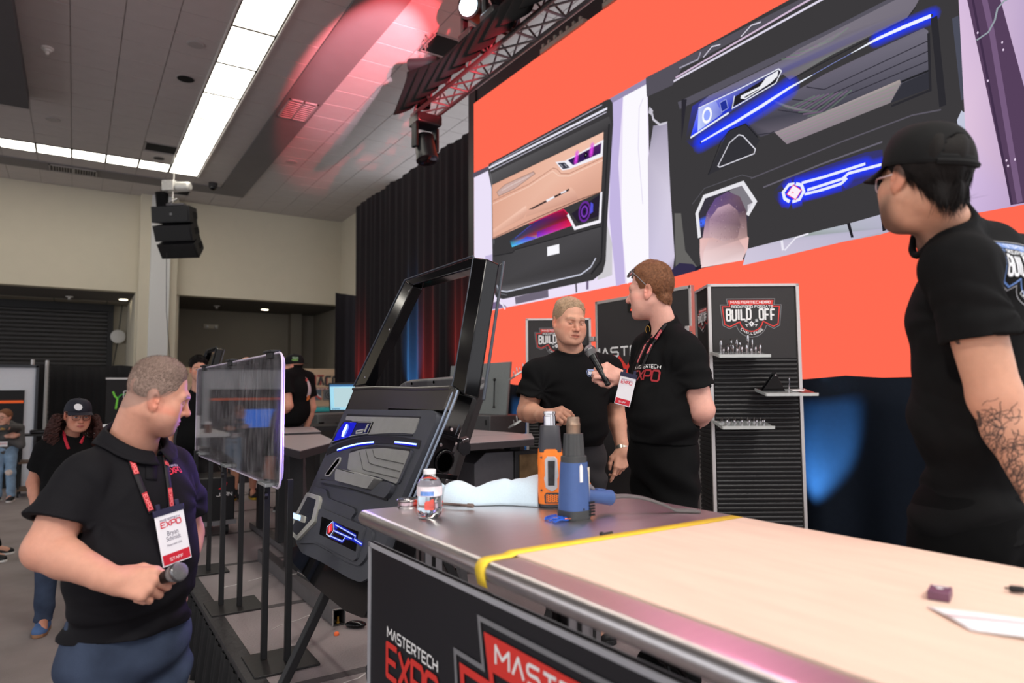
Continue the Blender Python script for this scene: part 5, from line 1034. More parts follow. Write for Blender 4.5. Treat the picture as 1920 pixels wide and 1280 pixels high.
# trim panel
tr = P([(648, 767), (812, 769), (819, 777), (816, 790), (750, 938), (735, 985), (708, 1062), (696, 1080), (676, 1092), (655, 1084), (600, 1052), (565, 1036), (554, 1016), (556, 985), (571, 938), (613, 846), (643, 775)])
pr(rounded(tr, .035), -.045, .0, PANEL, 'trim_panel', bevel=.012, seg=4)
pr(rounded(c2([(600, 405), (1330, 432), (1328, 450), (590, 425)]), .004), .0, .002, RECESS, 'shadow_groove', bevel=.001)  # raised dark strip paints the shade of the recess above the upper insert
pr(rounded(c2([(590, 428), (1322, 446), (1266, 606), (1150, 596), (1040, 596), (900, 604), (810, 612), (740, 560), (640, 470), (582, 466)]), .012), .0, .004, FABRIC, 'upper_insert', bevel=.003)
pr(rounded(c2([(570, 480), (868, 484), (820, 600), (660, 626), (460, 690), (452, 680)]), .012), .003, .009, RECESS, 'handle_bezel', bevel=.003)
pr(rounded(c2([(585, 490), (705, 496), (640, 636), (560, 660), (475, 684), (520, 580)]), .01), .009, .012, BLUEG, 'blue_pod', bevel=.002)
b = MB(); arc = [np.array(c2([p_])[0]) for p_ in ((618, 515), (610, 545), (590, 590), (572, 636))]; b.tube([L3(p_, .014) for p_ in arc], [.004, .008, .009, .006], 8); b.build('light_arc', BLUEL, door)
pr(rounded(c2([(720, 500), (845, 505), (805, 598), (655, 622)]), .01), .009, .011, mat('navy_recess', (12, 16, 60), 0.3, var=0, emit=(10, 14, 80), estr=.5), 'handle_well', bevel=.001)
b = MB(); hl = [np.array(c2([p_])[0]) for p_ in ((715, 605), (720, 582), (790, 572), (775, 598), (715, 605))]; b.tube([L3(p_, .016) for p_ in hl], .004, 8); b.tube([L3(np.array(c2([p_])[0]), .016) for p_ in ((800, 590), (835, 515))], .004, 8); b.build('pull_handle', SILV, door)
b = MB(); cr = [np.array(c2([p_])[0]) for p_ in ((455, 688), (560, 655), (655, 628), (815, 603), (862, 492), (720, 490))]; b.tube([L3(p_, .010) for p_ in cr], .0022, 6); b.build('bezel_line', SILV, door)
def ribbon(L, wdt, h0, h1, material, name, bevel=.001):
    L = [np.array(v) for v in L]; up, dn = [], []
    for i, v in enumerate(L):
        a = L[max(0, i-1)]; c = L[min(len(L)-1, i+1)]; d = (c-a)/np.linalg.norm(c-a); n = np.array([-d[1], d[0]]); up.append(tuple(v+n*wdt/2)); dn.append(tuple(v-n*wdt/2))
    return pr(up+dn[::-1], h0, h1, material, name, bevel=bevel)
ribbon(c2([(392, 785), (500, 735), (620, 695), (750, 672), (880, 664), (1000, 664), (1100, 672), (1325, 712)]), .034, .0, .003, RECESS, 'arc_groove'); ribbon(c2([(450, 700), (520, 672), (640, 640), (760, 622), (900, 614), (1050, 612), (1250, 622)]), .004, .0, .006, RECESS, 'seam')
ribbon(c2([(502, 766), (580, 738), (700, 708), (800, 694), (865, 690)]), .0065, .003, .007, BLUEL, 'light_strip'); ribbon(c2([(1078, 688), (1180, 696), (1295, 711)]), .006, .003, .007, BLUEL, 'light_strip')
for L, w_ in (([(502, 773), (600, 744), (700, 716), (868, 697)], .011), ([(1075, 696), (1295, 719)], .010)): ribbon(c2(L), w_, .003, .0045, BLUEG, 'light_halo')  # glowing ribbons paint the soft blue spill of the strips onto the trim
# lower insert, armrest
pr(rounded(c2([(565, 800), (585, 770), (700, 740), (880, 728), (1090, 738), (1250, 770), (1262, 790), (1125, 1110), (1060, 1090), (960, 1060), (575, 985), (545, 960)]), .02), .0, .008, PANEL, 'insert_frame', bevel=.005)
pr(rounded(c2([(632, 800), (760, 762), (980, 748), (1240, 782), (1108, 1108), (1010, 1070), (920, 1035), (720, 1000), (612, 960)]), .012), .007, .010, FABRIC, 'lower_insert', bevel=.002)
CRE = mat('suede_crease', (78, 78, 77), 0.95, var=0)
for L in ([(735, 790), (770, 960), (800, 975), (1120, 1052)], [(800, 772), (830, 895), (860, 912), (1145, 985)], [(868, 765), (885, 835), (910, 852), (1180, 908)]): ribbon(c2(L), .0045, .0098, .0108, CRE, 'quilt_crease', .0004)
ribbon(c2([(640, 790), (900, 735), (1240, 775)]), .014, .008, .0095, RECESS, 'insert_shadow')  # dark ribbon paints the shade along the top of the lower insert
pr(rounded(c2([(345, 1075), (420, 1075), (560, 1090), (880, 1180), (985, 1085), (1090, 1115), (1060, 1200), (1010, 1255), (700, 1160), (350, 1090)]), .012), .0, .022, PANEL, 'armrest_base', bevel=.007, seg=3)
pr(rounded(c2([(575, 968), (700, 990), (965, 1062), (930, 1110), (885, 1172), (560, 1085), (560, 1000)]), .012), .005, .045, FABRIC, 'armrest_pad', bevel=.010, seg=3)
ribbon(c2([(330, 1065), (430, 1085), (700, 1165), (1000, 1262)]), .012, .0, .004, RECESS, 'armrest_seam')
pr(rounded(c2([(372, 1020), (440, 925), (505, 840), (535, 835), (528, 890), (420, 1032)]), .012), .0, .006, SILV, 'pocket_rim', bevel=.002); pr(rounded(c2([(386, 1012), (450, 930), (510, 856), (528, 850), (520, 885), (418, 1018)]), .01), .005, .0075, mat('hole_black'), 'pocket', bevel=.001)
# lower group
pr(rounded(c3([(60, 330), (130, 150), (200, 40), (290, 62), (300, 115), (460, 175), (480, 200), (440, 250), (560, 300), (590, 330), (545, 490), (500, 545), (420, 520), (220, 400), (110, 400)]), .03), -.002, .012, PANEL, 'lower_pod', bevel=.008, seg=3)
pr(rounded(c3([(182, 82), (262, 105), (268, 130), (232, 268), (122, 384), (62, 330), (78, 285)]), .012), .012, .026, SILV, 'vent_bezel', bevel=.006, seg=3)
pr(rounded(c3([(190, 108), (243, 128), (214, 252), (122, 352), (84, 316)]), .008), .024, .0275, mat('vent_mesh', (26, 30, 44), 0.5, var=0.3, scale=200), 'vent_mesh', bevel=.001)
pr(rounded(c3([(106, 206), (184, 236), (176, 276), (98, 246)]), .004), .027, .036, SILV, 'light_block', bevel=.002); pr(rounded(c3([(110, 214), (158, 230), (154, 262), (106, 246)]), .004), .0355, .0385, BLUEL, 'vent_light', bevel=.001)
pr(rounded(c3([(255, 188), (285, 186), (540, 292), (545, 310), (495, 505), (475, 515), (225, 385), (230, 360)]), .016), .010, .022, PANEL, 'display_frame', bevel=.006, seg=3)
pr(rounded(c3([(276, 234), (512, 330), (494, 456), (262, 346)]), .005), .021, .0232, mat('black_gloss'), 'display_glass', bevel=.001)
F = Flat(DO+DN*.0236, DU, DV, base=.0003)
D3 = lambda L: c3(L, .0236)
for L in ([(318, 268), (462, 352), (458, 374), (502, 402)], [(328, 318), (440, 372), (502, 408)], [(300, 352), (380, 388), (398, 362), (420, 368)], [(325, 290), (345, 300)]):
    F.glow(D3(L), .002, .008, (40, 60, 235), .6)
for L in ([(335, 282), (462, 352), (456, 372), (502, 404)], [(325, 318), (440, 370)], [(300, 350), (380, 386), (396, 362)]): F.line(D3(L), .0045, (190, 205, 255))
F.line(D3([(318, 262), (284, 296), (280, 340), (300, 356), (324, 320), (322, 264)]), .004, (200, 215, 255), closed=True); F.poly(D3([(290, 296), (316, 270), (314, 318), (288, 342)]), (236, 60, 70)); F.line(D3([(302, 288), (300, 326)]), .003, (255, 210, 210))
F.build('display_emblem', color_mat('lit_display', emission=1.1), door)
lamp('door_blue_glow', 'AREA', tuple(L3(np.array(c2([(650, 560)])[0]), .09)), tuple(L3(np.array(c2([(650, 560)])[0]), 1.0)), 7, (.28, .16, 1), .25)
# easel
easel = thing('door_easel', 'black steel easel carrying the car door', 'easel', (1.1, 3.1, SZ))
A0 = at(617, 1100, x=1.02); A1 = at(527, 1290, z=SZ+.012)
b = MB(); b.beam(A0+(A0-A1)*.35, A1, .038, .038); b.build('front_leg', BLACKMETAL, easel, bevel=.004)
A2 = A1+np.array([.0, -1.15, 0]); A3 = A0+np.array([.02, -.85, -.02]); b = MB(); b.beam(A3+(A3-A2)*.3, A2, .038, .038); b.build('front_leg', BLACKMETAL, easel, bevel=.004)
rb0, rb1 = np.array([1.12, 3.25, 1.0]), np.array([2.0, 3.1, SZ+.02]); 
for dy in (.05, -.35):
    b = MB(); b.beam(np.array([1.28, 3.2+dy, 1.25]), np.array([1.72, 3.15+dy, SZ+.02]), .038, .038); b.build('rear_leg', BLACKMETAL, easel, bevel=.004)
b = MB(); b.cyl(at(560, 1075, x=1.12), at(700, 1158, x=1.15), .011, n=10); b.build('cross_bar', BLACKMETAL, easel)
b = MB(); b.tube([at(560, 1070, x=1.08), at(620, 1105, x=1.05), at(690, 1148, x=1.05)], .008, 8); b.build('support_rod', mat('chrome'), easel)
# bent grey frame behind the door
fr = [at(752, 725, x=1.75), at(768, 720, x=1.75), at(905, 712, x=1.75)]
b = MB(); g0 = at(756, 722, x=1.62); g1 = at(905, 712, x=1.62); dn_ = at(846, 905, x=1.95); ft = at(700, 905, x=1.95)
pth = [g0+(ft-g0)*.12, g0+(g1-g0)*.04+(ft-g0)*.02, g0+(g1-g0)*.10, g0+(g1-g0)*.5, g0+(g1-g0)*.9, g1+(dn_-g1)*.03, g1+(dn_-g1)*.12+np.array([.0, 0, 0]), g1+(dn_-g1)*.5, dn_]
GREYF = mat('grey_frame_paint', (92, 92, 94), 0.5, var=0.05)
bf = thing('bent_frame', 'grey bent steel frame with bolt holes standing behind the car door', 'frame', dn_)
for i in range(len(pth)-1): b.beam(pth[i], pth[i+1]+(pth[i+1]-pth[i])*.04, .05, .05, up=(1, 0, .3))
b.beam(dn_, np.array([dn_[0]+.1, dn_[1], SZ]), .05, .05); b.build('tube', GREYF, bf, bevel=.008, kind=None)
hb = MB()
for f_ in (.2, .5, .82): q_ = g0+(g1-g0)*f_+np.array([-.028, -.0, .004]); hb.cyl(q_, q_-np.array([.003, 0, 0]), .008, n=10)
hb.build('bolt_hole', mat('hole_black'), bf, kind='stuff')

# ------------------------------------------------------------------ clear safety shield on three double post stands
SH = mat('scuffed_clear_acrylic', (240, 240, 244), 0.05, trans=1.0, ior=1.12, var=0, alpha=1.0)
nt = SH.node_tree; B_ = nt.nodes['Principled BSDF']; tcx = nt.nodes.new('ShaderNodeTexCoord'); nz = nt.nodes.new('ShaderNodeTexNoise'); mp = nt.nodes.new('ShaderNodeMapping'); mp.inputs['Scale'].default_value = (9, 9, 2.2)
nz.inputs['Scale'].default_value = 3; nz.inputs['Detail'].default_value = 8; nt.links.new(tcx.outputs['Object'], mp.inputs[0]); nt.links.new(mp.outputs[0], nz.inputs['Vector'])
df = nt.nodes.new('ShaderNodeBsdfDiffuse'); df.inputs[0].default_value = (.75, .73, .75, 1); tr_ = nt.nodes.new('ShaderNodeBsdfTransparent'); tr_.inputs[0].default_value = (.95, .95, .96, 1); gl = nt.nodes.new('ShaderNodeBsdfGlossy'); gl.inputs['Roughness'].default_value = .04
mr = nt.nodes.new('ShaderNodeMapRange'); mr.inputs[1].default_value = .45; mr.inputs[2].default_value = .75; mr.inputs[3].default_value = .02; mr.inputs[4].default_value = .20; nt.links.new(nz.outputs['Fac'], mr.inputs[0])
lw_ = nt.nodes.new('ShaderNodeFresnel'); lw_.inputs[0].default_value = 1.45; m1 = nt.nodes.new('ShaderNodeMixShader'); m2 = nt.nodes.new('ShaderNodeMixShader')
nt.links.new(lw_.outputs[0], m1.inputs[0]); nt.links.new(tr_.outputs[0], m1.inputs[1]); nt.links.new(gl.outputs[0], m1.inputs[2]); nt.links.new(mr.outputs[0], m2.inputs[0]); nt.links.new(m1.outputs[0], m2.inputs[1]); nt.links.new(df.outputs[0], m2.inputs[2]); nt.links.new(m2.outputs[0], nt.nodes['Material Output'].inputs[0])
EDGE = mat('polished_acrylic_edge', (226, 214, 234), 0.2, var=0.02)
shield = thing('safety_shield', 'clear acrylic safety shield clamped on slim black posts', 'shield', (.81, 4.55, SZ))
sx0, sy0, sy1, sz0, sz1 = .81, 3.25, 5.87, 1.255, 1.89
pts2 = rounded([(0, 0), (sy1-sy0, -.03), (sy1-sy0, sz1-sz0), (0, sz1-sz0)], .06, 6)
b = MB(); b.prism(pts2, (sx0, sy0, sz0), (0, 1, 0), (0, 0, 1), .006, nvec=(1, 0, 0)); b.build('pane', SH, shield, smooth=None)
b = MB(); b.tube([np.array([sx0+.003, sy0+x, sz0+z]) for x, z in pts2], .0055, 6, closed=True); b.build('pane_edge', EDGE, shield)
b = MB(); b.tube([np.array([sx0+.018, sy0+x*.985+.02, sz0+z*.93+.03]) for x, z in pts2], .0035, 6, closed=True); b.build('inner_edge', EDGE, shield)
for i, (y, bx) in enumerate(((3.46, .86), (4.49, .84), (5.5, .82))):
    b = MB(); b.box((bx+.02, y, SZ+.007), (.30, .30, .010)); b.build('base_plate', mat('dark_plate', (44, 43, 43), 0.45, 0.4, var=0.12), shield, bevel=.002)
    for dx, dy in ((-.045, .055), (.045, -.03)):
        b = MB(); b.bounds((bx+dx-.014, y+dy-.014, SZ+.012), (bx+dx+.014, y+dy+.014, sz0+.02)); b.build('post', BLACKMETAL, shield, bevel=.002)
    b = MB(); b.box((sx0+.0, y, sz0+.005), (.07, .16, .018)); b.build('lower_clamp', PLATE, shield, bevel=.003)
    b = MB(); b.box((sx0+.003, y, sz1-.005), (.028, .12, .035)); b.box((sx0+.003, y, sz1+.012), (.05, .16, .012)); b.build('upper_clip', BLACKMETAL, shield, bevel=.003)
    b = MB(); b.cyl((bx-.06, y-.02, sz0-.05), (bx-.075, y-.02, sz0-.05), .018, n=10); b.build('wing_knob', BLACKMETAL, shield)

# ------------------------------------------------------------------ workbenches
BTOP = mat('grey_laminate', (166, 156, 158), 0.35, var=0.10, scale=6, stretch=(1, 6, 1)); BEDGE = mat('dark_laminate_edge', (58, 54, 56), 0.5, var=0.05)
def bench(label, poly, z, th=.055, posts=(), grp=None):
    c = np.mean(np.array(poly), axis=0); t = thing('workbench', label, 'workbench', (c[0], c[1], SZ), grp)
    b = MB(); b.prism(poly, (0, 0, z-th), (1, 0, 0), (0, 1, 0), th-.004); b.build('edge_band', BEDGE, t, smooth=None)
    b = MB(); b.prism(poly, (0, 0, z-.004), (1, 0, 0), (0, 1, 0), .005); b.build('top', BTOP, t, smooth=None)
    for x, y in posts:
        b = MB(); b.bounds((x-.05, y-.05, SZ+.06), (x+.05, y+.05, z-th)); b.build('leg', BLACKMETAL, t, bevel=.004)
        b = MB(); b.box((x, y, SZ+.035), (.09, .7, .05)); o = b.build('foot', mat('grey_steel_tube', (112, 110, 112), 0.4, 0.6, var=0.08), t, bevel=.004)
        b = MB(); b.box((x, y-.352, SZ+.035), (.07, .004, .036)); b.build('open_end', mat('hole_black'), o); b = MB(); b.cyl((x, y-.354, SZ+.02), (x, y-.354, SZ+.045), .005, n=8); b.build('foot_bolt', BRASS, o)
    return t
bench('left workbench with grey top and dark edge beyond the clear shield', [(1.25, 6.2), (1.25, 4.51), (1.72, 5.2), (1.9, 6.2)], 1.32, posts=((1.32, 4.9), (1.5, 5.9)))
bench('second grey topped workbench behind the left one', [(1.32, 7.3), (1.30, 6.3), (1.95, 6.35), (2.15, 7.3)], 1.335, posts=((1.5, 6.6), (1.9, 7.1)))
RB = bench('right workbench beyond the car door with grey top', [(2.0, 4.33), (3.10, 4.5), (3.45, 5.05), (2.2, 5.05)], 1.32, posts=((2.3, 4.7), (3.05, 4.75)))
bench('farther right workbench with reddish grey top', [(2.15, 5.15), (3.43, 5.18), (3.39, 6.0), (2.5, 6.6)], 1.315, posts=((2.6, 5.6), (3.2, 5.6)))
def tube_foot(px, py, label, L=.9):
    p = at(px, py, z=SZ+.045); t = thing('steel_tube_foot', label, 'bench foot', p); b = MB()
    for x, z, w_, h_ in ((0, .042, .065, .005), (0, -.042, .065, .005), (-.031, 0, .005, .08), (.031, 0, .005, .08)): b.box(p+np.array([x, L/2, z]), (w_, L, h_))
    b.build('tube', mat('grey_steel_tube'), t); b = MB(); b.box(p+np.array([0, .10, 0]), (.056, .01, .078)); b.build('inside', mat('hole_black'), t)
    b = MB()
    for x, z, w_, h_ in ((0, .044, .072, .006), (0, -.044, .072, .006), (-.034, 0, .006, .09), (.034, 0, .006, .09)): b.box(p+np.array([x, .004, z]), (w_, .008, h_))
    b.build('bright_rim', mat('cut_steel', (216, 212, 206), 0.25, 0.8), t)
    b = MB(); b.cyl(p+np.array([0, .02, -.04]), p+np.array([0, .02, 0.0]), .006, n=8); b.lathe(p+np.array([0, .02, -.035]), (0, 0, 1), [(.012, 0), (.012, .008), (.006, .01)], 8); b.build('levelling_bolt', BRASS, t)
    b = MB(); b.lathe(p+np.array([0.0, .03, -.046]), (0, 0, 1), [(.03, 0), (.028, .006), (.01, .008)], 14); b.build('rubber_pad', mat('black_rubber'), t)
tube_foot(550, 1089, 'square steel tube foot with bright open end under the door, farther one'); tube_foot(636, 1157, 'square steel tube foot with bright open end under the door, nearer one')
b = MB(); p = at(631, 1187, z=SZ+.01); b.lathe(p-np.array([0, 0, .01]), (0, 0, 1), [(.012, 0), (.014, .004), (.013, .014), (.008, .018)], 12); tag(b.build('orange_cap', mat('orange_plastic', (240, 110, 60), 0.5), None), 'tiny orange plastic cap lying on the stage floor', 'cap')
b = MB(); p = at(667, 1170, z=SZ+.02); b.ball(p, (.06, .03, .02), 14, 8, ax=(nrm((.8, -.5, 0)), nrm((.5, .8, 0)), (0, 0, 1))); tag(b.build('black_mouse', mat('black_gloss'), None), 'black shiny plastic lump on the floor beside the steel foot', 'plastic part')
for i, (pa, pb_, lb_) in enumerate(((((695, 1235), (684, 1262), (700, 1300)), None, 'black cable hanging behind the left end of the sign board'),)):
    b = MB(); b.tube([at(x, y, x=.9) for x, y in ((699, 1232), (688, 1250), (690, 1275), (704, 1310))], .005, 6); tag(b.build('cable', BLACKMETAL, None), lb_, 'cable')
b = MB(); b.tube([at(x, y, x=1.25) for x, y in ((1215, 1210), (1240, 1238), (1270, 1250), (1300, 1290))], .006, 6); b.tube([at(x, y, x=1.25) for x, y in ((1236, 1215), (1250, 1245), (1262, 1290))], .005, 6); tag(b.build('cable', BLACKMETAL, None), 'black cables hanging under the steel table', 'cable')
p = np.array([.83, 5.95, SZ]); bottle(at(357, 1058, z=SZ)+np.array([.02, .02, 0]), 'tall clear water bottle standing on the stage floor by the rear post', .24, .034, .6)
# dust extractor box and parts under the right bench
db = thing('dust_box', 'clear fronted dust collection box under the right workbench', 'dust box', (3.0, 4.9, SZ)); bx0 = at(893, 935, z=SZ+.05)
b = MB(); q0, q1 = at(884, 880, x=2.35), at(920, 880, x=2.5); b.prism([(0, 0), (.40, 0), (.40, .42), (.1, .42), (0, .34)], (2.62, 4.62, .80), (1, 0, 0), (0, 0, 1), .4, nvec=(0, 1, 0)); b.build('housing', mat('grey_metal_box', (84, 82, 86), 0.35, 0.5, var=0.05), db, bevel=.004)
b = MB(); b.prism([(.08, -.1), (.50, -.1), (.58, 0), (.58, .40), (0, .40), (0, 0)], (2.98, 4.6, .82), (1, 0, 0), (0, 0, 1), .03, nvec=(0, 1, 0)); b.build('front_frame', BLACKMETAL, db, bevel=.003)
b = MB(); b.prism([(.1, -.06), (.48, -.06), (.54, .02), (.54, .37), (.04, .37), (.04, .02)], (2.98, 4.59, .82), (1, 0, 0), (0, 0, 1), .01, nvec=(0, 1, 0)); b.build('window', mat('smoked_window', (92, 74, 54), 0.15, var=0.5, scale=9), db)
F = Flat((2.98, 4.588, .82), (1, 0, 0), (0, 0, 1), base=.001); F.text('DUST BUCKET', .07, .09, .035, .028, (196, 186, 170), t=.16); F.poly([(.33, .24), (.40, .25), (.42, .36), (.37, .37), (.34, .30)], (214, 170, 40)); F.line([(.10, -.03), (.2, .05)], .014, (20, 20, 20)); F.line([(.3, -.04), (.42, .05)], .014, (20, 20, 20)); F.build('box_print', PRINT, db)
# ------------------------------------------------------------------ second door, booths and kit in the background
def copy_tree(o, parent=None):
    c = o.copy(); COL.objects.link(c)
    if parent is not None: c.parent = parent; c.matrix_parent_inverse = o.matrix_parent_inverse.copy()
    for ch in [x for x in o.children]: copy_tree(ch, c)
    return c
d2 = copy_tree(door); d2.location = door.location+Vector((0, 6.0, -.02)); d2['label'] = 'second car door with open window frame standing farther back behind the clear shield'
e2 = copy_tree(easel); e2.location = easel.location+Vector((0, 6.0, 0)); e2['label'] = 'second black steel easel under the farther car door'
BLKDRAPE = mat('booth_black_drape', (20, 20, 22), 0.9, var=0.1); POLE = mat('pale_pole', (205, 204, 202), 0.4, 0.3)
drape('booth_curtain', 'black booth drape on pale poles in front of the roller shutter', -.42, 16.2, 1.0, 16.2, 0, 2.29, BLKDRAPE, .035, .16, 21)
drape('booth_curtain', 'narrow black drape beside the white booth wall', -.66, 15.9, -.5, 15.9, 0, 2.28, BLKDRAPE, .02, .12, 22)
for x, y, lb in ((-.47, 16.02, 'pale upright pole of the black booth drape, nearer the pillar'), (-.69, 15.78, 'pale upright pole beside the white booth wall')):
    t = thing('drape_pole', lb, 'pole', (x, y, 0)); b = MB(); b.cyl((x, y, 0), (x, y, 2.36), .03, n=12); b.build('upright', POLE, t); b = MB(); b.box((x, y, .012), (.14, .14, .02)); b.build('foot_plate', POLE, t, bevel=.003)
wb = thing('booth_wall', 'white booth wall with black panel and orange stripe at the left edge', 'booth wall', (-3.2, 15.5, 0)); b = MB(); b.bounds((-6.5, 15.5, 0), (-.60, 15.58, 2.2)); b.build('white_panel', mat('white_fabric', (228, 232, 238), 0.7, var=.02), wb, smooth=None)
b = MB(); b.bounds((-6.3, 15.46, 0), (-.78, 15.5, 1.78)); b.build('black_graphic', mat('black_graphic', (15, 15, 17), 0.6, var=.05), wb, smooth=None); b = MB(); b.bounds((-6.3, 15.45, 1.545), (-.79, 15.462, 1.59)); b.build('orange_stripe', mat('orange_stripe', (236, 96, 30), 0.5, emit=(236, 96, 30), estr=.3, var=0), wb, smooth=None)
b = MB(); b.bounds((-.62, 15.44, 0), (-.575, 15.6, 2.24)); b.bounds((-6.5, 15.44, 2.2), (-.58, 15.6, 2.25)); b.build('frame', mat('dark_frame', (58, 60, 64), 0.4, .5), wb, smooth=None)
for sx, lb in ((-2.9, 'blue lit screen on the black booth panel beyond the left edge'), (-1.75, 'second blue lit screen on the black booth panel beyond the left edge')):
    t = thing('booth_screen', lb, 'screen', (sx, 15.42, 1.2)); b = MB(); b.box((sx, 15.43, 1.15), (.7, .04, .45)); b.build('case', BLACKMETAL, t, smooth=None); b = MB(); b.box((sx, 15.408, 1.15), (.64, .006, .39)); b.build('lit_panel', mat('blue_screen', (40, 120, 240), .3, var=.1, scale=4, emit=(50, 120, 240), estr=1.2), t, smooth=None)
rk = thing('shelf_rack', 'black metal shelf rack with dark boxes behind the woman in grey', 'rack', (-.45, 14.2, 0))
for z in (.10, .55, 1.0):
    b = MB(); b.bounds((-.75, 13.95, z), (-.25, 14.5, z+.03)); b.build('shelf', mat('brown_shelf', (104, 84, 66), .6) if z < 1 else BLACKMETAL, rk, smooth=None)
for x in (-.74, -.26):
    for y in (13.97, 14.48): b = MB(); b.bounds((x-.015, y-.015, 0), (x+.015, y+.015, 1.05)); b.build('leg', BLACKMETAL, rk, smooth=None)
b = MB(); b.bounds((-.62, 14.1, 1.033), (-.3, 14.4, 1.10)); tag(b.build('folded_case', mat('black_gloss'), None, bevel=.02), 'shiny black folded case on the shelf rack', 'case')
# roll-up banner
rb_ = thing('roll_up_banner', 'black roll up banner with green swirl beside the black drape', 'banner', (.85, 13.5, 0)); b = MB(); b.bounds((.45, 13.5, .08), (1.3, 13.505, 1.95)); b.build('sheet', mat('black_graphic'), rb_, smooth=None); b = MB(); b.bounds((.44, 13.48, 1.945), (1.31, 13.52, 1.975)); b.build('top_rail', POLE, rb_); b = MB(); b.bounds((.4, 13.35, 0), (1.35, 13.65, .08)); b.build('base', POLE, rb_, bevel=.02); b = MB(); b.cyl((.87, 13.53, .05), (.87, 13.53, 1.95), .012, n=8); b.build('support_pole', POLE, rb_)
F = Flat((.45, 13.495, .08), (1, 0, 0), (0, 0, 1), base=.001, step=.002); F.line([(.10, 1.66), (.13, 1.58), (.17, 1.54), (.16, 1.44), (.15, 1.36)], .03, (120, 220, 60)); F.line([(.17, 1.54), (.22, 1.60), (.30, 1.62)], .02, (60, 180, 60)); F.text('SOOO', .27, 1.05, .10, .13, (220, 222, 220), t=.16, fn=lambda x, y: (.36-(y-1.05), 1.05+(x-.27))); F.build('banner_print', PRINT, rb_)
# tan audio booth
tb_ = thing('audio_booth_wall', 'tan wood booth wall with audio company lettering behind the benches', 'booth wall', (3.5, 17.5, 0)); TANW = mat('tan_wood', (196, 166, 136), .5, var=.12, scale=2, stretch=(1, 1, 6))
b = MB(); b.prism(rounded([(1.0, 0), (6.3, 0), (6.3, 2.31), (1.0, 2.31)], .12), (0, 17.5, 0), (1, 0, 0), (0, 0, 1), .1, nvec=(0, 1, 0)); b.build('wood_panel', TANW, tb_, smooth=None)
F = Flat((0, 17.5, 0), (1, 0, 0), (0, 0, 1), base=.003, step=.002); fx = lambda px, py: F.uv(at(px, py, y=17.5)); xa, za = fx(575, 722); xb_, _ = fx(594, 722)
F.text('MTI', xa, za, .24, .17, (150, 40, 34), t=.22, gap=.3); xe, _ = fx(596, 722); F.text('ACOUSTICS', xe, za, .22, .15, (40, 36, 34), t=.24, gap=.3); zl = fx(600, 733)[1]; F.poly([(xa+.1, zl), (xa+2.6, zl), (xa+2.6, zl+.09), (xa+.1, zl+.09)], (140, 44, 40)); F.text('PERFECT-FIT CUSTOM AUDIO', xa+.14, zl+.02, .05, .045, (226, 214, 200), t=.2)
x0, z0 = fx(581, 750); x1, z1 = fx(602, 730); F.poly([(x0, z0), (x1, z0), (x1, z1), (x0, z1)], (74, 84, 96)); F.line([(x0+.02, z1-.05), (x1, z0+.02)], .05, (190, 60, 50)); F.line([(x0+.02, z1-.02), (x1, z0+.07)], .03, (200, 200, 205)); x0, z0 = fx(605, 750); x1, z1 = fx(628, 730); F.poly([(x0, z0), (x1, z0), (x1, z1), (x0, z1)], (96, 96, 98)); cx, cz = (x0+x1)/2, (z0+z1)/2
for r_, c_ in ((.11, (40, 40, 42)), (.085, (110, 110, 114)), (.06, (34, 34, 36)), (.025, (120, 120, 124))): F.disc((cx, cz), r_, c_)
F.build('booth_print', PRINT, tb_)
# teal truck
TEAL = mat('teal_paint', (46, 156, 158), .25, var=.03); tk = thing('truck', 'teal pickup truck parked behind the man in the flat brim cap', 'truck', (4.0, 12.6, 0))
cabp = [(-1.6, .55), (-1.6, .95), (-.55, 1.02), (-.25, 1.36), (-.1, 1.42), (.85, 1.42), (1.0, 1.02), (1.35, 1.0), (1.35, .55)]
b = MB(); b.prism(cabp, (3.6, 12.2, 0), (1, 0, 0), (0, 0, 1), 1.5, nvec=(0, 1, 0)); b.build('body_shell', TEAL, tk, bevel=.05, seg=3)
b = MB(); b.prism([(-.42, 1.04), (-.16, 1.35), (.78, 1.36), (.9, 1.04)], (3.6, 12.19, 0), (1, 0, 0), (0, 0, 1), .02, nvec=(0, 1, 0)); b.build('side_window', mat('tinted_glass', (30, 38, 46), .1, var=0), tk)
for x in (2.6, 4.45): b = MB(); b.lathe((x, 12.2, .42), (0, -1, 0), [(.2, -.2), (.42, -.18), (.42, .02), (.24, .04), (.2, .02)], 28); b.build('wheel', mat('black_rubber'), tk)
gc = thing('grey_cabinet', 'grey steel cabinet with recessed handle in front of the teal truck', 'cabinet', (3.0, 9.3, SZ)); q0, q1 = at(597, 776, y=8.9), at(640, 776, y=8.9); b = MB(); b.bounds((q0[0], 8.95, SZ), (q1[0]+.3, 9.5, q0[2])); b.build('body', mat('cabinet_grey', (94, 98, 96), .45, var=.04), gc, bevel=.015); b = MB(); b.bounds((q0[0]+.02, 8.94, q0[2]-.16), (q0[0]+.09, 8.96, q0[2]-.11)); b.build('handle', mat('hole_black'), gc); b = MB(); b.bounds((q0[0]+.03, 8.945, SZ+.1), (q1[0]+.27, 8.955, q0[2]-.04)); b.build('door', mat('cabinet_grey'), gc, bevel=.004)
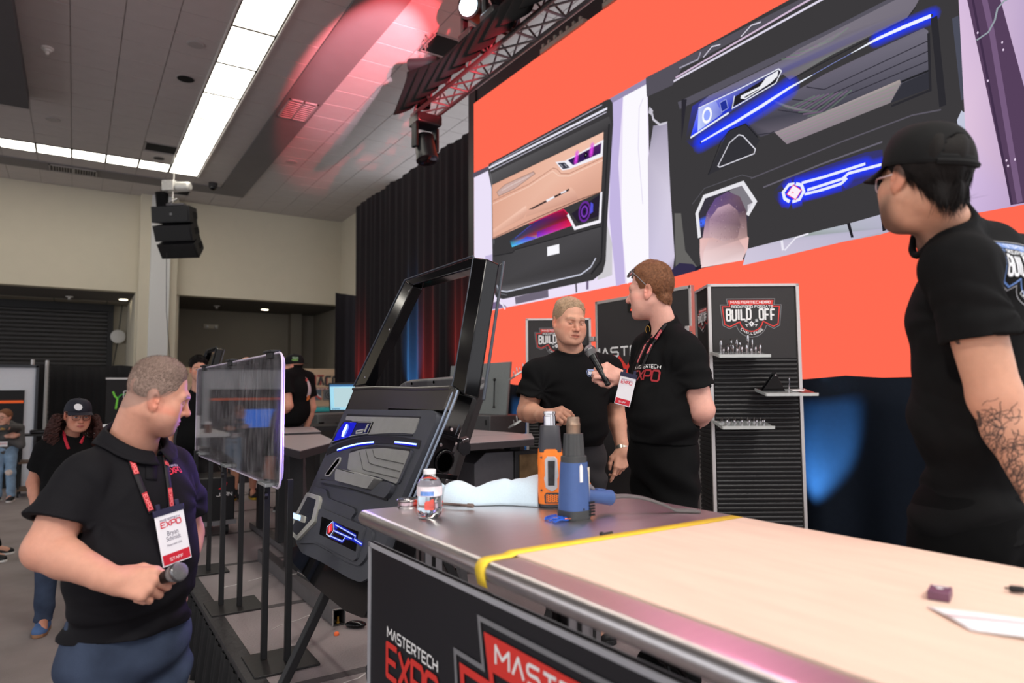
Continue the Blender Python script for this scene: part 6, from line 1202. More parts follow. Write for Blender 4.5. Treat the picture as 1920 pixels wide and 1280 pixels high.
# monitor
mo = thing('monitor', 'computer monitor with pale blue screen beside the car door window', 'monitor', at(650, 770, y=8.4)); mc = at(652, 744, y=8.4); ux = nrm((1, -.35, 0)); uy = nrm(np.array([-.06, -.02, 1])); nn = np.cross(ux, uy); b = MB(); b.box(mc, (.46, .36, .03), (ux, uy, nn)); b.build('case', BLACKMETAL, mo, bevel=.004)
b = MB(); b.box(mc+nn*.016, (.43, .32, .004), (ux, uy, nn)); b.build('screen', mat('pale_blue_screen', (150, 205, 226), .3, var=.04, scale=6, emit=(150, 205, 226), estr=.75), mo, smooth=None)
F = Flat(mc+nn*.019, ux, uy, base=.001); F.poly([(-.215, .135), (.215, .135), (.215, .16), (-.215, .16)], (70, 120, 170)); F.poly([(-.17, -.13), (.2, -.13), (.2, .12), (-.17, .12)], (206, 236, 242)); F.poly([(-.20, -.15), (-.10, -.15), (-.10, -.142), (-.20, -.142)], (40, 90, 140)); F.build('screen_windows', color_mat('lit_window', emission=.8), mo)
b = MB(); b.beam(mc-nn*.03, mc-nn*.05-np.array([0, 0, .32]), .05, .03); b.box(mc-nn*.05-np.array([0, 0, .33]), (.25, .18, .015)); b.build('stand', BLACKMETAL, mo)
ml = mc[2]-.345; b = MB(); b.bounds((mc[0]-.5, mc[1]-.3, ml-.06), (mc[0]+.6, mc[1]+.4, ml)); st_ = thing('monitor_stand', 'dark equipment stand under the computer monitor', 'stand', (mc[0], mc[1], SZ)); b.build('top', BLACKMETAL, st_); 
for dx in (-.45, .55): b = MB(); b.bounds((mc[0]+dx-.03, mc[1]-.25, SZ), (mc[0]+dx+.03, mc[1]+.35, ml-.06)); b.build('side', BLACKMETAL, st_)
# grey machine board with gear emblem behind the car door
gm = thing('gear_board', 'grey machine with gear emblem board and rods behind the car door', 'machine', (4.25, 7.4, SZ)); g0 = at(944, 680, x=4.22); go = np.array([4.25, 8.25, 1.42]); gu = np.array([0, -1.0, 0]); gv = nrm((.10, 0, 1.0)); GM = mat('machine_grey', (128, 134, 134), .5, var=.05)
gw = 8.25-g0[1]; b = MB(); b.prism([(0, 0), (gw, 0), (gw, .63), (0, .63)], go, gu, gv, -.03); b.build('board', GM, gm, bevel=.006)
F = Flat(go, gu, gv, base=.002, step=.001); gcx, gcz = gw*.50, .27; F.poly([(gcx+(.26 if (i//2) % 2 else .20)*math.cos(2*PI*i/32), gcz+(.26 if (i//2) % 2 else .20)*math.sin(2*PI*i/32)) for i in range(32)], (84, 86, 88)); F.disc((gcx, gcz), .15, (122, 128, 128)); F.text('TEX', gcx-.12, gcz-.04, .09, .07, (206, 206, 204), t=.2); F.build('gear_print', PRINT, gm)
for k_ in (.16, .84): b = MB(); q_ = go+gu*gw*k_+gv*.1-np.array([.03, 0, 0]); b.cyl(q_, q_+gv*.32-np.array([.02, 0, 0]), .008, n=8); b.ball(q_+gv*.32-np.array([.02, 0, 0]), .02, 10, 6); b.cyl(q_-gv*.02, q_, .016, n=8); b.build('gas_strut', BLACKMETAL, gm)
b = MB(); b.bounds((4.0, 8.3-gw-.1, 1.2), (4.5, 8.35, 1.42)); b.build('bed', mat('machine_dark', (78, 78, 80), .5), gm, bevel=.01)
for y in (8.3-gw-.05, 8.25): b = MB(); b.bounds((4.02, y-.05, SZ), (4.48, y+.05, 1.2)); b.build('leg', mat('machine_dark'), gm, bevel=.006)
b = MB(); b.box((3.98, 8.3-gw-.04, 1.34), (.01, .02, .06)); b.cyl((3.99, 8.0, 1.3), (3.99, 8.04, 1.3), .01, n=8); b.build('knob', mat('black_rubber'), gm)
# kit left of the shield
ca = thing('road_case', 'black road case with red mark under the clear shield', 'case', (1.2, 7.0, SZ)); b = MB(); b.bounds((.90, 6.75, SZ+.12), (1.28, 7.25, .93)); b.build('box', mat('black_case', (20, 19, 21), .4, var=.1), ca, bevel=.01); b = MB(); b.bounds((.885, 6.735, SZ+.10), (1.295, 7.265, SZ+.14)); b.build('edge_rail', LEGM, ca)
for x in (.97, 1.22): b = MB(); b.lathe((x-.02, 6.82, SZ+.05), (1, 0, 0), [(.02, 0), (.05, .004), (.05, .036), (.02, .04)], 16); b.build('caster', mat('black_rubber'), ca)
F = Flat((.90, 6.75, SZ+.12), (1, 0, 0), (0, 0, 1), base=.002, step=.001); cx, cz = F.uv(at(416, 912, y=6.75)); F.poly([(cx-.03, cz-.02), (cx+.03, cz-.03), (cx+.045, cz+.03), (cx+.02, cz+.08), (cx+.012, cz+.03), (cx-.0, cz+.0)], (216, 30, 44)); F.text('JARN', cx-.045, cz-.085, .03, .028, (220, 216, 216), t=.2); F.build('case_print', PRINT, ca)
dr = thing('round_drum', 'dark round barrel shaped housing left of the clear shield', 'drum', (.62, 7.6, 0)); c0 = np.array([.50, 7.55, .86]); b = MB(); b.lathe(c0-np.array([.0, .25, 0]), (0.1, 1, 0), [(.05, 0), (.27, .01), (.30, .05), (.30, .40), (.27, .45)], 32); b.build('barrel', mat('drum_dark', (44, 42, 42), .35, .3, var=.1), dr)
for r_ in (.22, .28): b = MB(); b.tube([c0+np.array([r_*math.cos(a), -.26, r_*math.sin(a)]) for a in np.linspace(PI*1.05, PI*1.95, 20)], .006, 6); b.build('wire_hoop', mat('pale_edge'), dr)
b = MB(); b.bounds((.42, 7.35, 0), (.58, 7.7, .60)); b.build('stand', BLACKMETAL, dr)
wt = thing('side_table', 'white topped side table with a sketched box behind the man in the polo', 'table', (.35, 9.0, 0)); b = MB(); b.bounds((.1, 8.4, 1.20), (.66, 9.6, 1.24)); b.build('top', mat('white_plastic'), wt, bevel=.004)
for x in (.15, .6):
    for y in (8.45, 9.55): b = MB(); b.cyl((x, y, 0), (x, y, 1.20), .018, n=8); b.build('leg', LEGM, wt)
bx_ = thing('sketch_box', 'white box with a drawn line on the side table', 'box', (.52, 8.6, 1.24)); b = MB(); b.bounds((.40, 8.5, 1.24), (.65, 8.75, 1.44)); b.build('carton', mat('white_card_stock', (240, 238, 244), 0.4, var=0.01), bx_, bevel=.004); F = Flat((.40, 8.5, 1.24), (1, 0, 0), (0, 0, 1), base=.002); F.line([(.04, .10), (.14, .12), (.2, .17), (.23, .18)], .010, (60, 60, 64)); F.line([(.04, .06), (.16, .07)], .006, (90, 90, 94)); F.build('drawn_line', PRINT, bx_)
t = thing('yellow_bottle', 'small yellow bottle on the side table', 'bottle', (.5, 9.2, 1.24)); b = MB(); b.lathe((.5, 9.2, 1.24), (0, 0, 1), [(.03, 0), (.035, .01), (.035, .12), (.012, .15)], 14); b.build('flask', mat('yellow_plastic', (236, 206, 40), .4), t); b = MB(); b.cyl((.5, 9.2, 1.39), (.5, 9.2, 1.43), .014, n=10); b.build('cap', BLACKMETAL, t)
t = thing('brown_jar', 'brown jar with white lid on the side table', 'jar', (.3, 8.6, 1.24)); b = MB(); b.lathe((.3, 8.6, 1.24), (0, 0, 1), [(.035, 0), (.04, .01), (.04, .09), (.03, .10)], 14); b.build('glass', mat('brown_glass', (110, 66, 44), .2), t); b = MB(); b.cyl((.3, 8.6, 1.34), (.3, 8.6, 1.37), .034, n=14); b.build('lid', mat('white_plastic'), t)
# ------------------------------------------------------------------ people: distance-field bodies, one continuous skin each
def smin(a, b, k):
    if k <= 0: return np.minimum(a, b)
    h = np.maximum(k-np.abs(a-b), 0)/k; return np.minimum(a, b)-h*h*k*0.25
class Field:
    def __init__(s): s.p = []
    def put(s, fn, k=.02, op='u'): s.p.append((fn, k, op)); return s
    def cone(s, a, b, ra, rb, k=.02, op='u', flat=False):
        a = np.array(a, float); b = np.array(b, float); ab = b-a; l2 = ab@ab+1e-12; l = math.sqrt(l2)
        def fn(P):
            t = np.clip(((P-a)@ab)/l2, 0, 1); d = np.linalg.norm(P-a-t[:, None]*ab, axis=1)-(ra+(rb-ra)*t)
            return np.maximum(d, ((P-b)@ab)/l) if flat else d
        return s.put(fn, k, op)
    def chain(s, pts, rs, k=.02):
        for i in range(len(pts)-1): s.cone(pts[i], pts[i+1], rs[i], rs[i+1], k)
        return s
    def ell(s, c, r, ax=None, k=.02, op='u'):
        c = np.array(c, float); r = np.array(r, float); ax = np.eye(3) if ax is None else np.array(ax, float)
        def fn(P):
            q = (P-c)@ax.T; k0 = np.linalg.norm(q/r, axis=1); k1 = np.linalg.norm(q/(r*r), axis=1)+1e-9; return k0*(k0-1)/k1
        return s.put(fn, k, op)
    def plane(s, p, n, op='i', k=0):  # keeps the side the normal points away from
        p = np.array(p, float); n = nrm(n); return s.put(lambda P: (P-p)@n, k, op)
    def eval(s, P, sel=None):
        d = np.full(len(P), 9.0)
        for fn, k, op in s.p:
            e = fn(P); d = smin(d, e, k) if op == 'u' else (-smin(-d, e, k) if op == 's' else (d if op == 'd' else np.maximum(d, e)))
        return d
def sdf_mesh(F, lo, hi, h, post=None):
    lo = np.array(lo, float); hi = np.array(hi, float); B = 8; N = np.ceil((hi-lo)/(h*B)).astype(int)+1; rb = h*B*0.87
    g = np.stack(np.meshgrid(*[np.arange(n) for n in N], indexing='ij'), -1).reshape(-1, 3); C = lo+(g*B+3.5)*h
    dps = [fn(C) for fn, k, op in F.p]; D = np.full(len(C), 9.0)
    for (fn, k, op), e in zip(F.p, dps): D = smin(D, e, k) if op == 'u' else (-smin(-D, e, k) if op == 's' else (D if op == 'd' else np.maximum(D, e)))
    act = np.abs(D) < rb*1.7+.004; ga = g[act]; n = len(ga)
    off = np.stack(np.meshgrid(*[np.arange(B)]*3, indexing='ij'), -1).reshape(-1, 3)*h
    P = (lo+ga*B*h)[:, None, :]+off[None]; d = np.full((n, B**3), 9.0)
    um = np.full(n, 9.0)
    for (fn, k, op), e in zip(F.p, dps):
        if op == 'u': um = np.minimum(um, e[act])
    for (fn, k, op), e in zip(F.p, dps):
        if op == 'd': d += fn(P.reshape(-1, 3)).reshape(d.shape); continue
        ea = e[act]; sl = (ea < um+3.4*rb+k) if op == 'u' else ((ea < 2.2*rb+k) if op == 's' else ea > -2.2*rb)
        if not sl.any(): continue
        v = fn(P[sl].reshape(-1, 3)).reshape(-1, B**3); w_ = d[sl]; d[sl] = smin(w_, v, k) if op == 'u' else (-smin(-w_, v, k) if op == 's' else np.maximum(w_, v))
    if post is not None: d += post(P.reshape(-1, 3)).reshape(d.shape)
    A = np.repeat(np.repeat(np.repeat(np.where(D > 0, 1.0, -1.0).reshape(N), B, 0), B, 1), B, 2).astype(np.float32)*(h*4)
    Ab = A.reshape(N[0], B, N[1], B, N[2], B)
    Ab[ga[:, 0], :, ga[:, 1], :, ga[:, 2], :] = np.clip(d, -h*4, h*4).reshape(n, B, B, B)
    gr = vdb.FloatGrid(h*4); gr.copyFromArray(A); pts, _tris, quads = gr.convertToPolygons(isovalue=0.0)
    pts = pts.astype(float)*h+lo; q4 = np.asarray(quads, int); a_, b_, c_ = pts[q4[:, 0]], pts[q4[:, 1]], pts[q4[:, 2]]; vol = np.einsum('ij,ij->i', a_, np.cross(b_, c_)).sum(); return pts, (q4 if vol > 0 else q4[:, ::-1])
def mesh_obj(name, parts, material, parent, cols=None, smooth=180):
    n = 0; V = []; Q = []
    for v, q_ in parts: V.append(v); Q.append(q_+n); n += len(v)
    V = np.concatenate(V); Q = np.concatenate(Q); me = bpy.data.meshes.new(name)
    me.vertices.add(len(V)); me.vertices.foreach_set('co', V.astype(np.float32).ravel()); me.loops.add(Q.size); me.loops.foreach_set('vertex_index', Q.astype(np.int32).ravel())
    me.polygons.add(len(Q)); me.polygons.foreach_set('loop_start', np.arange(0, Q.size, Q.shape[1], dtype=np.int32)); me.update(calc_edges=True); me.validate()
    if cols is not None:
        a = me.color_attributes.new('Col', 'FLOAT_COLOR', 'POINT'); a.data.foreach_set('color', np.concatenate([cols, np.ones((len(V), 1))], 1).astype(np.float32).ravel())
    return link(name, me, parent, material, smooth)
SKIN = mat('skin', (210, 160, 135), 0.52, spec=0.35, var=0.05, scale=60, bump=0.10, bscale=450, attr='Col', sss=0.12)
def step(a, b, x): t = np.clip((x-a)/(b-a), 0, 1); return t*t*(3-2*t)

class Head:
    def __init__(s, o, fwd, up, sc=1.0, **k):
        s.o = np.array(o, float); s.Y = nrm(fwd); s.X = nrm(np.cross(s.Y, up)); s.Z = np.cross(s.X, s.Y); s.sc = sc; s.R = np.array([s.X, s.Y, s.Z]); s.k = dict(jaw=1.0, nose=1.0, fat=0.0, chin=1.0, lid=.3); s.k.update(k); s.sy = s.k.get('sy', 1.0)
    def w(s, x, y, z): return s.o+(s.X*x+s.Y*(y*s.sy)+s.Z*z)*s.sc
    def loc(s, P): return (P-s.o)@s.R.T/s.sc/np.array([1, s.sy, 1])
    def build(s, F):
        c = s.sc; A = s.R; w_ = s.w; k = s.k; j = k['jaw']; f = k['fat']
        E = lambda x, y, z, rx, ry, rz, kk=.02, op='u': F.ell(w_(x, y, z), (rx*c, ry*c*s.sy, rz*c), A, kk*c, op)
        K = lambda a, b, ra, rb, kk=.02, op='u': F.cone(w_(*a), w_(*b), ra*c, rb*c, kk*c, op)
        E(0, -.012, .034, .0755, .096, .086); E(0, .022, -.030, .064*j, .062, .080, .03)
        E(0, .036, -.082, .050*j+f*.3, .046, .034, .03); E(0, .076, -.102, .020, .014, .014*k['chin'], .026)
        for sg in (-1, 1):
            K((sg*.055*j, .0, -.045), (sg*.032*j, .055, -.092), .020+f*.4, .018+f*.3, .03); E(sg*.046, .056, -.022, .024, .024, .022, .03); E(sg*(.047+f*.2), .04, -.055, .02+f, .025+f, .03, .03)
        K((-.040, .074, .020), (0, .085, .017), .0125, .013, .018); K((.040, .074, .020), (0, .085, .017), .0125, .013, .018)
        for sg in (-1, 1): E(sg*.032, .094, -.001, .020, .016, .0125, .012, 's')
        ny = .106*(.6+.4*k['nose']); K((0, .082, .012), (0, ny-.002, -.031), .0085, .0105, .012); E(0, ny, -.035, .0120, .0115, .0100, .008)
        for sg in (-1, 1): E(sg*.0125, .093, -.037, .0085, .0105, .0085, .007); E(sg*.007, .102, -.045, .004, .006, .003, .003, 's')
        E(0, .080, -.062, .028, .014, .020, .016)
        for a, b in (((-.024, .082, -.067), (-.007, .0925, -.0635)), ((-.007, .0925, -.0635), (.007, .0925, -.0635)), ((.007, .0925, -.0635), (.024, .082, -.067))): K(a, b, .0038, .0055, .005)
        for a, b in (((-.020, .083, -.071), (0, .0915, -.0755)), ((0, .0915, -.0755), (.020, .083, -.071))): K(a, b, .005, .0068, .005)
        for a, b in (((-.025, .088, -.0685), (0, .100, -.0685)), ((0, .100, -.0685), (.025, .088, -.0685))): K(a, b, .0016, .0016, .003, 's')
        for sg in (-1, 1):
            F.ell(w_(sg*.032, .0735, -.001), (.0128*c,)*3, A, .0015*c)
            E(sg*.032, .0768, .0075-.0042*k['lid'], .0165, .0115, .0058, .003); E(sg*.032, .0768, -.0098+.001*k['lid'], .0150, .0105, .0042, .004)
        # ears
        for sg in (-1, 1):
            ex = nrm(np.array([sg*1.0, -.42, 0.0])); ez = nrm(np.array([0, -.22, 1.0])); ey = np.cross(ez, ex); R = np.array([ex@A, ey@A, ez@A])
            F.ell(w_(sg*.081, -.016, -.004), (.0085*c, .0185*c, .033*c), R, .008*c); F.ell(w_(sg*.0915, -.009, -.002), (.009*c, .0095*c, .019*c), R, .006*c, 's'); F.ell(w_(sg*.079, -.006, -.030), (.007*c, .009*c, .011*c), R, .006*c)
            F.ell(w_(sg*.086, -.003, -.006), (.004*c, .004*c, .006*c), R, .003*c)
        return F
    def color(s, P, skin, lip=None, brow=(92, 72, 58), iris=(70, 90, 100), stubble=0.0, sc_col=(120, 104, 100), scalp=None, gaze=(0, 1, 0), lids=0.0):
        q = s.loc(P); x, y, z = q[:, 0], q[:, 1], q[:, 2]; ax = np.abs(x); base = np.array(lin(skin)); C = np.tile(base, (len(P), 1))
        mix = lambda C, c, m: C*(1-m[:, None])+np.array(lin(c))*m[:, None]
        red = tuple(np.clip(np.array(skin)*np.array([1.02, .80, .76]), 0, 255))
        C = mix(C, red, .45*np.exp(-((ax-.045)**2+(y-.07)**2+(z+.03)**2)/.0007)); C = mix(C, red, .55*np.exp(-(x**2+(y-.11)**2+(z+.034)**2)/.0003)); C = mix(C, red, .5*step(.068, .082, ax)*step(-.06, -.02, y)*step(-.045, -.03, z)*(1-step(.03, .04, z)))
        if stubble: C = mix(C, sc_col, stubble*step(-.012, -.062, z+.42*(y-.015))*step(-.005, .035, y)*(1-np.exp(-((x/.026)**2+((z+.069)/.010)**2)*1.0)*.8))
        m = np.exp(-np.maximum((ax/.024)**4+((z+.0685-.10*ax*0)/.0095)**4-.35, 0)*2.5)*step(.072, .08, y); C = mix(C, lip or tuple(np.array(skin)*np.array([.88, .62, .60])), .75*m)
        m = step(.076, .083, y)*np.exp(-((z+.0685+.06*ax)/.0016)**2)*step(.026, .02, ax); C = mix(C, (90, 50, 48), .8*m)
        m = np.exp(-((z-(.0235+.10*np.minimum(ax-.012, .022)-.25*np.maximum(ax-.036, 0)))/.0042)**2)*step(.010, .016, ax)*step(.056, .05, ax)*step(.05, .06, y); C = mix(C, brow, .8*m)
        for sg in (-1, 1):
            e = q-np.array([sg*.032, .0735, -.001]); r = np.linalg.norm(e, axis=1); inside = (r < .0139)*(e[:, 1] > .002)*(np.abs(e[:, 2]+.0012) < .0052)*(np.abs(e[:, 0]) < .0118)
            gz = nrm(gaze); ang = np.degrees(np.arccos(np.clip((e/np.maximum(r, 1e-6)[:, None])@gz, -1, 1)))
            wht = np.where(inside > 0, 1.0, 0.0); C = mix(C, (200, 190, 184), wht*.95); C = mix(C, iris, wht*(ang < 27)); C = mix(C, (14, 12, 12), wht*(ang < 13))
            lash = (np.abs(e[:, 2]-.0052) < .0013)*(e[:, 1] > .0)*(np.abs(e[:, 0]) < .0135)*(r < .0185); C = mix(C, (66, 48, 42), lash*.7)
        if scalp is not None:
            m = s.hairmask(q, scalp[2]); C = mix(C, scalp[0], m*scalp[1])
        return C
    @staticmethod
    def hairmask(q, h=0.0, soft=.014):
        ax, y, z = np.abs(q[:, 0]), q[:, 1], q[:, 2]
        zl = np.interp(y, [-.12, -.085, -.05, -.02, .015, .035, .060, .078, .10], [-.075, -.06, -.035, -.004, .006, .022, .064, .084, .095])+h*step(.02, .07, y)
        zl = zl+np.where((y > .03), .022*step(.02, .05, ax)*0, 0); return step(0, soft, z-zl)
    def hair(s, parent, material, thick=(.012, .006), h=0.0, amp=.002, fr=160, strands=0, slen=.014, res=.0028, comb=(0, -1, .2), seed=1, part=0.0, swid=.0011, mess=.14, name='hair', lift=.5, top=None, fade=False, stop=9):
        F = Field(); c = s.sc; A = s.R; lo = s.w(0, -.01, .02)-.16*c
        def fn(P):
            q = s.loc(P); k = np.array([.0755, .096, .086]); e = q-np.array([0, -.012, .034]); k0 = np.linalg.norm(e/k, axis=1); k1 = np.linalg.norm(e/(k*k), axis=1)+1e-9; d = k0*(k0-1)/k1
            t = thick[1]+(thick[0]-thick[1])*step(.03, .10, q[:, 2]); nz = np.sin(fr*q[:, 0]+2.1*np.sin(fr*.23*q[:, 2]+1)+seed)*np.sin(fr*.35*q[:, 1]+1.3*np.sin(fr*.4*q[:, 0]))
            # the nape continues down the neck back
            nb = np.sqrt((q[:, 0]/.052)**2+((q[:, 1]+.035)/.058)**2)-1; nb = nb*.05; d = np.minimum(d, np.maximum(nb, q[:, 2]-.02)+.0)
            zl = np.interp(q[:, 1], [-.12, -.085, -.05, -.02, .015, .035, .060, .078, .10], [-.075, -.06, -.035, -.004, .006, .022, .064, .084, .095])+h*step(.02, .07, q[:, 1]); t = t*(.25+.75*step(0, .03, q[:, 2]-zl)); d = d-t-amp*nz
            if top is not None: d = np.maximum(d, q[:, 2]-top)
            return np.maximum(d, (zl-q[:, 2])*.75+.003*np.sin(fr*1.7*q[:, 0]+q[:, 1]*fr))*c
        F.put(fn, 0); parts = [sdf_mesh(F, lo, lo+.32*c, res*c)]
        if strands:
            V, Q = parts[0]; rg = np.random.default_rng(seed); fi = rg.integers(0, len(Q), strands*3); p = V[Q[fi]].mean(1); rd = p-s.w(0, -.012, .0); rd /= np.linalg.norm(rd, axis=1)[:, None]; nn_ = np.cross(V[Q[fi, 1]]-V[Q[fi, 0]], V[Q[fi, 2]]-V[Q[fi, 0]]); nn_ /= np.linalg.norm(nn_, axis=1)[:, None]+1e-12; fi = fi[(np.abs((nn_*rd).sum(1)) > .72) & (s.loc(p)[:, 2] < stop)][:strands]; strands = len(fi); p = V[Q[fi]].mean(1); a = V[Q[fi, 1]]-V[Q[fi, 0]]; b_ = V[Q[fi, 2]]-V[Q[fi, 0]]; n = np.cross(a, b_); n /= np.linalg.norm(n, axis=1)[:, None]+1e-12
            q = s.loc(p); ctr = s.w(0, -.012, .02); flip = np.sign(((p-ctr)*n).sum(1)); n *= flip[:, None]
            cb = np.tile(np.array(comb, float)@A, (strands, 1)); cb += part*np.sign(q[:, 0]+.02)[:, None]*s.X; cb += rg.normal(0, mess, (strands, 3)); cb -= n*(cb*n).sum(1)[:, None]; cb /= np.linalg.norm(cb, axis=1)[:, None]+1e-9
            L = slen*c*rg.uniform(.6, 1.2, strands)[:, None]*(.30+.70*step(.03, .09, q[:, 2])[:, None] if fade else 1.0); mid = p+cb*L*.5+n*L*lift*.45; tip = p+cb*L+n*L*lift*.5; sd = np.cross(cb, n)*swid*c
            VV = np.concatenate([p-sd-n*.001, p+sd-n*.001, mid+sd*.8, mid-sd*.8, tip+sd*.15, tip-sd*.15]); i = np.arange(strands); m_ = strands
            QQ = np.concatenate([np.stack([i, i+m_, i+2*m_, i+3*m_], 1), np.stack([i+3*m_, i+2*m_, i+4*m_, i+5*m_], 1)]); parts.append((VV, QQ))
        return mesh_obj(name, parts, material, parent)
    def glasses(s, parent, material, r=(.024, .019), y=.098, lens=None, name='glasses', z=0.0, tilt=0):
        b = MB()
        for sg in (-1, 1):
            ring = [s.w(sg*.033+r[0]*math.copysign(abs(math.cos(t))**.7, math.cos(t)), y-.35*abs(.033+0*t)*0-abs(sg*.033+r[0]*math.cos(t))*.16, z-.001+r[1]*math.copysign(abs(math.sin(t))**.7, math.sin(t))) for t in np.linspace(0, 2*PI, 24, endpoint=False)]
            b.tube(ring, .0018*s.sc, 6, closed=True); b.tube([s.w(sg*.057, y-.008, z+.008), s.w(sg*.072, y-.03, z+.008), s.w(sg*.0785, -.005, z+.006), s.w(sg*.078, -.03, z-.008)], .0019*s.sc, 6)
        b.tube([s.w(-.010, y-.002, z+.004), s.w(0, y+.001, z+.006), s.w(.010, y-.002, z+.004)], .0018*s.sc, 6); o = b.build(name, material, parent)
        return o
    def cap(s, parent, material, back_open=False, visor=(.075, .075), droop=.018, zb=.030, tall=.092, flat=False, rear=False):
        c = s.sc; th = np.linspace(0, 2*PI, 121); V = []; nz = 26
        rx, ry = .0875, .1075; z0 = zb
        def pt(t, v):
            e = v**1.0; a = e*PI/2; r_ = math.cos(a)**.62; seam = 1+.006*abs(math.sin(3*t)); return s.w(rx*r_*math.cos(t)*seam, -.010+ry*r_*math.sin(t)*seam, z0+tall*math.sin(a)**1.05+(.012*math.sin(t) if v < .5 else .012*math.sin(t)*(1-v)*2)*(1 if not rear else -1))
        P = [pt(t, v) for v in np.linspace(0, 1, nz) for t in th[:-1]]; F = []
        for j in range(nz-1):
            for i in range(120):
                t = th[i]+.025; v = j/(nz-1)
                if back_open and abs(((t-1.5*PI+PI) % (2*PI))-PI) < .50*math.sqrt(max(0, 1-((v-.10)/.36)**2)) and v > .09: continue
                F.append((j*120+i, j*120+(i+1) % 120, (j+1)*120+(i+1) % 120, (j+1)*120+i))
        b = MB(); b.add(P, F); o = b.build('cap', material, parent, smooth=180, solid=.0035*c)
        sg = -1 if rear else 1
        def vis(u, v):
            a = (u-.5)*2*1.12; x = rx*1.0*math.sin(a)*(1+.05*v); y0 = -.010+ry*math.cos(a)*.99; y1 = y0+visor[0]*(1-.50*(a/1.12)**2)*v; return s.w(x, sg*(y0+(y1-y0)), z0+.010-droop*v*(1-.2*v)-(0 if flat else .020)*(a/1.12)**2*(.25+.75*v))
        b = MB(); b.grid(25, 9, vis); v_ = b.build('visor', material, o, smooth=180, solid=.0035*c)
        b = MB(); b.ball(s.w(0, -.010, z0+tall+.002), .007*c, 10, 6)
        b.build('cap_button', material, o)
        b = MB()
        for t in (PI/6, PI/2, 5*PI/6, 7*PI/6, 11*PI/6, PI*1.5)[:5 if back_open else 6]: b.tube([pt(t, v)+0 for v in np.linspace(.02, .97, 12)], .0012*c, 5)
        b.tube([pt(t, 0.0) for t in th[:-1]], .0022*c, 6, closed=True); b.build('cap_seam', material, o); return o, pt

def hand(F, wr, d, n, side, curls, thumb=None, sc=1.0, spread=1.0, fc=None):
    """side +1 right hand, -1 left; d towards the fingers, n out of the back of the hand; curls = four lists of three bend angles"""
    wr = np.array(wr, float); d = nrm(d); n = nrm(np.array(n, float)-d*(np.array(n)@d)); t = np.cross(n, d)*side
    L = lambda x, y, z: wr+(t*x+d*y+n*z)*sc
    F.chain([L(0, -.03, 0), L(0, .005, 0), L(.0, .02, 0)], [.026*sc, .027*sc, .028*sc], .012)
    kn = [(.030, .086), (.010, .091), (-.011, .087), (-.029, .078)]; ln = [(.042, .026, .020), (.046, .030, .021), (.042, .028, .020), (.033, .021, .018)]
    for i, (x, y) in enumerate(kn): F.cone(L(x*.62, .018, -.002), L(x, y, 0), .0155*sc, .0125*sc, .014)
    F.ell(L(.022, .035, -.012), (.018*sc, .030*sc, .016*sc), np.array([t, d, n]), .012)
    tips = []
    for i, (x, y) in enumerate(kn):
        a = 0; p = L(x, y, 0); r = [.0098, .0088, .0080, .0070]; r = [q_*sc*(.9 if i == 3 else 1) for q_ in r]; sx = x*.9*(spread-1)
        for j in range(3):
            a += math.radians(curls[i][j]); dr = d*math.cos(a)-n*math.sin(a)+t*sx*2.2; dr = nrm(dr); p2 = p+dr*ln[i][j]*sc; F.cone(p, p2, r[j], r[j+1], .005 if j else .007); p = p2
        tips.append(p)
    th = thumb or [(.024, .020, -.008), (.046, .048, -.020), (.050, .078, -.026), (.046, .102, -.030)]
    F.chain([L(*q_) for q_ in th], [.0155*sc, .0125*sc, .0108*sc, .0085*sc], .008); return L, tips

def joints(base, H, face):
    base = np.array(base, float); f = nrm([face[0], face[1], 0]); r = np.array([f[1], -f[0], 0]); u = np.array([0, 0, 1.0]); J = {'f': f, 'r': r, 'u': u, 'H': H, 'base': base}
    q = lambda x, y, z: base+(r*x+f*y+u*z)*H
    J.update(head=q(0, .018, .932), neck=q(0, -.012, .845), chest=q(0, .0, .72), belly=q(0, .012, .61), pel=q(0, 0, .53), shR=q(.108, -.01, .815), shL=q(-.108, -.01, .815), elR=q(.135, -.02, .63), elL=q(-.135, -.02, .63), wrR=q(.14, .03, .48), wrL=q(-.14, .03, .48),
             hpR=q(.05, 0, .52), hpL=q(-.05, 0, .52), knR=q(.055, .012, .285), knL=q(-.055, .012, .285), anR=q(.06, -.012, .05), anL=q(-.06, -.012, .05)); return J
def clamp_bounds(pts, m): pts = np.array(pts); return pts.min(0)-m, pts.max(0)+m

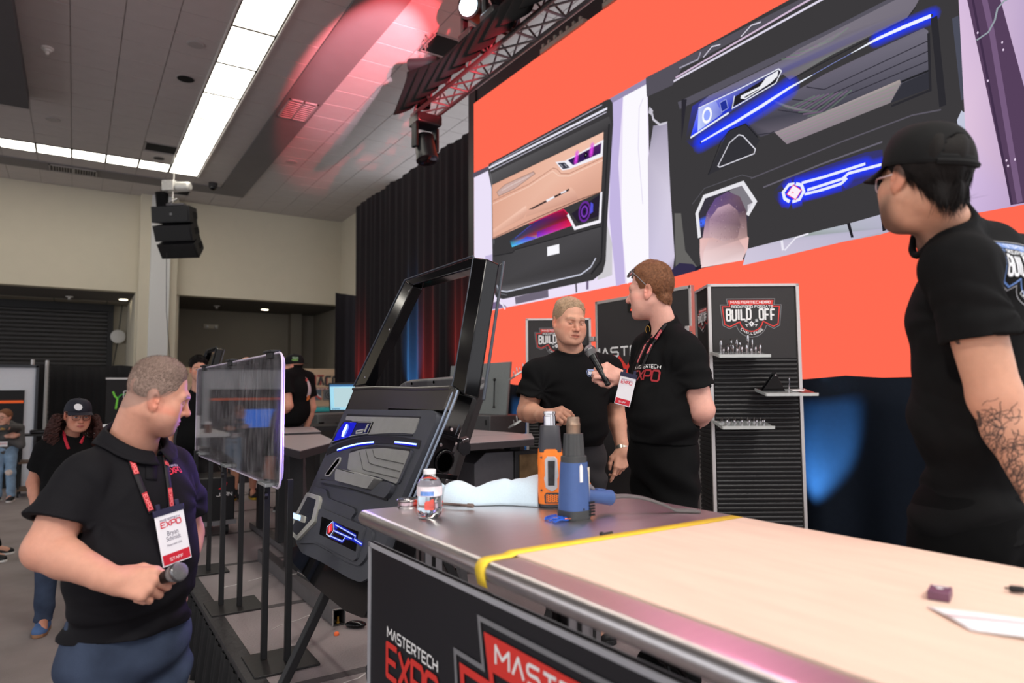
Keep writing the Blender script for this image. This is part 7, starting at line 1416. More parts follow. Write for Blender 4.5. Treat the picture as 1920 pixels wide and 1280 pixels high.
REST = [[18, 22, 12], [22, 26, 14], [26, 28, 14], [30, 28, 14]]
def make_person(label, J, head, skin, hcol, shirt, pants, shoe, group=None, girth=(.165, .115, .17, .125, .165, .118), armr=(.056, .046, .043, .029), hands=None, res=.006, hres=.0026, sleeve=.62, hem=None, seed=1,
                headkw=None, scalp=None, folds=.0035, legs=.085, name='person', nosleeveR=False, short=None, neckr=.058, long=False, belly=0.0, shirtname='t_shirt', hide=(), neckrib=True, polo=False):
    t = thing(name, label, 'person', J['base'], group); hk = headkw or {}; f = J['f']; A3 = None
    up = nrm(J['neck']-J['pel']); r = nrm(J['shR']-J['shL']); r = nrm(r-up*(r@up)); fw = np.cross(up, r); A = np.array([r, fw, up]); H = J['H']; s_ = H/1.78
    cw, cd, bw, bd, hw, hd = [g_*s_ for g_ in girth]
    def torso(F, inf, k=.05):
        F.ell(J['chest'], (cw+inf, cd+inf, .185*s_+inf), A, k); F.ell(J['belly']+fw*belly, (bw+inf, bd+inf+belly*.5, .165*s_+inf), A, .07); F.ell(J['pel'], (hw+inf, hd+inf, .13*s_+inf), A, .06)
        F.cone(J['shR']-r*.03, J['shL']+r*.03, .050*s_+inf, .050*s_+inf, .05)
        for q_ in (J['shR'], J['shL']): F.cone(J['neck']+up*.005, q_, .046*s_+inf*.6, .046*s_+inf, .05)
    def arm(F, sd, inf=0.0, k=.02):
        a, e, w_ = J['sh'+sd], J['el'+sd], J['wr'+sd]; F.cone(a, e, armr[0]*s_+inf, armr[1]*s_+inf, k); m = e+(w_-e)*.30; F.cone(e, m, armr[1]*s_*.98+inf, armr[2]*s_+inf, k); F.cone(m, w_, armr[2]*s_+inf, armr[3]*s_+inf, k)
    # ---- skin
    parts = []; cols = []
    base = np.array(lin(skin))
    Fh = Field(); head.build(Fh); nk = J['neck']; hb = head.w(0, -.030, -.045); Fh.cone(hb, nk-up*.02, neckr*s_*.86, neckr*1.04*s_, .018); Fh.ell(nk-up*.04, (.075*s_, .055*s_, .03*s_), A, .04)
    lo, hi = clamp_bounds([head.w(-.1, -.13, -.13), head.w(.1, .14, .14), head.w(-.1, .14, .14), head.w(.1, -.13, -.13), head.w(-.1, .14, -.13), head.w(.1, -.13, .14), nk-up*.05-r*.08, nk-up*.05+r*.08], .015)
    v = sdf_mesh(Fh, lo, hi, hres*head.sc); parts.append(v); cols.append(head.color(v[0], skin, scalp=scalp, **hk))
    for sd, sg in (('R', 1), ('L', -1)):
        if sd in hide: continue
        F = Field(); arm(F, sd); hs = (hands or {}).get(sd); e, w_ = J['el'+sd], J['wr'+sd]
        if hs is None: dd = nrm(w_-e); hs = dict(d=dd, n=r*sg, curls=REST)
        hand(F, w_, hs['d'], hs['n'], sg, hs.get('curls', REST), hs.get('thumb'), hs.get('sc', 1.0)*s_, hs.get('spread', 1.0))
        a0 = J['sh'+sd]+(e-J['sh'+sd])*.0; lo, hi = clamp_bounds([a0, e, w_, w_+nrm(hs['d'])*.2], .085)
        v = sdf_mesh(F, lo, hi, max(.0026, hres) if res < .008 else .006); parts.append(v); C = np.tile(base, (len(v[0]), 1))
        dk = np.linalg.norm(v[0]-e, axis=1); C *= (1-.12*np.exp(-(dk/.05)**2)[:, None]*np.array([0, 1, 1])); cols.append(C)
    F = Field(); torso(F, -.014)
    for sd in 'RL': F.chain([J['hp'+sd], J['kn'+sd], J['kn'+sd]+(J['an'+sd]-J['kn'+sd])*.3, J['an'+sd]], [.080*s_, .052*s_, .054*s_, .036*s_], .02); F.cone(J['an'+sd], J['an'+sd]+f*.12-np.array([0, 0, .035]), .034*s_, .03*s_, .02)
    lo, hi = clamp_bounds([J['neck'], J['anR'], J['anL'], J['pel']-r*.2, J['pel']+r*.2, J['shR'], J['shL']], .18); lo[2] = J['base'][2]
    v = sdf_mesh(F, lo, hi, .010); parts.append(v); cols.append(np.tile(base, (len(v[0]), 1)))
    body = mesh_obj('body', parts, SKIN, t, np.concatenate(cols))
    # ---- shirt
    F = Field(); torso(F, .012); fr = sleeve
    for sd in 'RL':
        a, e = J['sh'+sd], J['el'+sd]; c = a+(e-a)*fr
        if long:
            w_ = J['wr'+sd]; F.cone(a, e, armr[0]*s_+.016, armr[1]*s_+.014, .03); F.cone(e, e+(w_-e)*.94, armr[1]*s_+.014, armr[3]*s_+.012, .02, flat=True)
        else: F.cone(a+(e-a)*.02, c, armr[0]*s_*.88+.012, armr[0]*s_*.98+.024, .045, flat=True)
    hm = J['pel']+up*(.0 if hem is None else hem)
    d1, d2, d3 = nrm(up+.5*r), nrm(r+.4*fw-.3*up), nrm(fw-.6*up+.3*r); rs = np.random.default_rng(seed).uniform(0, 6, 6)
    def fold(P):
        zz = (P-J['pel'])@up; lowb = np.exp(-((zz-.06)/.12)**2); w1 = np.sin(46*(P@d1)+2.2*np.sin(11*(P@d2)+rs[0])+rs[1]); w2 = np.sin(30*(P@d3)+1.8*np.sin(16*(P@d1)+rs[2])+rs[3]); w3 = np.sin(64*(P@up)+2.5*np.sin(13*(P@r)+rs[4])+1.5*np.sin(9*(P@fw)+rs[5]))
        g_ = .5+.5*np.sin(7*(P@d2)+rs[2])*np.sin(6*(P@d1)+rs[4]); w4 = np.sin(24*(P@nrm(up*.8+fw*.5-r*.3))+2.6*np.sin(9*(P@r)+rs[1])+rs[0]); e = folds*((w1*.5+w2*.6)*g_+w3*lowb*.8+w4*.7*(1-g_))
        for sd in 'RL':   # drag lines radiating from the armpits and elbow side of the sleeves
            q_ = P-(J['sh'+sd]-up*.10); dd = np.linalg.norm(q_, axis=1)+1e-6; an = np.arctan2(q_@up, q_@r); e += folds*.35*np.sin(9*an+rs[3])*np.exp(-((dd-.12)/.07)**2)
        return np.clip(e, -.012, .004)
    F.put(fold, 0, 'd'); T = Field(); torso(T, .012)
    F.plane(hm, -up)
    if not long:
        for sd in 'RL': a, e = J['sh'+sd], J['el'+sd]; F.cone(a+(e-a)*(fr-.06), e+(e-a)*.1, armr[0]*s_*.96+.007, armr[1]*s_+.007, 0, 's')
    hdir = nrm(hb-(nk-up*.02)); c0, c1, r0, r1 = nk-up*.05+fw*.010, nk+hdir*.16, neckr*s_*1.10, neckr*s_*1.18; F.cone(c0, c1, r0, r1, .004, 's')
    if neckrib or polo:
        ax_ = nrm(c1-c0); f2 = nrm(fw-ax_*(fw@ax_)); r2 = np.cross(f2, ax_); ring = []; hs_ = np.linspace(.16, -.03, 60)
        for t_ in np.linspace(0, 2*PI, 33):
            pp = c0+ax_*hs_[:, None]+(r2*math.cos(t_)+f2*math.sin(t_))*(r0+.003); dd = T.eval(pp)+fold(pp); k_ = np.where(dd < 0)[0]; ring.append(hs_[k_[0]] if len(k_) else .02)
        ring = np.array(ring); ring = np.mean([np.roll(ring[:-1], k_) for k_ in (-2, -1, 0, 1, 2)], axis=0); ring = np.append(ring, ring[0])
        if neckrib: F.chain([c0+ax_*h_+(r2*math.cos(t_)+f2*math.sin(t_))*(r0+.003) for h_, t_ in zip(ring, np.linspace(0, 2*PI, 33))], [.0075]*33, .008)
    lo, hi = clamp_bounds([J['neck'], J['shR'], J['shL'], J['elR'], J['elL'], J['pel']-r*.22, J['pel']+r*.22, J['pel']+fw*.2, J['belly']+fw*(.24+belly)]+([J['wrR'], J['wrL']] if long else []), .10)
    v = sdf_mesh(F, lo, hi, res); so_ = mesh_obj(shirtname, [v], shirt, t)
    if polo:   # folded collar lying on the shirt, open at the throat
        n_u = 64; tt = PI/2+.16+np.linspace(0, 1, n_u)*(2*PI-.32); hh = np.interp((tt % (2*PI)), np.linspace(0, 2*PI, 33), ring); G_ = []
        for t_, h_, u_ in zip(tt, hh, np.linspace(0, 1, n_u)):
            o_ = r2*math.cos(t_)+f2*math.sin(t_); p0 = c0+ax_*h_+o_*r0; edge = math.exp(-(min(u_, 1-u_)/.09)**2); st = .034-.016*(.5+.5*math.sin(t_)); col = [p0+ax_*(-.004), p0+ax_*st*.6+o_*.002, p0+ax_*st+o_*.006, p0+ax_*(st*.9)+o_*.013]
            for k_ in (.35, .7, 1.0):
                q_ = p0+o_*(.013+(.022+.006*edge)*k_)+ax_*(st*.8-(.044+.008*edge)*k_)
                for _ in range(30):
                    if float(T.eval(q_[None])[0]) > .010: break
                    q_ = q_+ax_*.003+o_*.001
                col.append(q_)
            G_.append(col)
        m_ = len(G_[0]); b = MB(); b.add([q_ for c_ in G_ for q_ in c_], [(i*m_+j, (i+1)*m_+j, (i+1)*m_+j+1, i*m_+j+1) for i in range(n_u-1) for j in range(m_-1)]); b.build('collar', shirt, t, smooth=180, solid=.004)
    from mathutils.bvhtree import BVHTree
    bv = BVHTree.FromPolygons([tuple(p_) for p_ in v[0]], [tuple(int(i) for i in q_) for q_ in v[1]])
    # ---- trousers and shoes
    F = Field(); F.ell(J['pel']-up*.01, (hw+.006, hd+.006, .13*s_), A, .05); F.ell(J['pel']+up*.06, (bw*.90, bd*.90, .07*s_), A, .05)
    for sd in 'RL':
        kn, an = J['kn'+sd], J['an'+sd]; end = kn+(an-kn)*(1.0 if short is None else short)
        F.cone(J['hp'+sd], kn, legs*s_+.012, .062*s_+.012, .04)
        if short is None: F.cone(kn, an+np.array([0, 0, -.01]), .062*s_+.012, .052*s_+.012, .03, flat=True)
        else: F.cone(kn-(kn-J['hp'+sd])*.3, end, .075*s_+.014, .070*s_+.016, .03, flat=True)
    if short is not None:
        for sd in 'RL': kn, an = J['kn'+sd], J['an'+sd]; end = kn+(an-kn)*short; F.cone(end+(kn-end)*.3-np.array([0, 0, .0]), an, .066*s_, .06*s_, 0, 's'); F.plane(end, (0, 0, -1.0))
    def pf(P):
        w1 = np.sin(40*P[:, 2]+2.4*np.sin(15*(P@r)+rs[0])+2*np.sin(13*(P@fw)+rs[1])); lowk = np.zeros(len(P))
        for sd in 'RL': lowk += np.exp(-((P[:, 2]-J['kn'+sd][2])/.09)**2)*.6+np.exp(-((P[:, 2]-J['an'+sd][2]-.05)/.07)**2)+.7*np.exp(-((P[:, 2]-J['hp'+sd][2]+.06)/.06)**2)
        return folds*.75*w1*(lowk+.22)
    lo, hi = clamp_bounds([J['pel']+up*.2, J['anR'], J['anL'], J['knR'], J['knL'], J['pel']-r*.2, J['pel']+r*.2], .13); lo[2] = J['base'][2]+.02
    mesh_obj('trousers' if short is None else 'shorts', [sdf_mesh(F, lo, hi, max(res, .007), pf)], pants, t)
    for sd, sg in (('R', 1), ('L', -1)):
        an = J['an'+sd]; g0 = np.array([an[0], an[1], J['base'][2]]); ff = nrm(f+r*.18*sg); F = Field(); F.ell(g0+ff*.045+np.array([0, 0, .04]), (.043, .115, .04), (np.cross(ff, (0, 0, 1)), ff, (0, 0, 1)), .03); F.ell(g0+ff*.115+np.array([0, 0, .03]), (.046, .062, .034), (np.cross(ff, (0, 0, 1)), ff, (0, 0, 1)), .03); F.cone(g0+np.array([0, 0, .05]), g0+np.array([0, 0, .10]), .045, .046, .03); F.plane(g0+np.array([0, 0, .018]), (0, 0, -1.0))
        lo, hi = clamp_bounds([g0-ff*.1, g0+ff*.2, g0+np.array([0, 0, .14])], .06); so2 = mesh_obj('shoe', [sdf_mesh(F, lo, hi, .006)], shoe[0], t)
        b = MB(); prof = [(.040, -.062), (.046, -.02), (.042, .03), (.048, .09), (.046, .13), (.03, .17)]; pts = [(x_, y_) for x_, y_ in prof]+[(0, .182)]+[(-x_, y_) for x_, y_ in prof[::-1]]+[(-.02, -.075), (.02, -.075)]
        b.prism([(x_, y_) for x_, y_ in pts], g0+np.array([0, 0, .001]), np.cross(ff, (0, 0, 1)), ff, .024, nvec=(0, 0, 1)); b.build('sole', shoe[1], so2, bevel=.004)
    return t, bv, A, body, so_
def hit(bv, px, py, off=.004, far=None):
    d = nrm(ray(px, py)); h = bv.ray_cast(Vector(CAM), Vector(d))
    if h[0] is None:
        n = bv.find_nearest(Vector(at(px, py, d=far or 2.5))); return np.array(n[0])+np.array(n[1])*off, np.array(n[1])
    n = np.array(h[1]); n = n if n@d < 0 else -n; return np.array(h[0])+n*off, n
def ribbon_on(bv, L, wdt, material, parent, name, off=.004, sub=6, far=None):
    Q_ = []; pts = []
    for i in range(len(L)-1):
        for k in range(sub): a = np.array(L[i], float); c = np.array(L[i+1], float); Q_.append(a+(c-a)*k/sub)
    for q_ in Q_+[np.array(L[-1], float)]:
        if bv.ray_cast(Vector(CAM), Vector(nrm(ray(*q_))))[0] is not None: pts.append(hit(bv, q_[0], q_[1], off, far))
    L0 = pts; P = [p for p, n in pts]; P = [np.mean(P[max(0, i-2):i+3], axis=0) if 2 <= i < len(P)-2 else P[i] for i in range(len(P))]; V = []
    for i in range(len(P)):
        d = nrm(P[min(i+1, len(P)-1)]-P[max(i-1, 0)]); s_ = nrm(np.cross(d, pts[i][1])); V += [P[i]-s_*wdt/2, P[i]+s_*wdt/2]
    b = MB(); b.add(V, [(2*i, 2*i+1, 2*i+3, 2*i+2) for i in range(len(P)-1)]); return b.build(name, material, parent, smooth=180, solid=.0014), P, pts
def microphone(label, butt, head_):
    butt = np.array(butt, float); head_ = np.array(head_, float); a = nrm(head_-butt); L = np.linalg.norm(head_-butt); t = thing('microphone', label, 'microphone', butt)
    b = MB(); b.lathe(butt, a, [(.010, 0), (.0125, .002), (.0125, .016), (.0115, .018), (.0125, .02), (.0135, .05), (.0165, L-.05), (.018, L-.035), (.019, L-.028)], 24); b.build('body', mat('mic_black', (17, 17, 19), 0.3, 0.3), t, smooth=40)
    b = MB(); b.ball(head_, (.0255, .0255, .0255), 24, 16); b.lathe(head_-a*.028, a, [(.018, 0), (.022, .008), (.0255, .022)], 24); b.build('grille_head', mat('mic_mesh', (150, 150, 152), 0.4, 0.8, var=0.3, scale=700, bump=0.8, bscale=900), t, smooth=180)
    b = MB(); b.lathe(head_-a*.006, a, [(.0255, 0), (.0268, .002), (.0268, .008), (.0255, .010)], 28); b.build('ring', mat('mic_ring', (120, 120, 122), 0.3, 0.9), t); return t
BLKTEE = mat('black_cotton', (19, 19, 20), 0.9, spec=0.12, var=0.10, scale=40, bump=0.06, bscale=900); POLO = mat('black_polo_knit', (19, 18, 22), 0.8, spec=0.2, var=0.06, scale=60, bump=0.06, bscale=1200)
DENIM = mat('blue_denim', (62, 72, 92), 0.9, spec=0.1, var=0.30, scale=9, bump=0.25, bscale=500); BLKDENIM = mat('black_denim', (13, 13, 14), 0.85, spec=0.15, var=0.12, bump=0.1, bscale=700); CHARP = mat('charcoal_trousers', (46, 44, 46), 0.9, var=0.08); GREYP = mat('grey_trousers', (84, 80, 84), 0.9, var=0.08)
SHB = (mat('black_shoe', (22, 22, 24), 0.5), mat('black_rubber')); SHW = (mat('black_shoe'), mat('white_sole', (226, 224, 220), 0.6)); LAN = mat('black_lanyard', (24, 22, 26), 0.7); LANR = mat('red_lanyard', (196, 40, 60), 0.7, var=0.2, scale=80)
def dirc(rt, upv, away): return nrm(CR*rt+CU*upv+CF*away)
GRIP = [[62, 78, 42], [66, 80, 44], [68, 80, 44], [70, 78, 44]]
# ---- presenter on the left in the polo shirt
J = joints((.20, 2.30, 0), 1.84, dirc(.72, 0, -.69))
ov = dict(head=at(299, 742, d=2.1), neck=at(243, 838, d=2.13), shR=at(152, 905, d=1.96), shL=at(322, 886, d=2.26), chest=at(250, 955, d=2.10), belly=at(243, 1070, d=2.06), pel=at(240, 1190, d=2.08), elR=at(84, 1030, d=1.86), wrR=at(212, 1087, d=1.83), elL=at(350, 1000, d=2.36), wrL=at(338, 1082, d=2.25))
J.update(ov); pr_ = nrm(J['shR']-J['shL']); 
for sd, sg in (('R', 1), ('L', -1)): J['hp'+sd] = J['pel']+pr_*.09*sg-np.array([0, 0, .06]); J['kn'+sd] = J['pel']+pr_*.105*sg-np.array([0, 0, .48])+J['f']*.02; J['an'+sd] = np.array([*(J['pel']+pr_*.115*sg)[:2], .085])
hd = Head(at(296, 742, d=2.1), dirc(.82, -.30, .50), dirc(.25, .97, .03), .96, sy=.90, jaw=1.06, fat=.010, nose=1.12, lid=1.2)
hr_d = nrm(J['wrR']*0+at(300, 1098, d=1.84)-J['wrR'])
thumbR = [(.024, .020, -.008), (.040, .050, -.016), (.038, .084, -.014), (.030, .108, -.012)]
M1, bv1, A1, body1, sh1 = make_person('heavy man in black polo with lanyard badge holding a microphone in the left foreground', J, hd, (206, 150, 128), None, POLO, DENIM, SHW, girth=(.175, .135, .175, .145, .175, .14), armr=(.064, .052, .049, .034), hands=dict(R=dict(d=hr_d, n=dirc(-.12, .62, -.78), curls=[[38, 52, 30], [58, 66, 40], [66, 72, 42], [70, 74, 42]], thumb=thumbR, sc=1.08)), res=.0055, sleeve=.60, hem=.03, folds=.010, neckrib=False, polo=True, legs=.098, belly=.015, neckr=.070, shirtname='polo_shirt',
    headkw=dict(brow=(110, 92, 80), iris=(90, 100, 110), stubble=.18), scalp=((142, 116, 106), .75, .004), seed=3)
hd.hair(M1, mat('greying_hair', (140, 120, 110), 0.95, spec=.1, var=0.35, scale=140), thick=(.006, .0005), h=.004, amp=.0010, strands=7000, slen=.012, comb=(0, .35, .8), lift=.9, seed=3, swid=.0005, res=.003, fade=True, mess=.25)
pk, n_ = hit(bv1, 283, 856, .004)
o, P_, _ = ribbon_on(bv1, [(283, 838), (284, 868), (283, 900)], .034, POLO, M1, 'placket', .003)
for L in ([(238, 838), (246, 868), (262, 908), (276, 945), (283, 962)], [(302, 832), (308, 860), (313, 900), (317, 935), (318, 952)]):
    o, P_, hn = ribbon_on(bv1, L, .017, LAN, M1, 'lanyard_strap', .006)
    for fr in (.22, .62):
        i = int(len(P_)*fr); a = nrm(P_[min(i+3, len(P_)-1)]-P_[i]); n = hn[i][1]; F = Flat(P_[i]+n*.002, a, np.cross(n, a), base=.0006); F.poly([(-.004, -.0075), (.052, -.0075), (.052, .0075), (-.004, .0075)], (190, 30, 44)); F.text('EXPO', .002, -.005, .010, .010, (236, 130, 130), t=.2); F.build('strap_print', PRINT, o)
def badge_card(parent, c, ux, uy, w_, h_, tagtxt, lines, clip=True, holder=(26, 26, 60)):
    c = np.array(c); n = np.cross(ux, uy); b = MB(); b.prism([(-w_/2, -h_/2), (w_/2, -h_/2), (w_/2, h_/2), (-w_/2, h_/2)], c, ux, uy, .003, nvec=n); card = b.build('badge', mat('white_card_stock', (240, 238, 244), 0.4, var=0.01), parent, bevel=.001)
    b = MB(); b.prism([(-w_/2-.003, h_/2-.004), (w_/2+.003, h_/2-.004), (w_/2+.003, h_/2+.014), (-w_/2-.003, h_/2+.014)], c-n*.001, ux, uy, .006, nvec=n); b.box(c+uy*(h_/2+.020)-ux*w_*.33, (.012, .02, .006), (ux, uy, n)); b.box(c+uy*(h_/2+.020)+ux*w_*.33, (.012, .02, .006), (ux, uy, n)); b.build('badge_holder', mat('dark_blue_holder', (34, 32, 62), 0.35), card, bevel=.001)
    F = Flat(c+n*.003, ux, uy, base=.0005); F.poly([(-w_/2+.003, -h_/2+.004), (w_/2-.003, -h_/2+.004), (w_/2-.003, -h_/2+.22*h_), (-w_/2+.003, -h_/2+.22*h_)], (204, 26, 48)); F.text(tagtxt, -w_*.24, -h_/2+.08*h_, h_*.055, w_*.075, (240, 220, 224), t=.2); F.text('MASTERTECH', -w_*.36, h_*.36, h_*.035, w_*.052, (110, 100, 130), t=.2, gap=.3); F.text('EXPO', -w_*.36, h_*.24, h_*.10, w_*.15, (214, 30, 60), t=.18, gap=.2)
    F.build('badge_print', PRINT, card)
    for i, (tx, sz) in enumerate(lines): text_obj('badge_lettering', tx, c+n*.003+uy*(h_*(.06-.10*i)), ux, uy, sz, mat('print_grey', (96, 90, 112), 0.6, var=0), card, align='CENTER', xs=.8, lift=.0006)
    return card
cb, n_ = hit(bv1, 318, 1010, .016); ux = nrm(np.cross((0, 0, 1.0), n_)); ux = nrm(ux*.97+np.array([0, 0, .12])); n2 = nrm(n_*1.0+np.array([0, 0, -.25])); n2 = nrm(n2-ux*(n2@ux)); uy = np.cross(n2, ux)
badge_card(M1, cb, ux, uy, .092, .150, 'STAFF', (('Bryan', .020), ('Schmidt', .018), ('Mastertech USA', .009)))
ce, n_ = hit(bv1, 327, 880, .002); ux = nrm(np.cross((0, 0, 1.0), n_)); F = Flat(ce, ux, np.cross(n_, ux), base=.002); showname(F, -.035, -.012, .07, name=(210, 206, 220), expo=(222, 50, 60)); F.build('chest_embroidery', PRINT, M1, wrap=bv1)
d_ = nrm(at(338, 1071, d=1.78)-at(208, 1117, d=1.84)); microphone('black handheld microphone with silver head held by the man in the polo', at(204, 1121, d=1.90), at(334, 1072, d=1.855))
wp = J['wrL']; b = MB(); b.lathe(wp-nrm(J['wrL']-J['elL'])*.03, nrm(J['wrL']-J['elL']), [(.035, -.008), (.038, -.008), (.038, .010), (.035, .010)], 24); b.build('watch', CHROME, M1)

# ---- man with slicked back hair being interviewed
J = joints((1.985, 2.90, SZ), 1.79, dirc(.25, 0, -.97))
J.update(head=at(1067, 603, d=3.62), neck=at(1076, 668, d=3.68), shR=at(1007, 697, d=3.60), shL=at(1143, 690, d=3.72), chest=at(1076, 730, d=3.66), belly=at(1074, 790, d=3.62), pel=at(1074, 852, d=3.66), elR=at(988, 772, d=3.55), wrR=at(1022, 779, d=3.36), elL=at(1154, 772, d=3.78), wrL=at(1167, 842, d=3.70))
c = J['pel']; pr_ = nrm(J['shR']-J['shL'])
for sd, sg in (('R', 1), ('L', -1)): J['hp'+sd] = c+pr_*.09*sg-np.array([0, 0, .05]); J['kn'+sd] = np.array([*(c+pr_*.10*sg)[:2], SZ+.50]); J['an'+sd] = np.array([*(c+pr_*.11*sg)[:2], SZ+.085])
hd = Head(J['head'], dirc(.36, -.10, -.92), dirc(.07, .995, -.02), 1.0, jaw=1.06, fat=.008, chin=1.05, lid=1.4, nose=1.05)
pd = nrm(at(1050, 774, d=3.30)-J['wrR'])
M2, bv2, A2_, _, sh2 = make_person('man with slicked back hair and black t shirt pinching his fingers behind the heat guns', J, hd, (210, 156, 132), None, BLKTEE, CHARP, SHB, girth=(.18, .135, .178, .14, .172, .135), armr=(.064, .050, .048, .032), hands=dict(R=dict(d=pd, n=dirc(-.25, .75, -.6), curls=[[48, 40, 20], [62, 70, 40], [66, 74, 44], [68, 74, 44]], thumb=[(.024, .020, -.008), (.040, .050, -.030), (.034, .078, -.040), (.028, .100, -.040)], sc=1.05), L=dict(d=dirc(-.10, -.97, -.12), n=dirc(.45, .1, -.88), curls=[[16, 14, 8], [34, 40, 20], [40, 46, 24], [44, 46, 24]], sc=1.08)), res=.006, sleeve=.66, hem=.06, folds=.010, belly=.01, neckr=.068,
    headkw=dict(brow=(140, 112, 92), iris=(90, 80, 66), stubble=.12, gaze=(.25, .95, -.18)), scalp=((150, 128, 108), .5, .010), seed=5)
hd.hair(M2, mat('sandy_grey_hair', (164, 136, 108), 0.6, var=0.4, scale=120), thick=(.015, .006), h=.012, amp=.0025, fr=110, strands=5200, slen=.020, comb=(-.25, -1, .1), lift=-.10, mess=.10, seed=6, res=.003, swid=.0008)
def crew(J, A, r, material, parent, drop=.010, tilt=.04):
    pts = [J['neck']-A[2]*drop+A[0]*r*math.cos(t)+A[1]*(r*.98*math.sin(t)+.016)-A[2]*(tilt*(.35+.65*math.sin(t))) for t in np.linspace(0, 2*PI, 32, endpoint=False)]; b = MB(); b.tube(pts, .0075, 8, closed=True); b.build('collar_rib', material, parent, smooth=180)
ce, n_ = hit(bv2, 1113, 700, .002); ux = nrm(np.cross((0, 0, 1.0), n_)); F = Flat(ce, ux, np.cross(n_, ux), base=.003); badge(F, 0, 0, .042, line=(150, 160, 200), acc=(120, 140, 200), txt=(226, 230, 244)); F.build('chest_print', PRINT, M2, wrap=bv2)
wa = nrm(J['wrL']-J['elL']); b = MB(); b.lathe(J['wrL']-wa*.012, wa, [(.033, -.010), (.037, -.009), (.037, .009), (.033, .010)], 24); w_ = b.build('watch_band', mat('steel_band', (196, 190, 178), 0.3, 0.9, var=0.3, scale=300), M2); b = MB(); b.lathe(J['wrL']-wa*.012+CR*.034, CR, [(.017, 0), (.019, .004), (.016, .009)], 20); b.build('watch_case', CHROME, w_)

# ---- reporter with reddish hair holding the microphone
J = joints((2.12, 2.34, SZ), 1.87, dirc(-.86, 0, -.5))
J.update(head=at(1217, 549, d=3.02), neck=at(1250, 617, d=3.04), shR=at(1215, 655, d=3.18), shL=at(1286, 664, d=2.90), chest=at(1249, 712, d=3.03), belly=at(1243, 775, d=3.00), pel=at(1243, 852, d=3.02), elR=at(1205, 752, d=3.20), wrR=at(1163, 707, d=3.02), elL=at(1316, 768, d=2.86), wrL=at(1296, 800, d=3.06))
c = J['pel']; pr_ = nrm(J['shR']-J['shL'])
for sd, sg in (('R', 1), ('L', -1)): J['hp'+sd] = c+pr_*.09*sg-np.array([0, 0, .05]); J['kn'+sd] = np.array([*(c+pr_*.10*sg)[:2], SZ+.52]); J['an'+sd] = np.array([*(c+pr_*.11*sg)[:2], SZ+.085])
hd = Head(at(1219, 546, d=3.02), dirc(-.87, -.05, .45), dirc(-.05, .99, .02), 1.04, sy=.88, jaw=.97, fat=.002, nose=1.15, lid=1.1)
mb, mh = at(1141, 722, d=2.94), at(1106, 657, d=3.02); ma = nrm(mh-mb)
hd_d = nrm(at(1126, 690, d=2.96)-J['wrR']); nn = nrm(np.cross(ma, hd_d)); nn = nn if nn@CF < 0 else -nn
M3, bv3, A3_, _, sh3 = make_person('tall man with reddish hair and lanyard holding a microphone out to the other man', J, hd, (222, 168, 152), None, BLKTEE, BLKDENIM, SHB, girth=(.165, .125, .165, .135, .165, .128), armr=(.060, .049, .046, .030), hands=dict(R=dict(d=hd_d, n=dirc(.30, .45, -.84), curls=[[52, 66, 40], [58, 72, 42], [60, 74, 42], [62, 74, 42]], thumb=[(.024, .020, -.008), (.046, .046, -.024), (.046, .074, -.036), (.036, .094, -.044)], sc=1.0), L=dict(d=dirc(-.2, -.6, .7), n=dirc(.9, .1, -.3), curls=GRIP)), res=.0055, sleeve=.62, hem=.06, folds=.010, neckr=.054,
    headkw=dict(brow=(176, 128, 96), iris=(100, 120, 130), stubble=.10, sc_col=(170, 120, 96)), scalp=((150, 100, 70), .6, .006), seed=8)
hd.hair(M3, mat('reddish_brown_hair', (124, 80, 52), 0.7, var=0.4, scale=120), thick=(.013, .008), h=.008, amp=.003, fr=150, strands=6500, slen=.012, comb=(0, .45, .3), lift=.25, mess=.22, seed=9, res=.0028, swid=.0008)
# glasses pushed up on the hair
b = MB()
for sg in (-1, 1): b.tube([hd.w(sg*.030+.026*math.cos(t), .078-.02*math.sin(t), .084+.018*math.sin(t)) for t in np.linspace(0, 2*PI, 20, endpoint=False)], .002, 6, closed=True); b.tube([hd.w(sg*.056, .070, .086), hd.w(sg*.080, .04, .066), hd.w(sg*.083, .0, .028), hd.w(sg*.081, -.02, .010)], .0022, 6)
g_ = b.build('clear_glasses', mat('grey_plastic_frame', (120, 116, 118), 0.3), M3); b = MB()
for sg in (-1, 1): b.add([hd.w(sg*.030+.024*math.cos(t), .079-.018*math.sin(t), .084+.016*math.sin(t)) for t in np.linspace(0, 2*PI, 16, endpoint=False)], [tuple(range(16))])
b.build('lens', CLEAR, g_, solid=.0015)
straps = [[(1259, 596), (1246, 612), (1232, 634), (1217, 664), (1206, 690)], [(1222, 628), (1214, 648), (1203, 672), (1196, 690)]]
for L in straps:
    o, P_, hn = ribbon_on(bv3, L, .014, LAN, M3, 'lanyard_strap', .008, far=2.95)
    for fr in (.12, .42, .72):
        i = int((len(P_)-4)*fr); a = nrm(P_[min(i+3, len(P_)-1)]-P_[i]); n = hn[i][1]; F = Flat(P_[i]+n*.003, a, np.cross(n, a), base=.001); F.poly([(-.003, -.006), (.046, -.006), (.046, .006), (-.003, .006)], (176, 36, 60)); F.text('EXPO', .002, -.004, .008, .0085, (240, 150, 150), t=.2); F.build('strap_print', PRINT, o)
cb, n_ = hit(bv3, 1187, 738, .04); n2 = nrm(dirc(-.55, .12, -.8)); ux = nrm(np.cross(dirc(.24, 1, 0), n2)); uy = np.cross(n2, ux); badge_card(M3, cb, ux, uy, .075, .128, 'STAFF', ())
ce, n_ = hit(bv3, 1207, 700, .002); ux = nrm(np.cross((0, 0, 1.0), n_)); F = Flat(ce, ux, np.cross(n_, ux), base=.004); showname(F, -.075, -.03, .165, expo=(160, 40, 48)); F.build('chest_print', PRINT, M3, wrap=bv3)
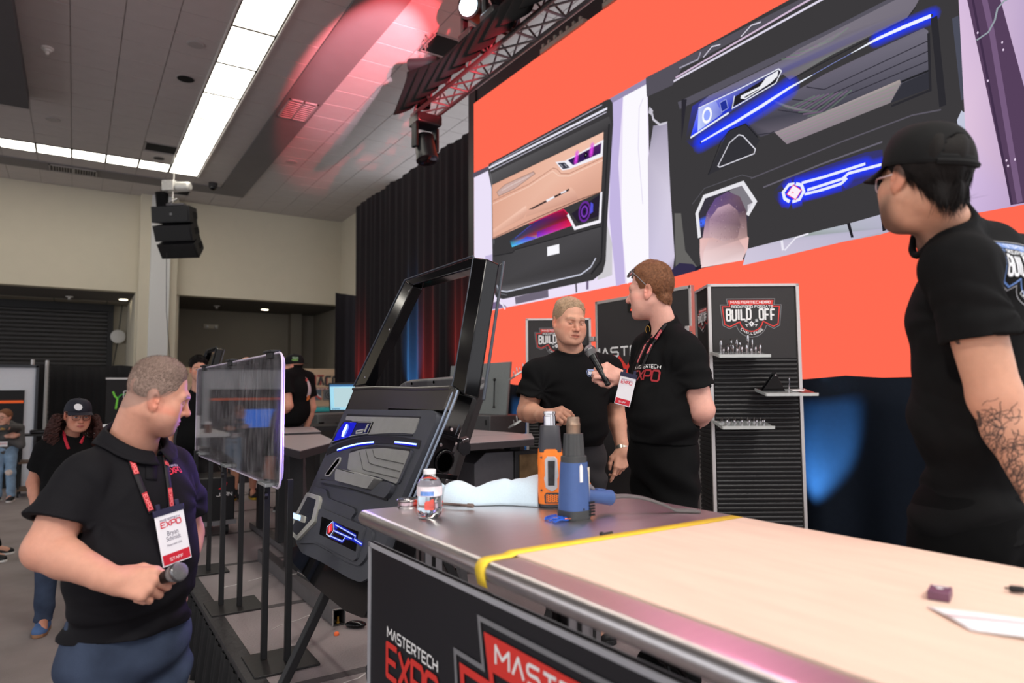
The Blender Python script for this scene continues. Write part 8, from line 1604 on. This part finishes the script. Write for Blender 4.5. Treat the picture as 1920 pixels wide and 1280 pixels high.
b = MB(); q_ = hd.w(0, .05, -.13); p_, n_ = hit(bv3, 1215, 615, .006); b.tube([p_+np.array([.012*math.cos(t)*.6, -.012*math.cos(t)*.5, .018*math.sin(t)-.01]) for t in np.linspace(0, 2*PI, 16, endpoint=False)], .0012, 5, closed=True); b.build('collar_ring', BRASS, M3)
microphone('black handheld microphone held out by the man with reddish hair', mb, mh)

# ---- man in the black cap on the right, seen from behind his left shoulder
J = joints((1.95, .86, SZ), 1.90, dirc(-.5, 0, .86))
J.update(head=at(1737, 338, d=1.63), neck=at(1778, 428, d=1.68), shL=at(1800, 508, d=1.55), shR=at(1915, 492, d=1.90), chest=at(1822, 610, d=1.74), belly=at(1818, 780, d=1.73), pel=at(1820, 985, d=1.74), elL=at(1866, 745, d=1.50), wrL=at(1962, 945, d=1.46), elR=at(1960, 760, d=2.05), wrR=at(1900, 900, d=2.1))
c = J['pel']; pr_ = nrm(J['shR']-J['shL'])
for sd, sg in (('R', 1), ('L', -1)): J['hp'+sd] = c+pr_*.09*sg-np.array([0, 0, .05]); J['kn'+sd] = np.array([*(c+pr_*.10*sg)[:2], SZ+.52]); J['an'+sd] = np.array([*(c+pr_*.11*sg)[:2], SZ+.085])
hd = Head(at(1733, 336, d=1.62), dirc(-.18, .03, .98), dirc(.05, .99, -.07), 1.03, sy=.94, jaw=1.0)
M4, bv4, A4_, body4, sh4 = make_person('man in black cap and t shirt with tattooed forearm by the right table end', J, hd, (196, 148, 124), None, BLKTEE, mat('black_shorts_cloth', (12, 12, 13), 0.9, spec=.1), SHB, girth=(.165, .12, .15, .112, .155, .12), armr=(.056, .048, .048, .034), res=.0055, sleeve=.55, hem=.0, folds=.009, neckr=.056, hands=dict(),
    headkw=dict(brow=(40, 30, 26), stubble=.75, sc_col=(60, 46, 42)), scalp=((30, 24, 22), .9, .0), seed=12)
hd.hair(M4, mat('dark_hair', (17, 13, 12), 0.75, spec=.25, var=0.4, scale=120), thick=(.005, .010), h=-.002, amp=.003, fr=120, strands=5200, slen=.045, comb=(0, -.35, -1), lift=.02, seed=13, res=.003, swid=.0007, top=.08, stop=.012)
b = MB()
capm = mat('black_cap_twill', (22, 22, 23), 0.85, spec=0.2, var=0.08, bump=0.2, bscale=700)
co_, cpt = hd.cap(M4, capm, back_open=True, visor=(.082, .08), zb=.026, tall=.098); 
b = MB(); b.tube([cpt(t, .03)-hd.Z*.004 for t in np.linspace(1.5*PI-.62, 1.5*PI+.62, 14)], .008, 6); b.build('cap_strap', capm, co_)
hd.glasses(M4, mat('clear_pink_frame', (214, 190, 196), 0.2), r=(.025, .021), y=.100)
ux4 = nrm(np.cross(dirc(0, 1, 0), dirc(0, 0, -1)))
pc, n_ = hit(bv4, 1912, 505, .002); n_ = nrm(n_*np.array([1, 1, .3])); ux = nrm(np.cross((0, 0, 1.0), n_)); F = Flat(pc+ux*.05, ux, np.cross(n_, ux), base=.012); badge(F, 0, 0, .13, line=(130, 130, 134), acc=(70, 112, 180), txt=(222, 224, 228)); F.build('back_print', PRINT, M4, wrap=bv4)
# forearm tattoo: dark ink drawn on the skin as a band of fine closed outlines
INK = mat('tattoo_ink', (84, 70, 66), 0.6, spec=0.3, var=0.1)
from mathutils.bvhtree import BVHTree
bb4 = BVHTree.FromObject(body4, bpy.context.evaluated_depsgraph_get()); rt = random.Random(21)
b = MB()
def ink(L, w_):
    pts = []
    for x, y in L:
        d = nrm(ray(x, y)); h = bb4.ray_cast(Vector(CAM), Vector(d))
        if h[0] is not None and (np.array(h[0])-CAM)@CF < 1.75: pts.append((np.array(h[0]), np.array(h[1])))
    for (p, n), (q_, n2) in zip(pts[:-1], pts[1:]):
        if np.linalg.norm(p-q_) > .03: continue
        s_ = nrm(np.cross(q_-p, n))*w_/2; o = n*.0006; o2 = n2*.0006; b.add([p-s_+o, p+s_+o, q_+s_+o2, q_-s_+o2], [(0, 1, 2, 3)])
for k in range(170):
    t_ = rt.uniform(0, 1); x0 = 1842+92*t_+rt.uniform(-24, 40); y0 = 778+185*t_+rt.uniform(-18, 18); a = rt.uniform(0, 6.28); L = []
    for i in range(9): a += rt.uniform(-.9, .9); x0 += 4.5*math.cos(a); y0 += 4.5*math.sin(a); L.append((x0, y0))
    ink(L, rt.uniform(.0009, .002))
for L in ([(1786, 612), (1792, 628), (1797, 645), (1792, 640), (1786, 622)], [(1782, 625), (1788, 655), (1797, 690), (1800, 720)], [(1832, 770), (1838, 790), (1836, 800), (1830, 785)]): ink(L, .004); ink([(x+3, y) for x, y in L], .003)
b.build('tattoo', INK, M4, smooth=None, kind='stuff')

# ---- people in the background
def curly(h, parent, material, n, ctr, rad, rngs, thin=.006):
    b = MB(); rr_ = random.Random(rngs)
    for i in range(n):
        a = rr_.uniform(-.25*PI, 1.25*PI)+PI; z = rr_.uniform(-1, .55); r_ = math.sqrt(max(0, 1-z*z*.8)); o = h.w(ctr[0]+rad[0]*r_*math.cos(a), ctr[1]+rad[1]*r_*math.sin(a)*.9, ctr[2]+rad[2]*z); out = nrm(o-h.w(*ctr)); pts = []
        e1, e2, _ = frame_of(out*.3-h.Z)
        for k in range(9): t_ = k*1.25+i; pts.append(o+(out*.35-h.Z)*.010*k+e1*(.006+.007*rr_.random())*math.cos(t_)+e2*(.006+.007*rr_.random())*math.sin(t_))
        b.tube(pts, [thin*.8]*8+[thin*.3], 5)
    return b.build('curly_hair', material, parent, smooth=180)
hp_ = at(146, 778, d=5.05); J = joints((hp_[0]-.06, hp_[1]+.03, 0), 1.68, dirc(.55, 0, -.83)); J['head'] = hp_; J['neck'] = at(130, 822, d=5.08); J.update(shR=at(82, 842, d=4.95), shL=at(180, 842, d=5.2), elR=at(62, 905, d=4.95), wrR=at(68, 968, d=4.85))
hd = Head(J['head'], dirc(.72, -.10, -.68), dirc(.05, .99, .05), .98, jaw=.94)
W1, bw1, Aw, _, _ = make_person('woman with long curly hair, glasses and dark cap standing behind the man in the polo', J, hd, (206, 146, 122), None, BLKTEE, DENIM, (mat('blue_shoe', (74, 104, 150), 0.7), mat('tan_sole', (150, 110, 80), 0.7)), girth=(.155, .12, .15, .12, .165, .13), armr=(.052, .044, .040, .027), res=.008, hres=.0045, sleeve=.6, hem=-.02, folds=.004, headkw=dict(brow=(50, 36, 30), lip=(176, 84, 84)), seed=14)
CURL = mat('dark_auburn_curls', (62, 30, 24), 0.6, var=0.5, scale=60)
hd.hair(W1, CURL, thick=(.01, .016), h=.0, amp=.004, fr=60, res=.006, seed=4, top=.025)
curly(hd, W1, CURL, 2800, (0, -.04, -.13), (.165, .105, .23), 3, .0032)
hd.cap(W1, mat('navy_cap', (30, 32, 44), 0.8), visor=(.075, .08), zb=.030, tall=.094, droop=.012); hd.glasses(W1, mat('black_gloss'), r=(.026, .021), y=.099)
cp = hd.w(.030, .098, .080); F = Flat(cp, nrm(hd.X*.95-hd.Y*.30), nrm(hd.Z-.5*hd.Y), base=.004, step=.0012); F.disc((0, 0), .026, (220, 220, 224)); F.disc((0, 0), .022, (40, 42, 54)); F.disc((0, 0), .015, (220, 220, 224)); F.poly([(.011*math.sin(i*PI/5)*(1 if i % 2 == 0 else .42), .011*math.cos(i*PI/5)*(1 if i % 2 == 0 else .42)) for i in range(10)], (40, 42, 54)); F.build('cap_emblem', PRINT, W1)
for L in ([(118, 805), (122, 825), (128, 842)], [(160, 800), (157, 815), (150, 832)]): ribbon_on(bw1, L, .02, LANR, W1, 'lanyard_strap', .008, far=5)
base = at(20, 940, z=0); J = joints(base+np.array([-.10, .1, 0]), 1.62, dirc(.25, 0, -.97)); J['head'] = at(9, 782, d=10.3)
J['neck'] = J['head']+np.array([0, .02, -.145]); sf_ = J['neck'][2]-.055
for k_ in ('shR', 'shL'): J[k_] = np.array([J[k_][0], J[k_][1], sf_])
d2 = J['r']; J.update(elR=J['shR']+J['r']*.05+np.array([0, 0, -.27])+J['f']*.05, wrR=J['chest']+J['f']*.20-J['u']*.12-J['r']*.10, elL=J['shL']-J['r']*.05+np.array([0, 0, -.27])+J['f']*.05, wrL=J['chest']+J['f']*.21-J['u']*.10+J['r']*.10)
hd = Head(J['head'], dirc(-.1, 0, -1), dirc(0, 1, 0), .96, jaw=.92)
GREYSW = mat('grey_sweatshirt', (84, 84, 84), 0.9, var=0.1, scale=20); LIGHTD = mat('light_ripped_denim', (128, 156, 182), 0.9, var=0.3, scale=9)
W2, bw2, _, _, _ = make_person('woman in grey sweatshirt and ripped light jeans with crossed arms at the left edge', J, hd, (220, 168, 146), None, GREYSW, LIGHTD, SHW, girth=(.15, .12, .15, .12, .165, .13), res=.010, hres=.007, long=True, hem=-.02, shirtname='sweatshirt', headkw=dict(brow=(130, 90, 60)), hands=dict(R=dict(d=-J['r'], n=J['f'], curls=REST), L=dict(d=J['r'], n=J['f'], curls=REST)), seed=15)
hd.hair(W2, mat('reddish_brown_hair'), thick=(.014, .012), res=.007, amp=.003); hd.glasses(W2, mat('black_gloss'))
cb, n_ = hit(bw2, 7, 831, .02, 10); F = Flat(cb, nrm(np.cross((0, 0, 1.0), n_)), (0, 0, 1), base=.01); F.poly([(-.06, -.04), (.06, -.04), (.06, .04), (-.06, .04)], (238, 236, 238)); F.text('EXPO', -.04, -.005, .02, .018, (200, 60, 70)); F.build('badge_print', PRINT, W2)
F = Flat(hit(bw2, 12, 806, .01, 10)[0], nrm(np.cross((0, 0, 1.0), n_)), (0, 0, 1), base=.02); F.line([(-.12, .0), (-.05, .03), (.02, .0), (.08, .03), (.12, .0)], .03, (196, 150, 70)); F.build('chest_print', PRINT, W2, wrap=bw2)
b = MB(); kp = J['knL']; b.ball(kp+J['f']*.065, (.055, .02, .05), 12, 8, ax=(J['r'], J['f'], J['u'])); b.build('ripped_knee', mat('frayed_white', (206, 190, 180), 0.9, var=0.4, scale=60), W2)
def simple(label, base, H, face, headpx, skin, shirt, pants, shoe, hp=None, hcol=None, over=None, hk=None, ko=None, sc=1.0, up=(0, 1, 0), **kw):
    J = joints(base, H, face); J['head'] = headpx; dlt = headpx-joints(base, H, face)['head']
    for k_ in ('neck', 'chest', 'shR', 'shL', 'elR', 'elL', 'wrR', 'wrL', 'belly'): J[k_] = J[k_]+np.array([dlt[0], dlt[1], 0])
    if over: J.update(over(J) if callable(over) else over)
    hd = Head(J['head'], hp if hp is not None else face, dirc(*up), sc, **(hk or {})); r = make_person(label, J, hd, skin, None, shirt, pants, shoe, res=kw.pop('res', .009), hres=kw.pop('hres', .0045), **kw); return r, hd, J
b2 = at(452, 938, z=SZ); (B2, bvb, _, _, _), hd, J = simple('bald bearded man in black t shirt and shorts talking behind the clear shield', b2+np.array([.05, .12, 0]), 1.79, dirc(.35, 0, -.94), at(462, 688, d=8.25), (222, 164, 138), BLKTEE, mat('black_shorts_cloth'), (mat('black_shoe'), mat('yellow_sole', (226, 190, 50), 0.6)), short=.15, over=dict(elR=at(437, 745, d=8.15), wrR=at(452, 772, d=7.9), elL=at(512, 738, d=8.1), wrL=at(482, 765, d=7.8)), headkw=dict(stubble=.9, sc_col=(96, 66, 54)), girth=(.18, .14, .19, .15, .18, .14), seed=16)
b3 = at(552, 957, z=SZ); (B3_, bv_, _, _, _), hd, J = simple('man in black flat brim cap standing sideways with hand in pocket by the shield', b3+np.array([.0, .05, 0]), 1.80, dirc(-.93, 0, .36), at(549, 686, d=7.35), (216, 158, 134), BLKTEE, GREYP, SHW, hp=dirc(-1, .02, .02), over=lambda J: dict(elL=J['shL']-J['f']*.10-J['r']*.05-J['u']*.30, wrL=J['pel']+J['f']*.07-J['r']*.19+J['u']*.02), headkw=dict(brow=(60, 44, 36), stubble=.5), girth=(.175, .14, .185, .155, .18, .14), sleeve=.64, hands=dict(L=dict(d=dirc(-.2, -1, .2), n=dirc(.5, .2, -1), curls=REST)), seed=17)
co_, _ = hd.cap(B3_, capm, visor=(.07, .075), flat=True, droop=.004, zb=.028, tall=.100, rear=True); hd.hair(B3_, mat('dark_hair'), thick=(.004, .004), res=.006, top=.02); hd.glasses(B3_, mat('black_gloss'))
F = Flat(hd.w(-.088, -.055, .075), nrm(-hd.Y), hd.Z, base=.004); F.text('TEAM', -.03, .008, .018, .012, (200, 230, 190)); F.text('AUDIO', -.034, -.014, .018, .012, (160, 220, 110)); F.build('cap_print', PRINT, B3_)
pc, n_ = hit(bv_, 578, 722, .01, 7.3); ux = nrm(np.cross((0, 0, 1.0), n_)); F = Flat(pc, ux, np.cross(n_, ux), base=.012); F.poly([(-.02, -.12), (.06, -.10), (.07, .04), (.02, .10), (-.01, .02)], (205, 200, 205)); F.poly([(-.01, -.16), (.06, -.14), (.05, -.10), (-.01, -.11)], (226, 130, 60)); F.line([(-.02, .05), (.05, .08)], .02, (190, 60, 50)); F.build('back_print', PRINT, B3_, wrap=bv_)
b = MB(); b.lathe(J['wrL'], nrm(J['wrL']-J['elL']), [(.032, -.012), (.038, -.01), (.038, .01), (.032, .012)], 16); b.build('watch', BLACKMETAL, B3_)
(B1, _, _, _, _), hd, J = simple('young man with dark hair and black shirt seen beside the left edge of the shield', np.array([*at(372, 700, d=7.2)[:2], 0])+np.array([.05, .2, 0]), 1.99, dirc(.5, 0, -.86), at(373, 692, d=7.2), (212, 156, 132), BLKTEE, CHARP, SHB, headkw=dict(brow=(36, 28, 26), stubble=.3), seed=18)
hd.hair(B1, mat('dark_hair'), thick=(.026, .006), h=-.004, amp=.005, fr=90, strands=1500, slen=.02, comb=(0, .4, .7), lift=1.0, res=.005)
b7 = at(14, 1040, z=0); (P7, _, _, _, _), hd, J = simple('person in dark clothes mostly outside the left edge, one dark sneaker in view', b7+np.array([-.32, .02, 0]), 1.72, nrm((.95, -.3, 0)), b7+np.array([-.32, .02, 1.6]), (214, 160, 136), BLKTEE, BLKDENIM, SHW, res=.012, hres=.008, over=dict(anR=b7+np.array([-.14, -.28, .085]), anL=b7+np.array([-.12, .06, .085]), knR=b7+np.array([-.22, -.20, .5]), knL=b7+np.array([-.20, .06, .5])), seed=19); hd.hair(P7, mat('dark_hair'), res=.008)
